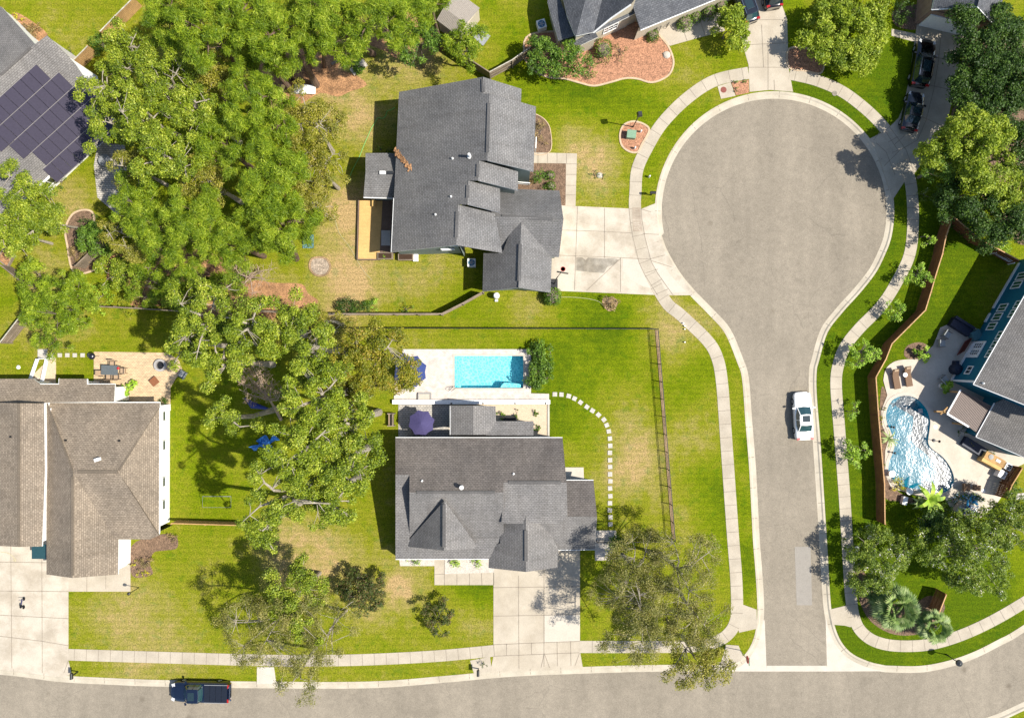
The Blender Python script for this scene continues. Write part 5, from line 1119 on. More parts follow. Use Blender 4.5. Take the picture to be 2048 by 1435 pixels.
bush(288, 1128, 15, .9, 'round brown bush on the bark bed', 'leaf_brown'); bush(272, 1130, 9, .4, 'yellow green flower clump by the white porch', 'leaf_yellow'); bush(285, 1145, 10, .3, 'yellow edging plant at the bed corner', 'leaf_yellow'); bush(342, 1078, 12, .5, 'low shrub at the far end of the bark bed', 'leaf_brown')
bush(248, 783, 14, 1.0, 'bright lime leafy plant at the patio wall', 'leaf_lime', name='plant', cat='plant', size=.3); bush(262, 770, 11, .8, 'lime leafy plant beside the paver patio', 'leaf_lime', name='plant', cat='plant', size=.3); bush(328, 803, 13, .6, 'dark fern at the roof corner', 'leaf_dark', name='plant', cat='plant')
bush(165, 500, 24, 1.2, 'dry grey brown shrub inside the left fence', 'leaf_brown'); bush(178, 452, 26, 1.4, 'dark green shrub by the curved bed', 'leaf_dark'); bush(118, 362, 14, .9, 'green bush below the white window wall', 'leaf_shrub'); bush(60, 60, 20, .5, 'flowering ground plant in the bed by the grey roof', 'leaf_brown'); bush(30, 38, 12, .5, 'small plants at the bed end by the grey roof', 'leaf_yellow')
bush(200, 85, 22, 1.6, 'green shrub against the brown fence', 'leaf_shrub'); bush(140, 105, 10, .6, 'small shrub below the brown fence')
bush(235, 520, 34, .9, 'bright weeds beside the long grey fence', 'leaf_lime', dens=.5); bush(200, 590, 30, .9, 'weeds at the foot of the feathery tree', 'leaf_lime', dens=.5); bush(260, 600, 30, .9, 'weeds along the grey board fence', 'leaf_oak', dens=.5); bush(335, 595, 30, 1.0, 'weedy brush in the clearing', 'leaf_olive', dens=.5); bush(480, 540, 34, 1.4, 'dry brush pile at the rear of the lawn', 'leaf_dead', dens=.5)
bush(1808, 15, 24, 2.2, 'dark shrub beside the brick garage', 'leaf_dark'); bush(1808, 37, 13, 1.1, 'small lit shrub near the brick garage'); bush(1853, 390, 14, .6, 'low flowering shrub near the far footpath', 'leaf_myrtle')
bush(1930, 440, 30, 1.0, 'shrub outside the wooden fence corner', 'leaf_shrub'); bush(2005, 475, 26, 1.0, 'yellow green shrub behind the white railed fence', 'leaf_lime')
bush(1844, 708, 14, 1.0, 'palmy shrub at the patio bed', 'leaf_lime', size=.3); bush(1892, 770, 13, 1.4, 'leafy potted plant against the blue wall', 'leaf_lime', size=.35, name='potted_plant', cat='plant')
bush(1800, 970, 15, .7, 'yellow flowering shrub by the kidney pool', 'leaf_yellow', ell=.7, rot=-.6); bush(1763, 930, 8, .5, 'reddish shrub between the fence and the pool', 'leaf_rust'); bush(1763, 840, 9, .4, 'yellow green ground plant by the fence', 'leaf_yellow'); bush(1764, 820, 7, .5, 'red leafed plant by the fence', 'leaf_rust')
blade_plant(1776, 876, 22, 1.4, 'striped agave like palm clump at the pool waist', 16, 'leaf_palm', 'yucca', .12); blade_plant(1857, 997, 38, 2.6, 'banana plant with long light leaves beside the pool', 9, 'leaf_lime', 'banana_plant', .42); blade_plant(1836, 1003, 18, 1.6, 'smaller leafy palm beside the banana plant', 10, 'leaf_palm', 'palm_plant', .2)
bush(1872, 1015, 22, 1.5, 'green shrub behind the banana plant', 'leaf_shrub'); bush(1893, 1018, 14, 1.3, 'green shrub at the flower terrace edge', 'leaf_shrub'); bush(2030, 975, 18, .9, 'shrub outside the gate near the stepping stones', 'leaf_shrub')
bush(1240, 1082, 26, .8, 'low shrub row at the black fence corner', 'leaf_shrub', ell=.5); bush(1300, 1075, 26, .8, 'low shrub row along the black fence', 'leaf_olive', ell=.4)
bush(717, 134, 14, 1.0, 'leafy plant spilling over the concrete planter', 'leaf_shrub', size=.28, name='plant', cat='plant'); bush(765, 512, 11, .8, 'leafy vegetables in the deck planter', 'leaf_lime', name='plant', cat='plant', ell=.6)
bush(1190, 350, 8, .6, 'small dark shrub beside the white lawn ornament'); bush(1206, 352, 8, .5, 'small green shrub on the tan lawn')
bush(782, 300, 12, .6, 'shaded plant in the house corner', 'leaf_dark', ell=.5); bush(762, 298, 8, .6, 'lit plant in the house corner', 'leaf_lime')
bare_tree(540, 800, [(480, 730), (500, 720), (520, 738), (470, 760), (495, 750), (545, 755), (478, 778), (560, 790), (512, 765)], 9, 'dead brown tree with bare fanning branches among the oaks', base=(562, 838))
bare_tree(500, 555, [(470, 535), (490, 520), (520, 540), (535, 560), (505, 590), (475, 575), (555, 535)], 3, 'pale fallen branches at the rear of the lawn', leaves=False, base=(470, 545), name='fallen_branches')
bare_tree(640, 690, [(620, 660), (650, 650), (660, 690), (625, 720), (690, 700), (645, 740)], 8, 'pale bare trunked tree between the fence and the oaks', 'bark_pale', False, name='bare_tree')
# ================================================================ FENCES, CARS, FURNITURE
def fence(name, pts, h, mat, label, top=True, board=.14, gap=.012, cat='fence', postmat=None, rail_side=1, capmat=None, post_step=2.4, thick=.025):
    """pts: the fence top as seen (px); picket boards, rails, posts"""
    W = [P(x, y, h if top else 0) for x, y in pts]; W = [Vector((w.x, w.y, 0)) for w in W]
    c = W[0]; root = thing(name, label, cat, tuple(c)); bd = MB(); rl = MB(); cp = MB()
    for a, b in zip(W, W[1:]):
        d = b - a; L = d.length; d.normalize(); n = Vector((-d.y, d.x, 0)); k = max(1, int(L / (board + gap))); ang = math.atan2(d.y, d.x)
        for i in range(k):
            p = a + d * ((i + .5) * L / k); hh = h - .03 + random.uniform(-.012, .012); bd.box((p.x, p.y, hh / 2 + .02), (L / k - gap, thick, hh), ang + random.uniform(-.02, .02))
        for z in (.3, h * .5, h - .28): rl.bar(a + n * (-.05 * rail_side) + Vector((0, 0, z)), b + n * (-.05 * rail_side) + Vector((0, 0, z)), .045, .09)
        cp.bar(a + Vector((0, 0, h)), b + Vector((0, 0, h)), .10, .04)
        m = max(1, round(L / post_step))
        for i in range(m + 1):
            if i == 0 and a is not W[0]: continue
            p = a + d * (L * i / m) - n * (.08 * rail_side); MB().box((p.x, p.y, h / 2), (.1, .1, h), ang).build('post', postmat or mat, parent=root)
    bd.build('boards', mat, parent=root); rl.build('rails', mat, parent=root); cp.build('top_cap', capmat or mat, parent=root); return root
fence('wooden_fence', [(1906, 432), (1892, 473), (1885, 508), (1872, 549), (1862, 584), (1851, 620), (1784, 687), (1772, 718), (1752, 754), (1757, 830), (1763, 900), (1769, 967), (1770, 1048)], 1.83, 'fence_brown', 'long red-brown wooden fence bending along the far footpath', capmat='wood_tan', rail_side=-1)
fence('wooden_fence', [(1906, 432), (1960, 478), (2038, 520)], 1.83, 'fence_brown', 'short brown wooden fence running from the corner to the blue house', capmat='wood_tan')
fence('white_railing', [(1958, 482), (2030, 524)], 1.0, 'white', 'white railing inside the brown fence by the blue house', board=.03, gap=.08, cat='railing')
fence('wooden_fence', [(2045, 936), (2024, 970), (2014, 996)], 1.83, 'fence_brown', 'brown fence and gate beside the white cabinets', capmat='fence_gold', rail_side=1)
fence('wooden_fence', [(1893, 1188), (1878, 1226)], 1.83, 'fence_brown', 'brown fence stub under the large flowering tree', capmat='wood_tan')
fence('wooden_fence', [(586, 627), (693, 627), (790, 627), (883, 627), (925, 606), (966, 583)], 1.7, 'fence_grey', 'grey-brown wooden fence behind the dark roofed house lawn')
fence('wooden_fence', [(502, 620), (570, 624)], 1.7, 'fence_grey', 'short grey-brown fence beyond the gap under the oaks'); fence('wooden_gate', [(587, 627), (587, 652)], 1.5, 'fence_grey', 'dark little gate return at the fence gap', cat='gate')
fence('wooden_fence', [(862, 60), (905, 95), (945, 122), (979, 144)], 1.83, 'fence_grey', 'grey wooden fence running from the shed to the house ridge', rail_side=-1)
fence('wooden_fence', [(979, 144), (1024, 120), (1076, 84)], 1.83, 'fence_grey', 'pale wooden fence from the ridge to the slate house', capmat='stone', rail_side=1)
fence('wooden_fence', [(266, -4), (230, 32), (200, 63)], 1.83, 'fence_gold', 'brown fence panel with pale cap at the top of the grove', capmat='stone'); fence('wooden_fence', [(175, 92), (130, 137)], 1.83, 'fence_gold', 'golden brown fence panel by the solar roofed house', capmat='stone')
fence('wooden_fence', [(0, 529), (47, 567)], 1.83, 'fence_grey', 'grey fence panel beside the raised bed'); fence('wooden_fence', [(52, 617), (0, 684)], 1.83, 'fence_grey', 'grey fence panel below the feathery tree', capmat='stone', rail_side=-1)
fence('wooden_fence', [(232, 452), (195, 488), (150, 532)], 1.83, 'fence_grey', 'long grey fence slanting beside the curved bed'); fence('wooden_fence', [(185, 612), (270, 616), (362, 622)], 1.83, 'fence_grey', 'grey board fence above the big leaf shadow', rail_side=-1)
fence('wooden_fence', [(342, 1046), (410, 1048), (482, 1050)], 1.5, 'fence_gold', 'low golden fence beside the tan house'); 
# black metal fence round the pool yard
def metal_fence(pts, label, h=1.2):
    W = [P(x, y) for x, y in pts]; root = thing('metal_fence', label, 'fence', tuple(W[0])); pk = MB(); rl = MB()
    for a, b in zip(W, W[1:]):
        d = b - a; L = d.length; d.normalize(); k = int(L / .115); ang = math.atan2(d.y, d.x)
        for i in range(k + 1): p = a + d * (L * i / k); pk.box((p.x, p.y, h / 2 + .03), (.018, .018, h - .06), ang)
        for z in (.15, h - .18, h): rl.bar(a + Vector((0, 0, z)), b + Vector((0, 0, z)), .035, .035)
        m = round(L / 1.8)
        for i in range(m + 1): p = a + d * (L * i / m); MB().box((p.x, p.y, h / 2 + .03), (.06, .06, h + .06), ang).build('post', 'black', parent=root)
    pk.build('pickets', 'black', parent=root); rl.build('rails', 'black', parent=root)
metal_fence([(600, 656), (1312, 658), (1346, 1077), (1192, 1079)], 'black metal picket fence enclosing the pool yard')
# bare strip under that fence
mb = MB(); q = [tuple(P(x, y))[:2] for x, y in [(1313, 660), (1330, 860), (1347, 1076)]]; ribbon(mb, q, [-.14, .14], [.008, .008]); tag(mb.build('bare_strip', 'dirt', org=(0, 0, 0)), 'bare soil strip beneath the black fence', 'soil', kind='structure')

# ---- pools
def water_mat(name, c, rough, bs_, bd, sc):
    m, nt, b = new_mat(name); v = geo_pos(nt); b.inputs['Base Color'].default_value = (*c, 1); b.inputs['Roughness'].default_value = rough; b.inputs['IOR'].default_value = 1.33
    b.inputs['Specular IOR Level'].default_value = .5
    n1 = noise(nt, v, sc, 2, .5); n0 = noise(nt, v, .5, 3, .5); n1 = mth(nt, 'ADD', n1, mth(nt, 'MULTIPLY', n0, 4.0)); bump(nt, b, n1, bs_, bd)
    tr = nt.nodes.new('ShaderNodeBsdfTransparent'); tr.inputs[0].default_value = (*c, 1); gl = nt.nodes.new('ShaderNodeBsdfGlossy'); gl.inputs['Roughness'].default_value = rough
    nt.links.new(b.inputs['Normal'].links[0].from_socket, gl.inputs['Normal']); fr = nt.nodes.new('ShaderNodeFresnel'); fr.inputs[0].default_value = 1.33
    mx = nt.nodes.new('ShaderNodeMixShader'); nt.links.new(fr.outputs[0], mx.inputs[0]); nt.links.new(tr.outputs[0], mx.inputs[1]); nt.links.new(gl.outputs[0], mx.inputs[2]); nt.links.new(mx.outputs[0], nt.nodes['Material Output'].inputs[0]); MATS[name] = m
water_mat('water_clear', (.60, .94, .975), .12, 1.0, .02, 6); water_mat('water_teal', (.10, .46, .56), .18, 1.0, .010, 5)
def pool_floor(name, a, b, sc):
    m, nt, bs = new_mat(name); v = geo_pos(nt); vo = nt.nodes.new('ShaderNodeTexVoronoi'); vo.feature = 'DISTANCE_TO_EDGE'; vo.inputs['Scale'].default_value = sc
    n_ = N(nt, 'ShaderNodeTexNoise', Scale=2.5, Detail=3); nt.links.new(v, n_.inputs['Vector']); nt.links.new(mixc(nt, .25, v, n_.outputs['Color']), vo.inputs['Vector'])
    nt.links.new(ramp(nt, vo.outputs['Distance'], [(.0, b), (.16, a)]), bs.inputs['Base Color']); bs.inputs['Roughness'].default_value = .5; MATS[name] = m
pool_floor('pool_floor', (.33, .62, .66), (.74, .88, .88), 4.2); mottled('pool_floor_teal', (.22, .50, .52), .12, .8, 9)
def pool(name, label, pts, depth, fmat, wmat, wallmat, water_z=-.10):
    W = [tuple(P(*p))[:2] for p in pts]; root = thing(name, label, 'pool', (W[0][0], W[0][1], 0)); fl = MB(); fl.face([(x, y, -depth) for x, y in W]); fl.build('pool_floor', fmat, parent=root)
    wl = MB(); n = len(W)
    for i in range(n): j = (i + 1) % n; wl.face([(*W[i], -depth), (*W[j], -depth), (*W[j], .085), (*W[i], .085)])
    wl.build('pool_wall', wallmat, parent=root); ws = MB(); ws.face([(x, y, water_z) for x, y in W]); ws.build('water_surface', wmat, parent=root); return root
r = pool('swimming_pool', 'rectangular turquoise swimming pool in the pale paver terrace', [(909, 711), (1047, 711), (1047, 776), (909, 776)], 1.5, 'pool_floor', 'water_clear', 'pool_wall')
cp = MB(); rect_hole(cp, [(906, 708), (1050, 708), (1050, 779), (906, 779)], [(909.5, 711.5), (1046.5, 711.5), (1046.5, 775.5), (909.5, 775.5)], .10); cp.build('coping', 'coping', parent=r)
st = MB(); a = catmull([(1000, 776), (1006, 767), (1014, 765.5), (1040, 768), (1041, 776)], 4); st.prism([tuple(P(*p))[:2] for p in a], -1.45, -.25); st.build('bench', 'pool_floor', parent=r)
st = MB(); st.prism([tuple(P(*p))[:2] for p in [(909.5, 711.5), (921, 711.5), (921, 775.5), (909.5, 775.5)]], -1.45, -.3); st.build('steps', 'pool_floor', parent=r)
mb = MB()
for k in (0, 1):
    x0, y0 = 900 + k * 7, 781; mb.tube([P(x0 - 3, y0 + 1, .06), P(x0 - 2, y0 - 1, .7), P(x0 + 2, y0 - 4, .8), P(x0 + 6, y0 - 8, .4), P(x0 + 7, y0 - 9, -.4)], .025, 6)
tag(mb.build('pool_rail', 'dark_metal'), 'curved dark handrail at the pool step corner', 'handrail')
r = pool('kidney_pool', 'kidney shaped pool with sun glitter beside the blue house', kin, 1.3, 'pool_floor_teal', 'water_teal', 'pool_wall', -.08)
cp = MB(); kw = [tuple(P(*p))[:2] for p in kin]; ribbon(cp, kw, [-.30, -.30, .02, .02], [.05, .09, .09, 0], closed=True)
q = offset_line(kw, -.3, True); 
if inside(kw, np.array([q[3][0]]), np.array([q[3][1]]))[0]: cp = MB(); ribbon(cp, kw, [.30, .30, -.02, -.02], [.05, .09, .09, 0], closed=True)
cp.build('coping', 'coping', parent=r)
# white retaining wall of the terrace
r = thing('retaining_wall', 'long low white wall between the pool terrace and the gravel', 'wall', tuple(P(940, 803)))
a, b = P(787, 803), P(1099, 803); MB().box(((a.x + b.x) / 2, a.y, .2), (b.x - a.x, .36, .4)).build('wall_body', 'paver_grey', parent=r); MB().box(((a.x + b.x) / 2, a.y, .43), (b.x - a.x + .1, .42, .06)).build('coping', 'white', parent=r)
a, b = P(1097, 806), P(1097, 873); MB().box((a.x, (a.y + b.y) / 2, .05), (.2, a.y - b.y, .14)).build('kerb_return', 'coping', parent=r)
p = P(850, 793); mb = MB(); mb.box((p.x, p.y, .16), (1.25, .55, .16)); tag(mb.build('step', 'coping'), 'pale step block on the pool terrace', 'step')
mb = MB(); mb.box((p.x, p.y + .35, .2), (1.3, .12, .25)); mb.box((p.x - .62, p.y, .2), (.12, .6, .25)); mb.box((p.x + .62, p.y, .2), (.12, .6, .25)); tag(mb.build('step_wall', 'tile_slab'), 'grey low edging round the pale step', 'step edging')
p = P(1021, 837); tag(MB().box((p.x, p.y, .25), (1.3, .22, .4)).build('planter_trough', 'black'), 'long black trough on the tan gravel', 'planter')
for i, (x, l) in enumerate(((903, 'first'), (966, 'second'), (1030, 'third'), (1091, 'fourth'))):
    p = P(x, 806, .3); r = thing('wall_lamp', f'small black path lamp, {l} along the white wall', 'lamp', (p.x, p.y, .1)); MB().lathe((p.x, p.y, .02), [(.03, 0), (.03, .4), (.10, .42), (.06, .5)], 8).build('lamp_head', 'black', parent=r)

# ---- stepping stones
ords = ['first', 'second', 'third', 'fourth', 'fifth', 'sixth', 'seventh', 'eighth', 'ninth', 'tenth', 'eleventh', 'twelfth', 'thirteenth', 'fourteenth', 'fifteenth', 'sixteenth', 'seventeenth', 'eighteenth', 'nineteenth', 'twentieth', 'twenty-first', 'twenty-second', 'twenty-third', 'twenty-fourth']
st = [(341, 288), (396, 290), (451, 300), (500, 323), (547, 353), (596, 385), (643, 418), (688, 450), (730, 489), (757, 535), (773, 583), (782, 637), (782, 695), (782, 752), (782, 809), (782, 866), (782, 923), (782, 980), (782, 1038), (782, 1095), (782, 1153), (782, 1210), (782, 1267), (782, 1324)]
for i, (x, y) in enumerate(st):
    x = 1024 + x / 3.986; y = 716 + y / 3.986; a = st[max(i - 1, 0)]; b = st[min(i + 1, 23)]; an = -math.atan2(b[1] - a[1], b[0] - a[0]); p = P(x, y)
    o = MB().box((p.x + random.uniform(-.03, .03), p.y + random.uniform(-.03, .03), .025), (.44 + random.uniform(-.03, .02), .43, .06), an + random.uniform(-.09, .09), 0, random.uniform(-.02, .02)).build('stepping_stone', 'paver_stone'); tag(o, f'pale square stepping stone, {ords[i]} from the pool hedge', 'stepping stone', 'stepping stones curving across the pool yard lawn')
for i, (x, s) in enumerate(((85.5, .95), (105, .42), (120, .42), (135, .42), (150, .42), (165.6, .42), (180, .42))):
    p = P(x, 710 if i else 707); o = MB().box((p.x, p.y, .03), (s, s * .95, .06)).build('stepping_stone', 'paver_stone'); tag(o, 'large square landing slab above the white railings' if i == 0 else f'small square stepping stone, {ords[i - 1]} from the landing slab by the white railings', 'stepping stone', 'stepping stones to the tan patio')
for i, (x, y) in enumerate(((2024, 991), (2036, 992), (2047, 991))):
    p = P(x, y); tag(MB().box((p.x, p.y, .03), (.46, .6, .06), .05).build('stepping_stone', 'paver_stone'), f'oblong white stepping stone outside the gate, {ords[i]} from the fence', 'stepping stone', 'stepping stones outside the gate')

# ---- cars
def car(name, label, px, py, L, W, heading, paint, kind='sedan', hgt=1.42, glass='glass_dark', cat='car', sunroof=True, lampr=True):
    """heading: direction of the bonnet, radians in world; built at the origin then turned"""
    root = thing(name, label, cat, (0, 0, 0)); X = np.linspace(-L / 2, L / 2, 25); u = X / (L / 2)
    hw = W / 2 * (1 - .16 * np.clip((np.abs(u) - .78) / .22, 0, 1) ** 2 - .10 * np.clip((u - .5) / .5, 0, 1) ** 2); hw[0] *= .86; hw[-1] *= .80
    if kind == 'pickup': zb = np.where(u > .36, .98 - .16 * np.clip((u - .36) / .64, 0, 1) ** 2, 1.08)
    else: zb = .88 - .22 * np.clip((u - .25) / .75, 0, 1) ** 1.6 - .07 * np.clip((-u - .65) / .35, 0, 1) ** 2 + (.16 if kind == 'suv' else 0)
    zb[0] -= .12; zb[-1] -= .12; rows = []
    for x, w, z in zip(X, hw, zb):
        w = float(w); z = float(z); rows.append([(x, -w * .96, .22), (x, -w, .5), (x, -w * .985, z - .12), (x, -w * .90, z - .02), (x, -w * .5, z + .03), (x, 0, z + .045), (x, w * .5, z + .03), (x, w * .90, z - .02), (x, w * .985, z - .12), (x, w, .5), (x, w * .96, .22)])
    mb = MB(); n = 11; vs = [v for r_ in rows for v in r_]; fs = [(i * n + k, i * n + k + 1, (i + 1) * n + k + 1, (i + 1) * n + k) for i in range(24) for k in range(10)]; fs += [tuple(range(n)), tuple(24 * n + k for k in range(n - 1, -1, -1))]; mb.add(vs, fs); mb.build('body', paint, parent=root, smooth=True)
    # cabin: glass house with roof panel
    cfg = {'sedan': (-.66, -.36, .08, .40), 'suv': (-.90, -.74, .10, .38), 'pickup': (-.12, -.06, .32, .50)}[kind]
    b0, r0, r1, b1 = [c * L / 2 for c in cfg]; zt = hgt; zl = 1.02 if kind == 'pickup' else (.96 if kind == 'suv' else .84); wb = W / 2 * .90; wt = W / 2 * .70
    g = MB(); N_ = 5
    base = [(b0, -wb * .8), (r0, -wb), (r1, -wb), (b1, -wb * .80), (b1 + .10, 0), (b1, wb * .80), (r1, wb), (r0, wb), (b0, wb * .8), (b0 - .06, 0)]
    top = [(r0, -wt * .9), (r0 + .12, -wt), (r1 - .12, -wt), (r1, -wt * .88), (r1 + .06, 0), (r1, wt * .88), (r1 - .12, wt), (r0 + .12, wt), (r0, wt * .9), (r0 - .05, 0)]
    vs = [(x, y, zl) for x, y in base] + [(x, y, zt - .05) for x, y in top]; m = 10; g.add(vs, [(k, (k + 1) % m, m + (k + 1) % m, m + k) for k in range(m)]); g.build('windows', glass, parent=root, smooth=False)
    rf = MB(); vs = [(x, y, zt - .05) for x, y in top] + [(x * .94 + (r0 + r1) / 2 * .06, y * .88, zt) for x, y in top]; rf.add(vs, [(k, (k + 1) % m, m + (k + 1) % m, m + k) for k in range(m)] + [tuple(range(m, 2 * m))]); rf.build('roof', paint, parent=root, smooth=False)
    pl = None
    for sy in (-1, 1):
        for (xa, ya), (xb, yb) in (((b1, wb * .80), (r1, wt * .88)), ((b0, wb * .8), (r0, wt * .9)), (((r0 + r1) / 2, wb * .99), ((r0 + r1) / 2, wt))): MB().bar((xa, sy * ya, zl), (xb, sy * yb, zt - .03), .07, .05).build('pillar', paint, parent=root)
    if sunroof: MB().box((r1 * .5 + r0 * .5 + .12, 0, zt + .004), (.62 if kind != 'suv' else 1.1, wt * 1.15, .02)).build('sunroof', 'glass_dark', parent=root)
    for sy in (-1, 1): MB().box((b1 - .12, sy * (W / 2 + .09), zl + .02), (.16, .24, .14), sy * .15).build('wing_mirror', paint, parent=root)
    for sx, dx in ((1, .31), (-1, .30)):
        for sy in (-1, 1):
            wx = sx * L * dx; w = MB(); w.tube([(wx, sy * (W / 2 - .24), .34), (wx, sy * (W / 2 + .0), .34)], .34, 18); wo = w.build('wheel', 'tyre', parent=root); hcap = MB().tube([(wx, sy * (W / 2 + .0), .34), (wx, sy * (W / 2 + .012), .34)], .2, 12).build('rim', 'grey_metal', parent=root); hcap.parent = wo
    for sy in (-1, 1):
        MB().box((L / 2 - .28, sy * W * .35, float(zb[-3]) - .06), (.34, .30, .10), sy * -.35, ry=.25).build('headlight', 'lamp_clear', parent=root)
        MB().box((-L / 2 + .14, sy * W * .36, float(zb[1]) - .05), (.2, .34, .14), sy * .3).build('tail_light', 'lamp_red', parent=root)
    if kind == 'suv':
        for sy in (-1, 1): MB().bar((r0 + .1, sy * wt * .92, zt + .05), (r1 - .2, sy * wt * .92, zt + .05), .04, .04).build('roof_rail', 'chrome', parent=root)
    if kind == 'pickup':
        q = MB(); x0, x1 = -L / 2 + .12, -.14 * L / 2 - .12
        for i in range(4):
            a = x0 + (x1 - x0) * i / 4; b = x0 + (x1 - x0) * (i + 1) / 4; q.box(((a + b) / 2, 0, 1.145), (b - a - .03, W * .84, .04))
        q.build('bed_cover', 'paint_charcoal', parent=root); MB().bar((-L / 2 - .03, -W * .44, .6), (-L / 2 - .03, W * .44, .6), .14, .16).build('rear_bumper', 'chrome', parent=root)
        for sy in (-1, 1): MB().bar((x0, sy * W * .44, 1.14), (x1, sy * W * .44, 1.14), .05, .05).build('bed_rail', 'grey_metal', parent=root)
    p = P(px, py, hgt * .6); root.location = (p.x, p.y, ROAD_Z + .01 if name in ('white_sedan', 'pickup_truck') else .03); root.rotation_euler = (0, 0, heading); return root
car('white_sedan', 'white saloon car with a sunroof parked at the kerb', 1609, 832, 4.75, 1.82, R(90 + 3), 'paint_white', 'sedan', glass='glass_teal')
car('pickup_truck', 'navy pickup truck with a covered bed parked on the main road', 397, 1387, 5.85, 1.98, R(180 - 1), 'paint_navy', 'pickup', 1.85, glass='glass_teal', cat='pickup truck')
car('black_suv', 'larger black car with roof rails, nearer the garage door', 1849, 124, 4.7, 1.9, R(90 - 10), 'paint_black', 'suv', 1.7, sunroof=True)
car('black_hatchback', 'smaller black car behind the one at the garage', 1828, 221, 3.95, 1.75, R(90 - 12), 'paint_charcoal', 'sedan', 1.5)
car('dark_suv', 'dark car with green glass cut off by the top of the photo', 1490, 2, 4.3, 1.85, R(90 + 20), 'paint_charcoal', 'suv', 1.65, glass='glass_teal')
car('dark_hatchback', 'dark car with red tail lights at the very top of the driveway', 1544, -28, 4.2, 1.8, R(90 + 8), 'paint_black', 'suv', 1.6)

# ---- lamps, mailboxes, signs
def lamp(px, py, h, label, sq=True, arm=None):
    p = P(px, py); r = thing('street_lamp', label, 'street lamp', tuple(p)); MB().lathe(p, [(.09, 0), (.07, .3), (.05, .5), (.045, h - .2)], 10).build('pole', 'dark_metal', parent=r)
    if sq: MB().box((p.x, p.y, h), (.50, .50, .42), .15, taper=.7).build('lamp_head', 'dark_metal', parent=r)
    else: MB().lathe((p.x, p.y, h - .15), [(.12, 0), (.32, .12), (.30, .3), (.05, .42)], 16).build('lamp_head', 'dark_metal', parent=r)
    return r
lamp(1266, 254, 4.1, 'black street lamp with square head on the round mulch island'); lamp(1893, 1308, 2.1, 'black street lamp on the verge by the curving main road', False)
def path_lamp(px, py, h, label): p = P(px, py); r = thing('garden_lamp', label, 'garden lamp', tuple(p)); MB().lathe(p, [(.04, 0), (.03, h)], 8).build('pole', 'black', parent=r); MB().lathe((p.x, p.y, h), [(.14, 0), (.16, .18), (.04, .26)], 10).build('lamp_head', 'black', parent=r)
path_lamp(278, 1174, 1.9, 'black garden lamp at the tan house front walk')
r = thing('stop_sign', 'street sign on a thin pole at the junction corner', 'sign', tuple(P(1480, 1299))); p = P(1480, 1299)
top = Vector((p.x, p.y, 3.0)); MB().tube([p, top], .035, 8).build('pole', 'grey_metal', parent=r)
o = MB().tube([(p.x - .02, p.y, 2.4), (p.x + .02, p.y, 2.4)], .38, 8); o.build('sign_plate', 'red', parent=r); MB().box((p.x, p.y, 2.95), (.05, .75, .2)).build('street_name_plate', 'transformer', parent=r)
def mailbox(px, py, label, rz, house=False):
    p = P(px, py); r = thing('mailbox', label, 'mailbox', tuple(p)); MB().box((p.x, p.y, .55), (.1, .1, 1.1)).build('post', 'black', parent=r)
    mb = MB(); c, s_ = math.cos(rz), math.sin(rz); q = []
    for k in range(9): a = math.pi * k / 8; q.append((math.cos(a) * .13, 1.12 + .06 + math.sin(a) * .13))
    q = [(-.13, 1.05)] + q[::-1] + [(.13, 1.05)]; L = .28; vs = [(p.x + c * x - s_ * y, p.y + s_ * x + c * y, z) for x in (-L, L) for y, z in q]; m = len(q)
    mb.add(vs, [(i, (i + 1) % m, m + (i + 1) % m, m + i) for i in range(m)] + [tuple(range(m - 1, -1, -1)), tuple(range(m, 2 * m))]); mb.build('box', 'black', parent=r); MB().box((p.x, p.y, 1.0), (.6, .12, .06), rz).build('bracket', 'black', parent=r); return r
mailbox(1302, 390, 'black mailbox on the verge by the turning circle', 0); mailbox(156, 1342, 'black mailbox at the broad weathered driveway', R(90)); mailbox(957, 1336, 'black mailbox on pale gravel at the corner house driveway', R(90))
p = P(966, 1332); 
bush(966, 1331, 9, .9, 'dark climbing plant round the corner house mailbox', 'leaf_dark', name='plant', cat='plant')
# utility box, markers
r = thing('utility_box', 'green electrical box on the round mulch island', 'utility box', tuple(P(1261, 272))); p = P(1261, 272); MB().box((p.x, p.y, .35), (.85, .75, .7), -.1).build('cabinet', 'transformer', parent=r); MB().box((p.x, p.y, .72), (.9, .8, .06), -.1).build('lid', 'transformer', parent=r)
for x, y, l in ((1281, 264, 'small white marker beside the green box'), (1269, 297, 'white marker at the foot of the mulch island'), (1298, 354, 'white marker on the verge by the circle')):
    p = P(x, y); r = thing('marker_post', l, 'marker', tuple(p)); MB().lathe(p, [(.09, 0), (.09, .5), (.05, .6)], 10).build('post', 'white', parent=r)
for x, y, l in ((1366, 646, 'upper white survey flag beside the footpath'), (1369, 652, 'middle white survey flag beside the footpath'), (1369, 658, 'lower white survey flag beside the footpath'), (1369, 684, 'single white flag on the tan lawn')):
    p = P(x, y); tag(MB().box((p.x, p.y, .12), (.12, .1, .24)).build('survey_flag', 'white'), l, 'flag')
def rock(px, py, r_, mat, label, name='rock'):
    p = P(px, py); rg = random.Random(px); mb = MB().lathe((p.x, p.y, -.02), [(r_, 0), (r_ * 1.05, r_ * .3), (r_ * .8, r_ * .6), (r_ * .3, r_ * .75)], 9); mb.v = [(x + rg.uniform(-.05, .05) * r_ * 2, y + rg.uniform(-.05, .05) * r_ * 2, z) for x, y, z in mb.v]; tag(mb.build(name, mat), label, 'rock')
rock(1333, 110, .38, 'coping', 'pale boulder on the pink mulch by the edging'); rock(1199, 351, .3, 'stone', 'grey lawn ornament between two little shrubs'); rock(37, 734, .2, 'white_trim', 'small white stone on the lawn by the railings')
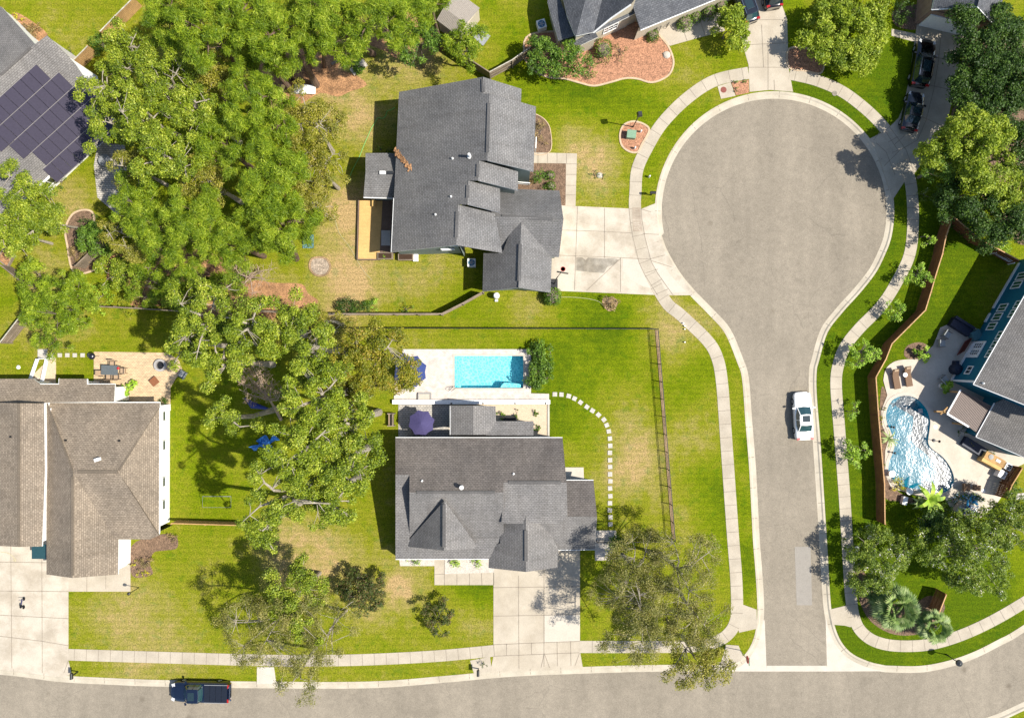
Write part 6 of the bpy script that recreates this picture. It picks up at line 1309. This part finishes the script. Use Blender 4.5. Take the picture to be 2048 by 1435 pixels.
# AC units, tank, hoop
def ac_unit(px, py, label, s=.85, rz=0, fan='fan_blue', body='white_trim'):
    p = P(px, py, .8); p.z = 0; r = thing('air_conditioner', label, 'air conditioner', tuple(p), rz=0); MB().box((p.x, p.y, .42), (s, s, .84), rz).build('casing', body, parent=r); MB().lathe((p.x, p.y, .84), [(s * .42, 0), (s * .42, .015), (s * .38, .02)], 20).build('fan_grille', fan, parent=r)
    b = MB()
    for k in range(5): a = k * 1.2566; b.box((p.x + math.cos(a) * s * .18, p.y + math.sin(a) * s * .18, .87), (s * .32, s * .12, .015), a)
    b.lathe((p.x, p.y, .86), [(s * .08, 0), (s * .06, .03)], 10); b.build('fan', 'grey_metal', parent=r)
ac_unit(943, 525, 'air conditioner in the shade of the gable wall', .8); ac_unit(1083, 48, 'grey air conditioner beside the slate house', .85, .3)
r = thing('propane_tank', 'round white tank beside the garage gable', 'tank', tuple(P(993, 592))); p = P(993, 592); MB().lathe(p, [(.28, 0), (.31, .1), (.31, .9), (.22, 1.08), (.05, 1.12)], 20).build('tank', 'white', parent=r); MB().box((p.x, p.y - .45, .1), (.3, .2, .2)).build('valve_box', 'white_trim', parent=r)
r = thing('basketball_hoop', 'portable basketball hoop leaning out over the driveway', 'basketball hoop', tuple(P(1108, 570))); p = P(1108, 568)
MB().box((p.x, p.y, .12), (.7, 1.0, .24)).build('base', 'black', parent=r); MB().tube([p + Vector((0, 0, .2)), p + Vector((.1, .3, 2.6)), p + Vector((.55, .9, 3.0))], .06, 8).build('pole', 'dark_metal', parent=r); q = P(1125, 545, 3.0)
MB().bar(q + Vector((-.55, .1, 0)), q + Vector((.55, -.1, 0)), .05, .75).build('backboard', 'dark_metal', parent=r); MB().lathe((q.x + .05, q.y + .35, 2.95), [(.24, 0), (.24, .03), (.21, .03), (.21, 0)], 16).build('hoop', 'red', parent=r)
# hoses
def hose(pts, mat, label, r_=.025):
    mb = MB(); mb.tube([P(x, y, .04) for x, y in catmull(pts, 5)], r_, 5); tag(mb.build('garden_hose', mat), label, 'hose')
hose([(790, 215), (782, 220), (775, 222), (771, 232), (765, 237), (756, 236), (750, 245), (742, 258), (736, 272), (728, 290), (718, 315), (705, 340), (698, 358)], 'hose', 'bright green garden hose trailing across the tan lawn', .035)
hose([(668, 430), (676, 460), (684, 474), (700, 495), (715, 522), (730, 545), (744, 560)], 'hose_pale', 'pale hose crossing the dry lawn by the deck', .02); hose([(1120, 594), (1145, 594), (1175, 597), (1196, 602), (1206, 610)], 'hose_pale', 'pale hose leading to the little bush', .02); hose([(0, 1103), (15, 1105), (25, 1112), (31, 1120), (30, 1122), (26, 1119)], 'hose_pale', 'thin pale hose on the weathered driveway', .02)

# ---- deck of the dark roofed house
r = thing('deck', 'new golden timber deck behind the dark roofed house', 'deck', tuple(P(740, 460)))
mb = MB()
for k in range(42): a, b = P(719 - k * .07, 401 + k * 2.79 + 1.3, .35), P(765 - k * .15, 401 + k * 2.79 + 1.6, .35); mb.bar(a, b, .128, .05)
mb.build('deck_boards', 'new_wood', parent=r)
mb = MB()
for k in range(40): a, b = P(762 - k * .1, 398 + k * 2.7 + 1.3, .33), P(795 - k * .1, 398 + k * 2.7 + 1.6, .33); mb.bar(a, b, .12, .05)
mb.build('old_deck_boards', 'deck_brown', parent=r)
mb = MB(); mb.bar(P(718, 400, .2), P(715, 518, .2), .1, .4); mb.bar(P(715, 519, .2), P(760, 519, .2), .1, .4); mb.build('deck_skirt', 'deck_brown', parent=r)
MB().box((*tuple(P(750, 409))[:2], .55), (.35, .6, .35)).build('deck_step', 'new_wood', parent=r)
tag(MB().box((*tuple(P(774, 478))[:2], .7), (.9, 1.5, .06)).build('table', 'tile_slab'), 'tiled grey table under the rear eaves', 'table')
for x, y, l in ((772, 513, 'raised planter box beside the deck end'), (813, 515, 'raised planter box with pots under the gable wall')):
    p = P(x, y); r = thing('planter_box', l, 'planter', tuple(p)); MB().box((p.x, p.y, .3), (1.5, .65, .6)).build('box', 'fence_grey', parent=r); MB().box((p.x, p.y, .61), (1.3, .5, .03)).build('soil', 'soil', parent=r)
p = P(832, 516); tag(MB().box((p.x, p.y, .15), (.5, .7, .3)).build('storage_box', 'white_trim'), 'small white box beside the planter under the gable', 'box')
# lawn bits
p = P(718, 136); r = thing('stone_bench', 'broken pale concrete slab under the leafy plant', 'slab', tuple(p)); MB().box((p.x, p.y, .12), (1.7, .75, .24), R(38)).build('slab', 'coping', parent=r)
tag(MB().box((*tuple(P(612, 181))[:2], .35), (2.1, .9, .06), -.03).build('sheet_panel', 'white_trim'), 'white panel lying at the edge of the pine grove', 'panel')
mb = MB(); p = P(617, 483); n_ = 9; vs = [(p.x + (i / (n_ - 1) - .5) * 1.1, p.y + (j / (n_ - 1) - .5) * 1.35, .06 + random.uniform(0, .12)) for j in range(n_) for i in range(n_)]; mb.add(vs, [(j * n_ + i, j * n_ + i + 1, (j + 1) * n_ + i + 1, (j + 1) * n_ + i) for j in range(n_ - 1) for i in range(n_ - 1)]); tag(mb.build('tarp', 'tarp_teal'), 'crumpled blue-grey tarp on the rear lawn', 'tarp')
tag(MB().bar(P(664, 129, .1), P(684, 114, .1), .25, .2).build('timber_edging', 'fence_grey'), 'short timber log at the grove edge', 'timber'); 
r = thing('raised_bed', 'diamond raised timber bed at the left fence', 'planter', tuple(P(14, 512))); c = [P(x, y, 0) for x, y in ((12, 495), (31, 511), (18, 534), (-2, 518))]; mb = MB()
for a, b in zip(c, c[1:] + c[:1]): mb.bar(a + Vector((0, 0, .15)), b + Vector((0, 0, .15)), .12, .3)
mb.build('frame', 'fence_grey', parent=r); MB().prism([(v.x, v.y) for v in c], 0, .2).build('soil', 'pine_straw', parent=r)
mb = MB(); p = P(531, 885)
mb = MB(); n_ = 9; vs = [(p.x + (i / 8 - .5) * (1.7 + .7 * math.sin(j * 1.3)) + random.uniform(-.1, .1) + .12 * (j - 4), p.y + (j / 8 - .5) * (1.1 + .5 * math.sin(i * 1.1)) + random.uniform(-.1, .1), .1 + random.uniform(0, .35)) for j in range(n_) for i in range(n_)]; mb.add(vs, [(j * n_ + i, j * n_ + i + 1, (j + 1) * n_ + i + 1, (j + 1) * n_ + i) for j in range(8) for i in range(8)]); tag(mb.build('blue_tarp', 'tarp_blue'), 'bright blue crumpled tarp beneath the great oak', 'tarp')
mb = MB(); c = P(512, 806, .3); mb.tube([c + Vector((-1.1, .5, 0)), c + Vector((-.3, -.2, .1)), c + Vector((1.2, -.55, 0))], [.08, .34, .1], 10); tag(mb.build('kayak', 'boat_blue'), 'dark blue kayak on the grass under the oak limb', 'kayak')
# swing bench
r = thing('storage_bench', 'tan roofed log bench at the edge of the grey patio', 'bench', tuple(P(784, 838))); p = P(784, 838); MB().box((p.x, p.y, .55), (.5, 1.15, .10)).build('seat', 'cushion_tan', parent=r); MB().box((p.x + .22, p.y, .8), (.1, 1.15, .5)).build('backrest', 'fence_grey', parent=r)
for sy in (-1, 1): MB().box((p.x, p.y + sy * .6, .4), (.7, .1, .8)).build('leg', 'fence_grey', parent=r)
# ---- umbrellas
def umbrella(px, py, rpx, h, mat, label, rot=0, n=8):
    c = P(px, py, h); b = Vector((c.x, c.y, .04)); r = thing('patio_umbrella', label, 'umbrella', tuple(b)); R_ = rpx / 20 * (H - h) / H; MB().tube([b, Vector((c.x, c.y, h + .05))], .03, 8).build('pole', 'dark_metal', parent=r)
    mb = MB(); V = [(c.x, c.y, h + .1)]
    for k in range(n):
        a = rot + 2 * math.pi * k / n; a2 = a + math.pi / n; V.append((c.x + R_ * math.cos(a), c.y + R_ * math.sin(a), h - .42)); V.append((c.x + R_ * .86 * math.cos(a2), c.y + R_ * .86 * math.sin(a2), h - .36))
    m = 2 * n; mb.add(V, [(0, 1 + i, 1 + (i + 1) % m) for i in range(m)]); mb.build('canopy', mat, parent=r)
    rb = MB()
    for k in range(n): a = rot + 2 * math.pi * k / n; rb.tube([(c.x, c.y, h + .06), (c.x + R_ * math.cos(a), c.y + R_ * math.sin(a), h - .45)], .012, 4)
    rb.build('ribs', 'dark_metal', parent=r); MB().lathe((c.x, c.y, .0), [(.3, .04), (.3, .1), (.05, .14)], 14).build('base', 'dark_metal', parent=r)
umbrella(842, 846, 27, 2.6, 'canopy_purple', 'faded purple patio umbrella on the grey pavers', .25); umbrella(820, 742, 34, 2.7, 'canopy_blue', 'blue umbrella half hidden under the rust tinted tree', .35)
r = thing('patio_table', 'dark round table under the purple umbrella', 'table', tuple(P(842, 850))); p = P(842, 850); MB().lathe((p.x, p.y, .0), [(.05, .04), (.05, .7), (.95, .72), (.95, .76), (.02, .77)], 20).build('tabletop', 'dark_metal', parent=r)
def chair(px, py, rz, label, seat='cushion_tan', frame='dark_metal', s=.55, name='patio_chair', group=None, h=.42, back=.85):
    r = thing(name, label, 'chair', (0, 0, 0), group); MB().box((0, 0, h), (s, s, .08)).build('seat', seat, parent=r); MB().box((-s / 2 - .02, 0, h + .26), (.08, s, .5), ry=-.25).build('backrest', seat, parent=r)
    for sx in (-1, 1):
        for sy in (-1, 1): MB().tube([(sx * s * .46, sy * s * .48, 0), (sx * s * .46, sy * s * .48, h)], .022, 5).build('leg', frame, parent=r)
    for sy in (-1, 1): MB().bar((-s * .5, sy * s * .52, h + .2), (s * .45, sy * s * .52, h + .2), .05, .03).build('armrest', frame, parent=r)
    p = P(px, py, .4); r.location = (p.x, p.y, .04); r.rotation_euler = (0, 0, rz); return r
# the tan patio dining set
r = thing('dining_table', 'slate topped dining table on the tan paver patio', 'table', tuple(P(228, 740))); p = P(227, 739.5); MB().box((p.x, p.y, .74), (1.65, .95, .05), -.04).build('tabletop', 'table_slate', parent=r)
for sx in (-1, 1):
    for sy in (-1, 1): MB().box((p.x + sx * .75, p.y + sy * .4, .36), (.06, .06, .72)).build('leg', 'dark_metal', parent=r)
for x, y, a, l in ((204, 746, 0, 'tan patio chair at the near end of the slate table'), (219, 753, 90, 'tan patio chair below the slate table, inner'), (234, 753, 90, 'tan patio chair below the slate table, outer'), (226, 727, -90, 'tan patio chair above the slate table'), (247, 741, 180, 'orange brown patio chair at the far end of the slate table')): chair(x, y, R(a), l, group=None)
p = P(237, 736, .8); tag(MB().lathe((p.x, p.y, .77), [(.1, 0), (.14, .1), (.02, .16)], 12).build('bowl', 'red'), 'small red bowl on the slate table', 'bowl')
r = thing('fire_pit', 'round stone fire pit on the tan paver patio', 'fire pit', tuple(P(323, 730))); p = P(323, 730); MB().lathe((p.x, p.y, .0), [(.62, .04), (.62, .38), (.40, .38), (.40, .1)], 26).build('stone_ring', 'tile_slab', parent=r); MB().lathe((p.x, p.y, .0), [(.40, .1), (.36, .15), (.02, .16)], 20).build('fire_bowl', 'black', parent=r)
tag(MB().box((*tuple(P(312, 762))[:2], .40), (.75, .75, .08), R(40)).build('ottoman', 'rug'), 'square rust brown ottoman on the tan patio', 'ottoman')
chair(366, 748, R(150), 'grey lounge chair at the oak shaded patio edge', 'cushion_grey', s=.7)
r = thing('grill', 'round black kettle grill at the patio corner', 'grill', tuple(P(192, 712))); p = P(192, 712); MB().lathe((p.x, p.y, .55), [(.1, 0), (.33, .15), (.35, .25), (.25, .42), (.03, .48)], 20).build('lid', 'grill_black', parent=r, smooth=True)
for k in range(3): a = k * 2.094; MB().tube([(p.x + .1 * math.cos(a), p.y + .1 * math.sin(a), .6), (p.x + .32 * math.cos(a), p.y + .32 * math.sin(a), .04)], .015, 5).build('leg', 'dark_metal', parent=r)
# two white slatted stair rails
for (xa, ya, xb, yb), l in (((74, 717, 60, 757), 'white louvred railing nearest the photo edge'), ((93, 716, 82, 768), 'white louvred railing beside the lawn stones')):
    a, b = P(xa, ya, 1.0), P(xb, yb, 1.0); r = thing('louvred_railing', l, 'railing', (a.x, a.y, 0)); mb = MB(); d = (b - a); 
    for k in range(22): q = a + d * ((k + .5) / 22); mb.bar(q + Vector((-.42, .02, -.55)), q + Vector((.2, -.02, .05)), .05, .03)
    mb.build('slats', 'white', parent=r); f = MB()
    for o_ in ((-.42, -.55), (.2, .05), (-.1, -.25)): f.bar(a + Vector((o_[0], 0, o_[1])), b + Vector((o_[0], 0, o_[1])), .10, .07)
    f.build('rails', 'white', parent=r)
    for q in (a, b): MB().box((q.x + .2, q.y, .5), (.1, .1, 1.0)).build('post', 'white', parent=r)
p = P(43, 1206, .4); r = thing('scooter', 'small dark childs tricycle left on the weathered driveway', 'tricycle', (p.x, p.y, .02)); mb = MB(); mb.bar((p.x - .1, p.y - .35, .35), (p.x + .1, p.y + .3, .45), .06, .06); mb.bar((p.x - .15, p.y + .42, .6), (p.x + .35, p.y + .42, .6), .04, .04); mb.build('frame', 'canopy_purple', parent=r)
for dx_, dy_ in ((.1, .38), (-.2, -.38), (.08, -.45)): MB().tube([(p.x + dx_ - .03, p.y + dy_, .18), (p.x + dx_ + .03, p.y + dy_, .18)], .17, 14).build('wheel', 'tyre', parent=r)
MB().box((p.x - .05, p.y - .25, .45), (.22, .26, .06)).build('seat', 'black', parent=r)
# porch steps at the dark roofed house
r = thing('porch_steps', 'white railed porch steps at the dark roofed house', 'steps', tuple(P(1045, 350)))
for k in range(3): p = P(1048 + k * 4, 352); MB().box((p.x, p.y, .35 - k * .12), (.3, 1.3, .12)).build('step', 'wood_tan', parent=r)
for yy in (341, 364): 
    mb = MB(); a, b = P(1036, yy, 1.0), P(1060, yy + 2, .75); mb.bar(a, b, .07, .07); mb.bar(a - Vector((0, 0, .7)), b - Vector((0, 0, .6)), .06, .06)
    for k in range(9): q = a.lerp(b, k / 8); mb.bar(q, q - Vector((0, 0, .7)), .035, .035)
    mb.build('railing', 'white', parent=r)
# ---- kidney pool furniture
def lounger(px, py, rz, label):
    r = thing('sun_lounger', label, 'sun lounger', (0, 0, 0), 'brown loungers by the kidney pool'); MB().box((.3, 0, .36), (1.35, .62, .10)).build('cushion', 'cushion_brown', parent=r); MB().box((-.68, 0, .52), (.75, .62, .10), ry=.45).build('backrest', 'cushion_brown', parent=r); MB().box((-.9, 0, .72), (.22, .4, .1), ry=.45).build('pillow', 'cushion_tan', parent=r)
    for sx in (-.6, .9):
        for sy in (-.26, .26): MB().box((sx, sy, .17), (.05, .05, .34)).build('leg', 'dark_metal', parent=r)
    p = P(px, py, .4); r.location = (p.x, p.y, .06); r.rotation_euler = (0, 0, rz)
lounger(1792, 758, R(-80), 'brown sun lounger nearer the wooden fence'); lounger(1816, 753, R(-80), 'brown sun lounger nearer the blue house')
r = thing('side_table', 'small round white table between the two loungers', 'side table', tuple(P(1805, 749))); p = P(1805, 749); MB().lathe((p.x, p.y, .06), [(.04, 0), (.04, .45), (.22, .46), (.22, .5)], 16).build('tabletop', 'white', parent=r)
chair(1893, 669, R(-35), 'pale cushioned chair, upper of two at the shaded patio edge', 'cushion_grey', s=.65); chair(1883, 686, R(0), 'pale cushioned chair, lower of two at the shaded patio edge', 'cushion_grey', s=.65); chair(1888, 758, R(40), 'grey wicker chair by the blue wall', 'cushion_grey', s=.65)
chair(1932, 973, R(0), 'brown wicker armchair beside the flower terrace', 'cushion_brown', s=.75); tag(MB().box((*tuple(P(1949, 974))[:2], .38), (.75, .55, .1), -.1).build('footstool', 'cushion_brown'), 'slatted brown footstool in front of the armchair', 'footstool')
for x, y, l in ((1784, 947, 'large white planter at the pool edge, upper'), (1819, 982, 'large white planter at the pool edge, lower'), (1887, 771, 'white planter by the blue wall')):
    p = P(x, y, .5); p.z = .06; r = thing('planter', l, 'planter', tuple(p)); MB().lathe(p, [(.26, 0), (.34, .45), (.34, .52), (.27, .52), (.26, .46)], 20).build('pot', 'white', parent=r); MB().lathe((p.x, p.y, .06), [(.27, .4), (.02, .45)], 14).build('soil', 'soil', parent=r)
tag(MB().box((*tuple(P(1805, 999))[:2], .3), (.45, .8, .5), -.2).build('storage_box', 'white'), 'white box in the planting bed below the pool', 'box')
r = thing('sofa', 'long dark covered sofa in the shade beside the blue house', 'sofa', tuple(P(1922, 652))); a, b = P(1905, 642, .5), P(1940, 664, .5); an = math.atan2(b.y - a.y, b.x - a.x); m = (a + b) / 2; MB().box((m.x, m.y, .35), (2.2, .95, .6), an).build('seat', 'cover_navy', parent=r); MB().box((m.x + .2, m.y + .38, .7), (2.2, .25, .4), an).build('backrest', 'cover_navy', parent=r)
tag(MB().box((*tuple(P(1944, 670))[:2], .45), (.9, .9, .8), .5).build('covered_chair', 'tarp_teal'), 'dark teal covered armchair next to the long sofa', 'chair')
r = thing('ribbed_bench', 'rust brown slatted bench against the blue wall', 'bench', tuple(P(1929, 691))); a, b = P(1938, 678, .45), P(1921, 706, .45)
for k in range(7): o_ = Vector(((k - 3) * .13 * .86, (k - 3) * -.13 * .5 * -1, 0)); MB().bar(a + o_, b + o_, .10, .05).build('slat', 'rust_red', parent=r)
r = thing('grill', 'covered navy grill against the blue wall', 'grill', tuple(P(1906, 738))); p = P(1906, 738); MB().lathe((p.x, p.y, .06), [(.50, 0), (.55, .7), (.42, .95), (.05, 1.05)], 14).build('cover', 'cover_navy', parent=r); MB().box((p.x + .05, p.y + .65, .4), (.35, .4, .7)).build('side_shelf', 'cover_navy', parent=r)
r = thing('outdoor_kitchen', 'honey timber kitchen counter below the blue wing', 'counter', tuple(P(1987, 922))); a, b = P(1968, 912, .9), P(2005, 932, .9); an = math.atan2(b.y - a.y, b.x - a.x); m = (a + b) / 2
MB().box((m.x, m.y, .46), (2.1, 1.0, .9), an).build('cabinet', 'new_wood', parent=r); MB().box((m.x + .12, m.y + .2, .93), (2.1, .75, .05), an).build('countertop', 'fence_gold', parent=r); MB().lathe((m.x - .25, m.y + .45, .95), [(.26, 0), (.26, .04), (.02, .05)], 18).build('burner', 'black', parent=r); MB().box((m.x + .45, m.y + .05, .97), (.5, .3, .04), an).build('sink', 'dark_metal', parent=r)
ac_unit(2005, 948, 'white unit nearer the kitchen counter', .75, -.5, 'grey_metal', 'white'); ac_unit(2017, 933, 'white unit tucked against the blue wing wall', .65, -.5, 'black', 'white')
r = thing('garden_statue', 'small dark heron statue on the pool terrace', 'statue', tuple(P(1867, 880))); p = P(1867, 880); MB().lathe((p.x, p.y, .06), [(.18, 0), (.16, .08), (.03, .1), (.03, .9), (.14, 1.0), (.02, 1.2)], 12).build('body', 'dark_metal', parent=r)
for x, y, l in ((1782, 853, 'dark pool light stand nearer the loungers'), (1784, 904, 'dark pool light stand at the pool waist')): 
    p = P(x, y); tag(MB().lathe((p.x, p.y, .06), [(.12, 0), (.04, .1), (.04, .5), (.13, .55), (.03, .65)], 10).build('light_stand', 'dark_metal'), l, 'garden light')
p = P(1841, 821); tag(MB().box((p.x, p.y, -.02), (.42, .42, .1), .1).build('pool_float', 'grey_metal'), 'small square float drifting in the kidney pool', 'pool float')
for x, y, l in ((1870, 853, 'round white light disc above the pool waist'), (1906, 970, 'round white light disc at the pool end'), (1966, 981, 'round white stool on the terrace')): disc('skimmer_lid', x, y, .2, .08, 'white', l, 'lid', None)
# round flower terrace with inflatables
r = thing('hammock_seat', 'tan curved garden seat on the round flower terrace', 'garden seat', tuple(P(1908, 1015))); MB().bar(P(1905, 1022, .5), P(1921, 1003, .5), .35, .1).build('seat', 'cushion_tan', parent=r); MB().bar(P(1913, 1024, .4), P(1922, 1012, .4), .5, .12).build('cushion', 'cushion_grey', parent=r)
rg = random.Random(3)
r = thing('inflatable_pile', 'heap of blue and white pool inflatables under the flowering tree', 'pool toys', tuple(P(1937, 1018)))
for k in range(26):
    x, y = 1937 + rg.gauss(0, 8), 1019 + rg.gauss(0, 7); q = P(x, y, .3); a = rg.uniform(0, 6.3); s_ = rg.uniform(.14, .32); mb = MB(); mb.tube([(q.x - s_ * math.cos(a), q.y - s_ * math.sin(a), .25 + rg.random() * .3), (q.x + s_ * math.cos(a), q.y + s_ * math.sin(a), .25 + rg.random() * .3)], rg.uniform(.08, .15), 8); mb.build('float', ['float_blue', 'white', 'canopy_blue', 'white_trim'][k % 4], parent=r)
tag(MB().lathe((*tuple(P(1944, 997))[:2], .05), [(.35, 0), (.42, .25), (.3, .3), (.02, .2)], 14).build('paddling_ring', 'float_blue'), 'turquoise ring beside the flower pots', 'pool toy')
bush(1930, 993, 14, .5, 'white flowering pots on the round terrace', 'leaf_flower', ell=.6, size=.2, name='flower_pots', cat='flowers'); bush(1955, 996, 14, .5, 'white flowers at the shaded terrace rim', 'leaf_flower', ell=.6, size=.2, name='flower_pots', cat='flowers'); bush(1908, 1000, 12, .4, 'pale flower clump at the terrace rim', 'leaf_flower', ell=.6, size=.18, name='flower_pots', cat='flowers')
bush(1975, 905, 12, .7, 'dark potted plants beneath the blue wing wall', 'leaf_dark', ell=.6, rot=-.4, name='potted_plant', cat='plant'); bush(1925, 862, 10, .9, 'potted shrub at the patio cover post', 'leaf_dark', name='potted_plant', cat='plant'); bush(1945, 888, 13, .6, 'grey green succulents in the dark trough', 'leaf_olive', name='potted_plant', cat='plant', ell=.7)
r = thing('trough', 'dark curved trough of succulents by the blue wing', 'planter', tuple(P(1945, 890))); a, b = P(1926, 880, .3), P(1966, 905, .3); MB().bar(a, b, .95, .5).build('box', 'cover_navy', parent=r)
# slate house porch rails, round patio table
r = thing('porch_railing', 'black railings at the slate house front walk', 'railing', tuple(P(1320, 52)))
for a, b in (((1312, 58), (1322, 48)), ((1335, 50), (1345, 38)), ((1318, 62), (1323, 52))):
    mb = MB(); p, q = P(*a, .9), P(*b, .9); mb.bar(p, q, .05, .05)
    for k in range(5): s_ = p.lerp(q, k / 4); mb.bar(s_, s_ - Vector((0, 0, .85)), .03, .03)
    mb.build('rail', 'black', parent=r)
r = thing('patio_table', 'round glass table on the shaded stone patio', 'table', tuple(P(209, 320))); p = P(209, 320, .7); MB().lathe((p.x, p.y, .0), [(.05, 0), (.05, .7), (.6, .72), (.6, .75), (.02, .75)], 20).build('tabletop', 'grey_metal', parent=r)
r = thing('soccer_goal', 'white framed goal on the grass by the tan house', 'goal', tuple(P(430, 1000))); mb = MB(); a, b, c_, d_ = P(405, 992, 1.0), P(462, 992, 1.0), P(405, 1014), P(462, 1014); mb.bar(a, b, .05, .05); mb.bar(a, c_, .02, .02); mb.bar(b, d_, .02, .02); mb.bar(c_, d_, .02, .02); mb.build('frame', 'grey_metal', parent=r)
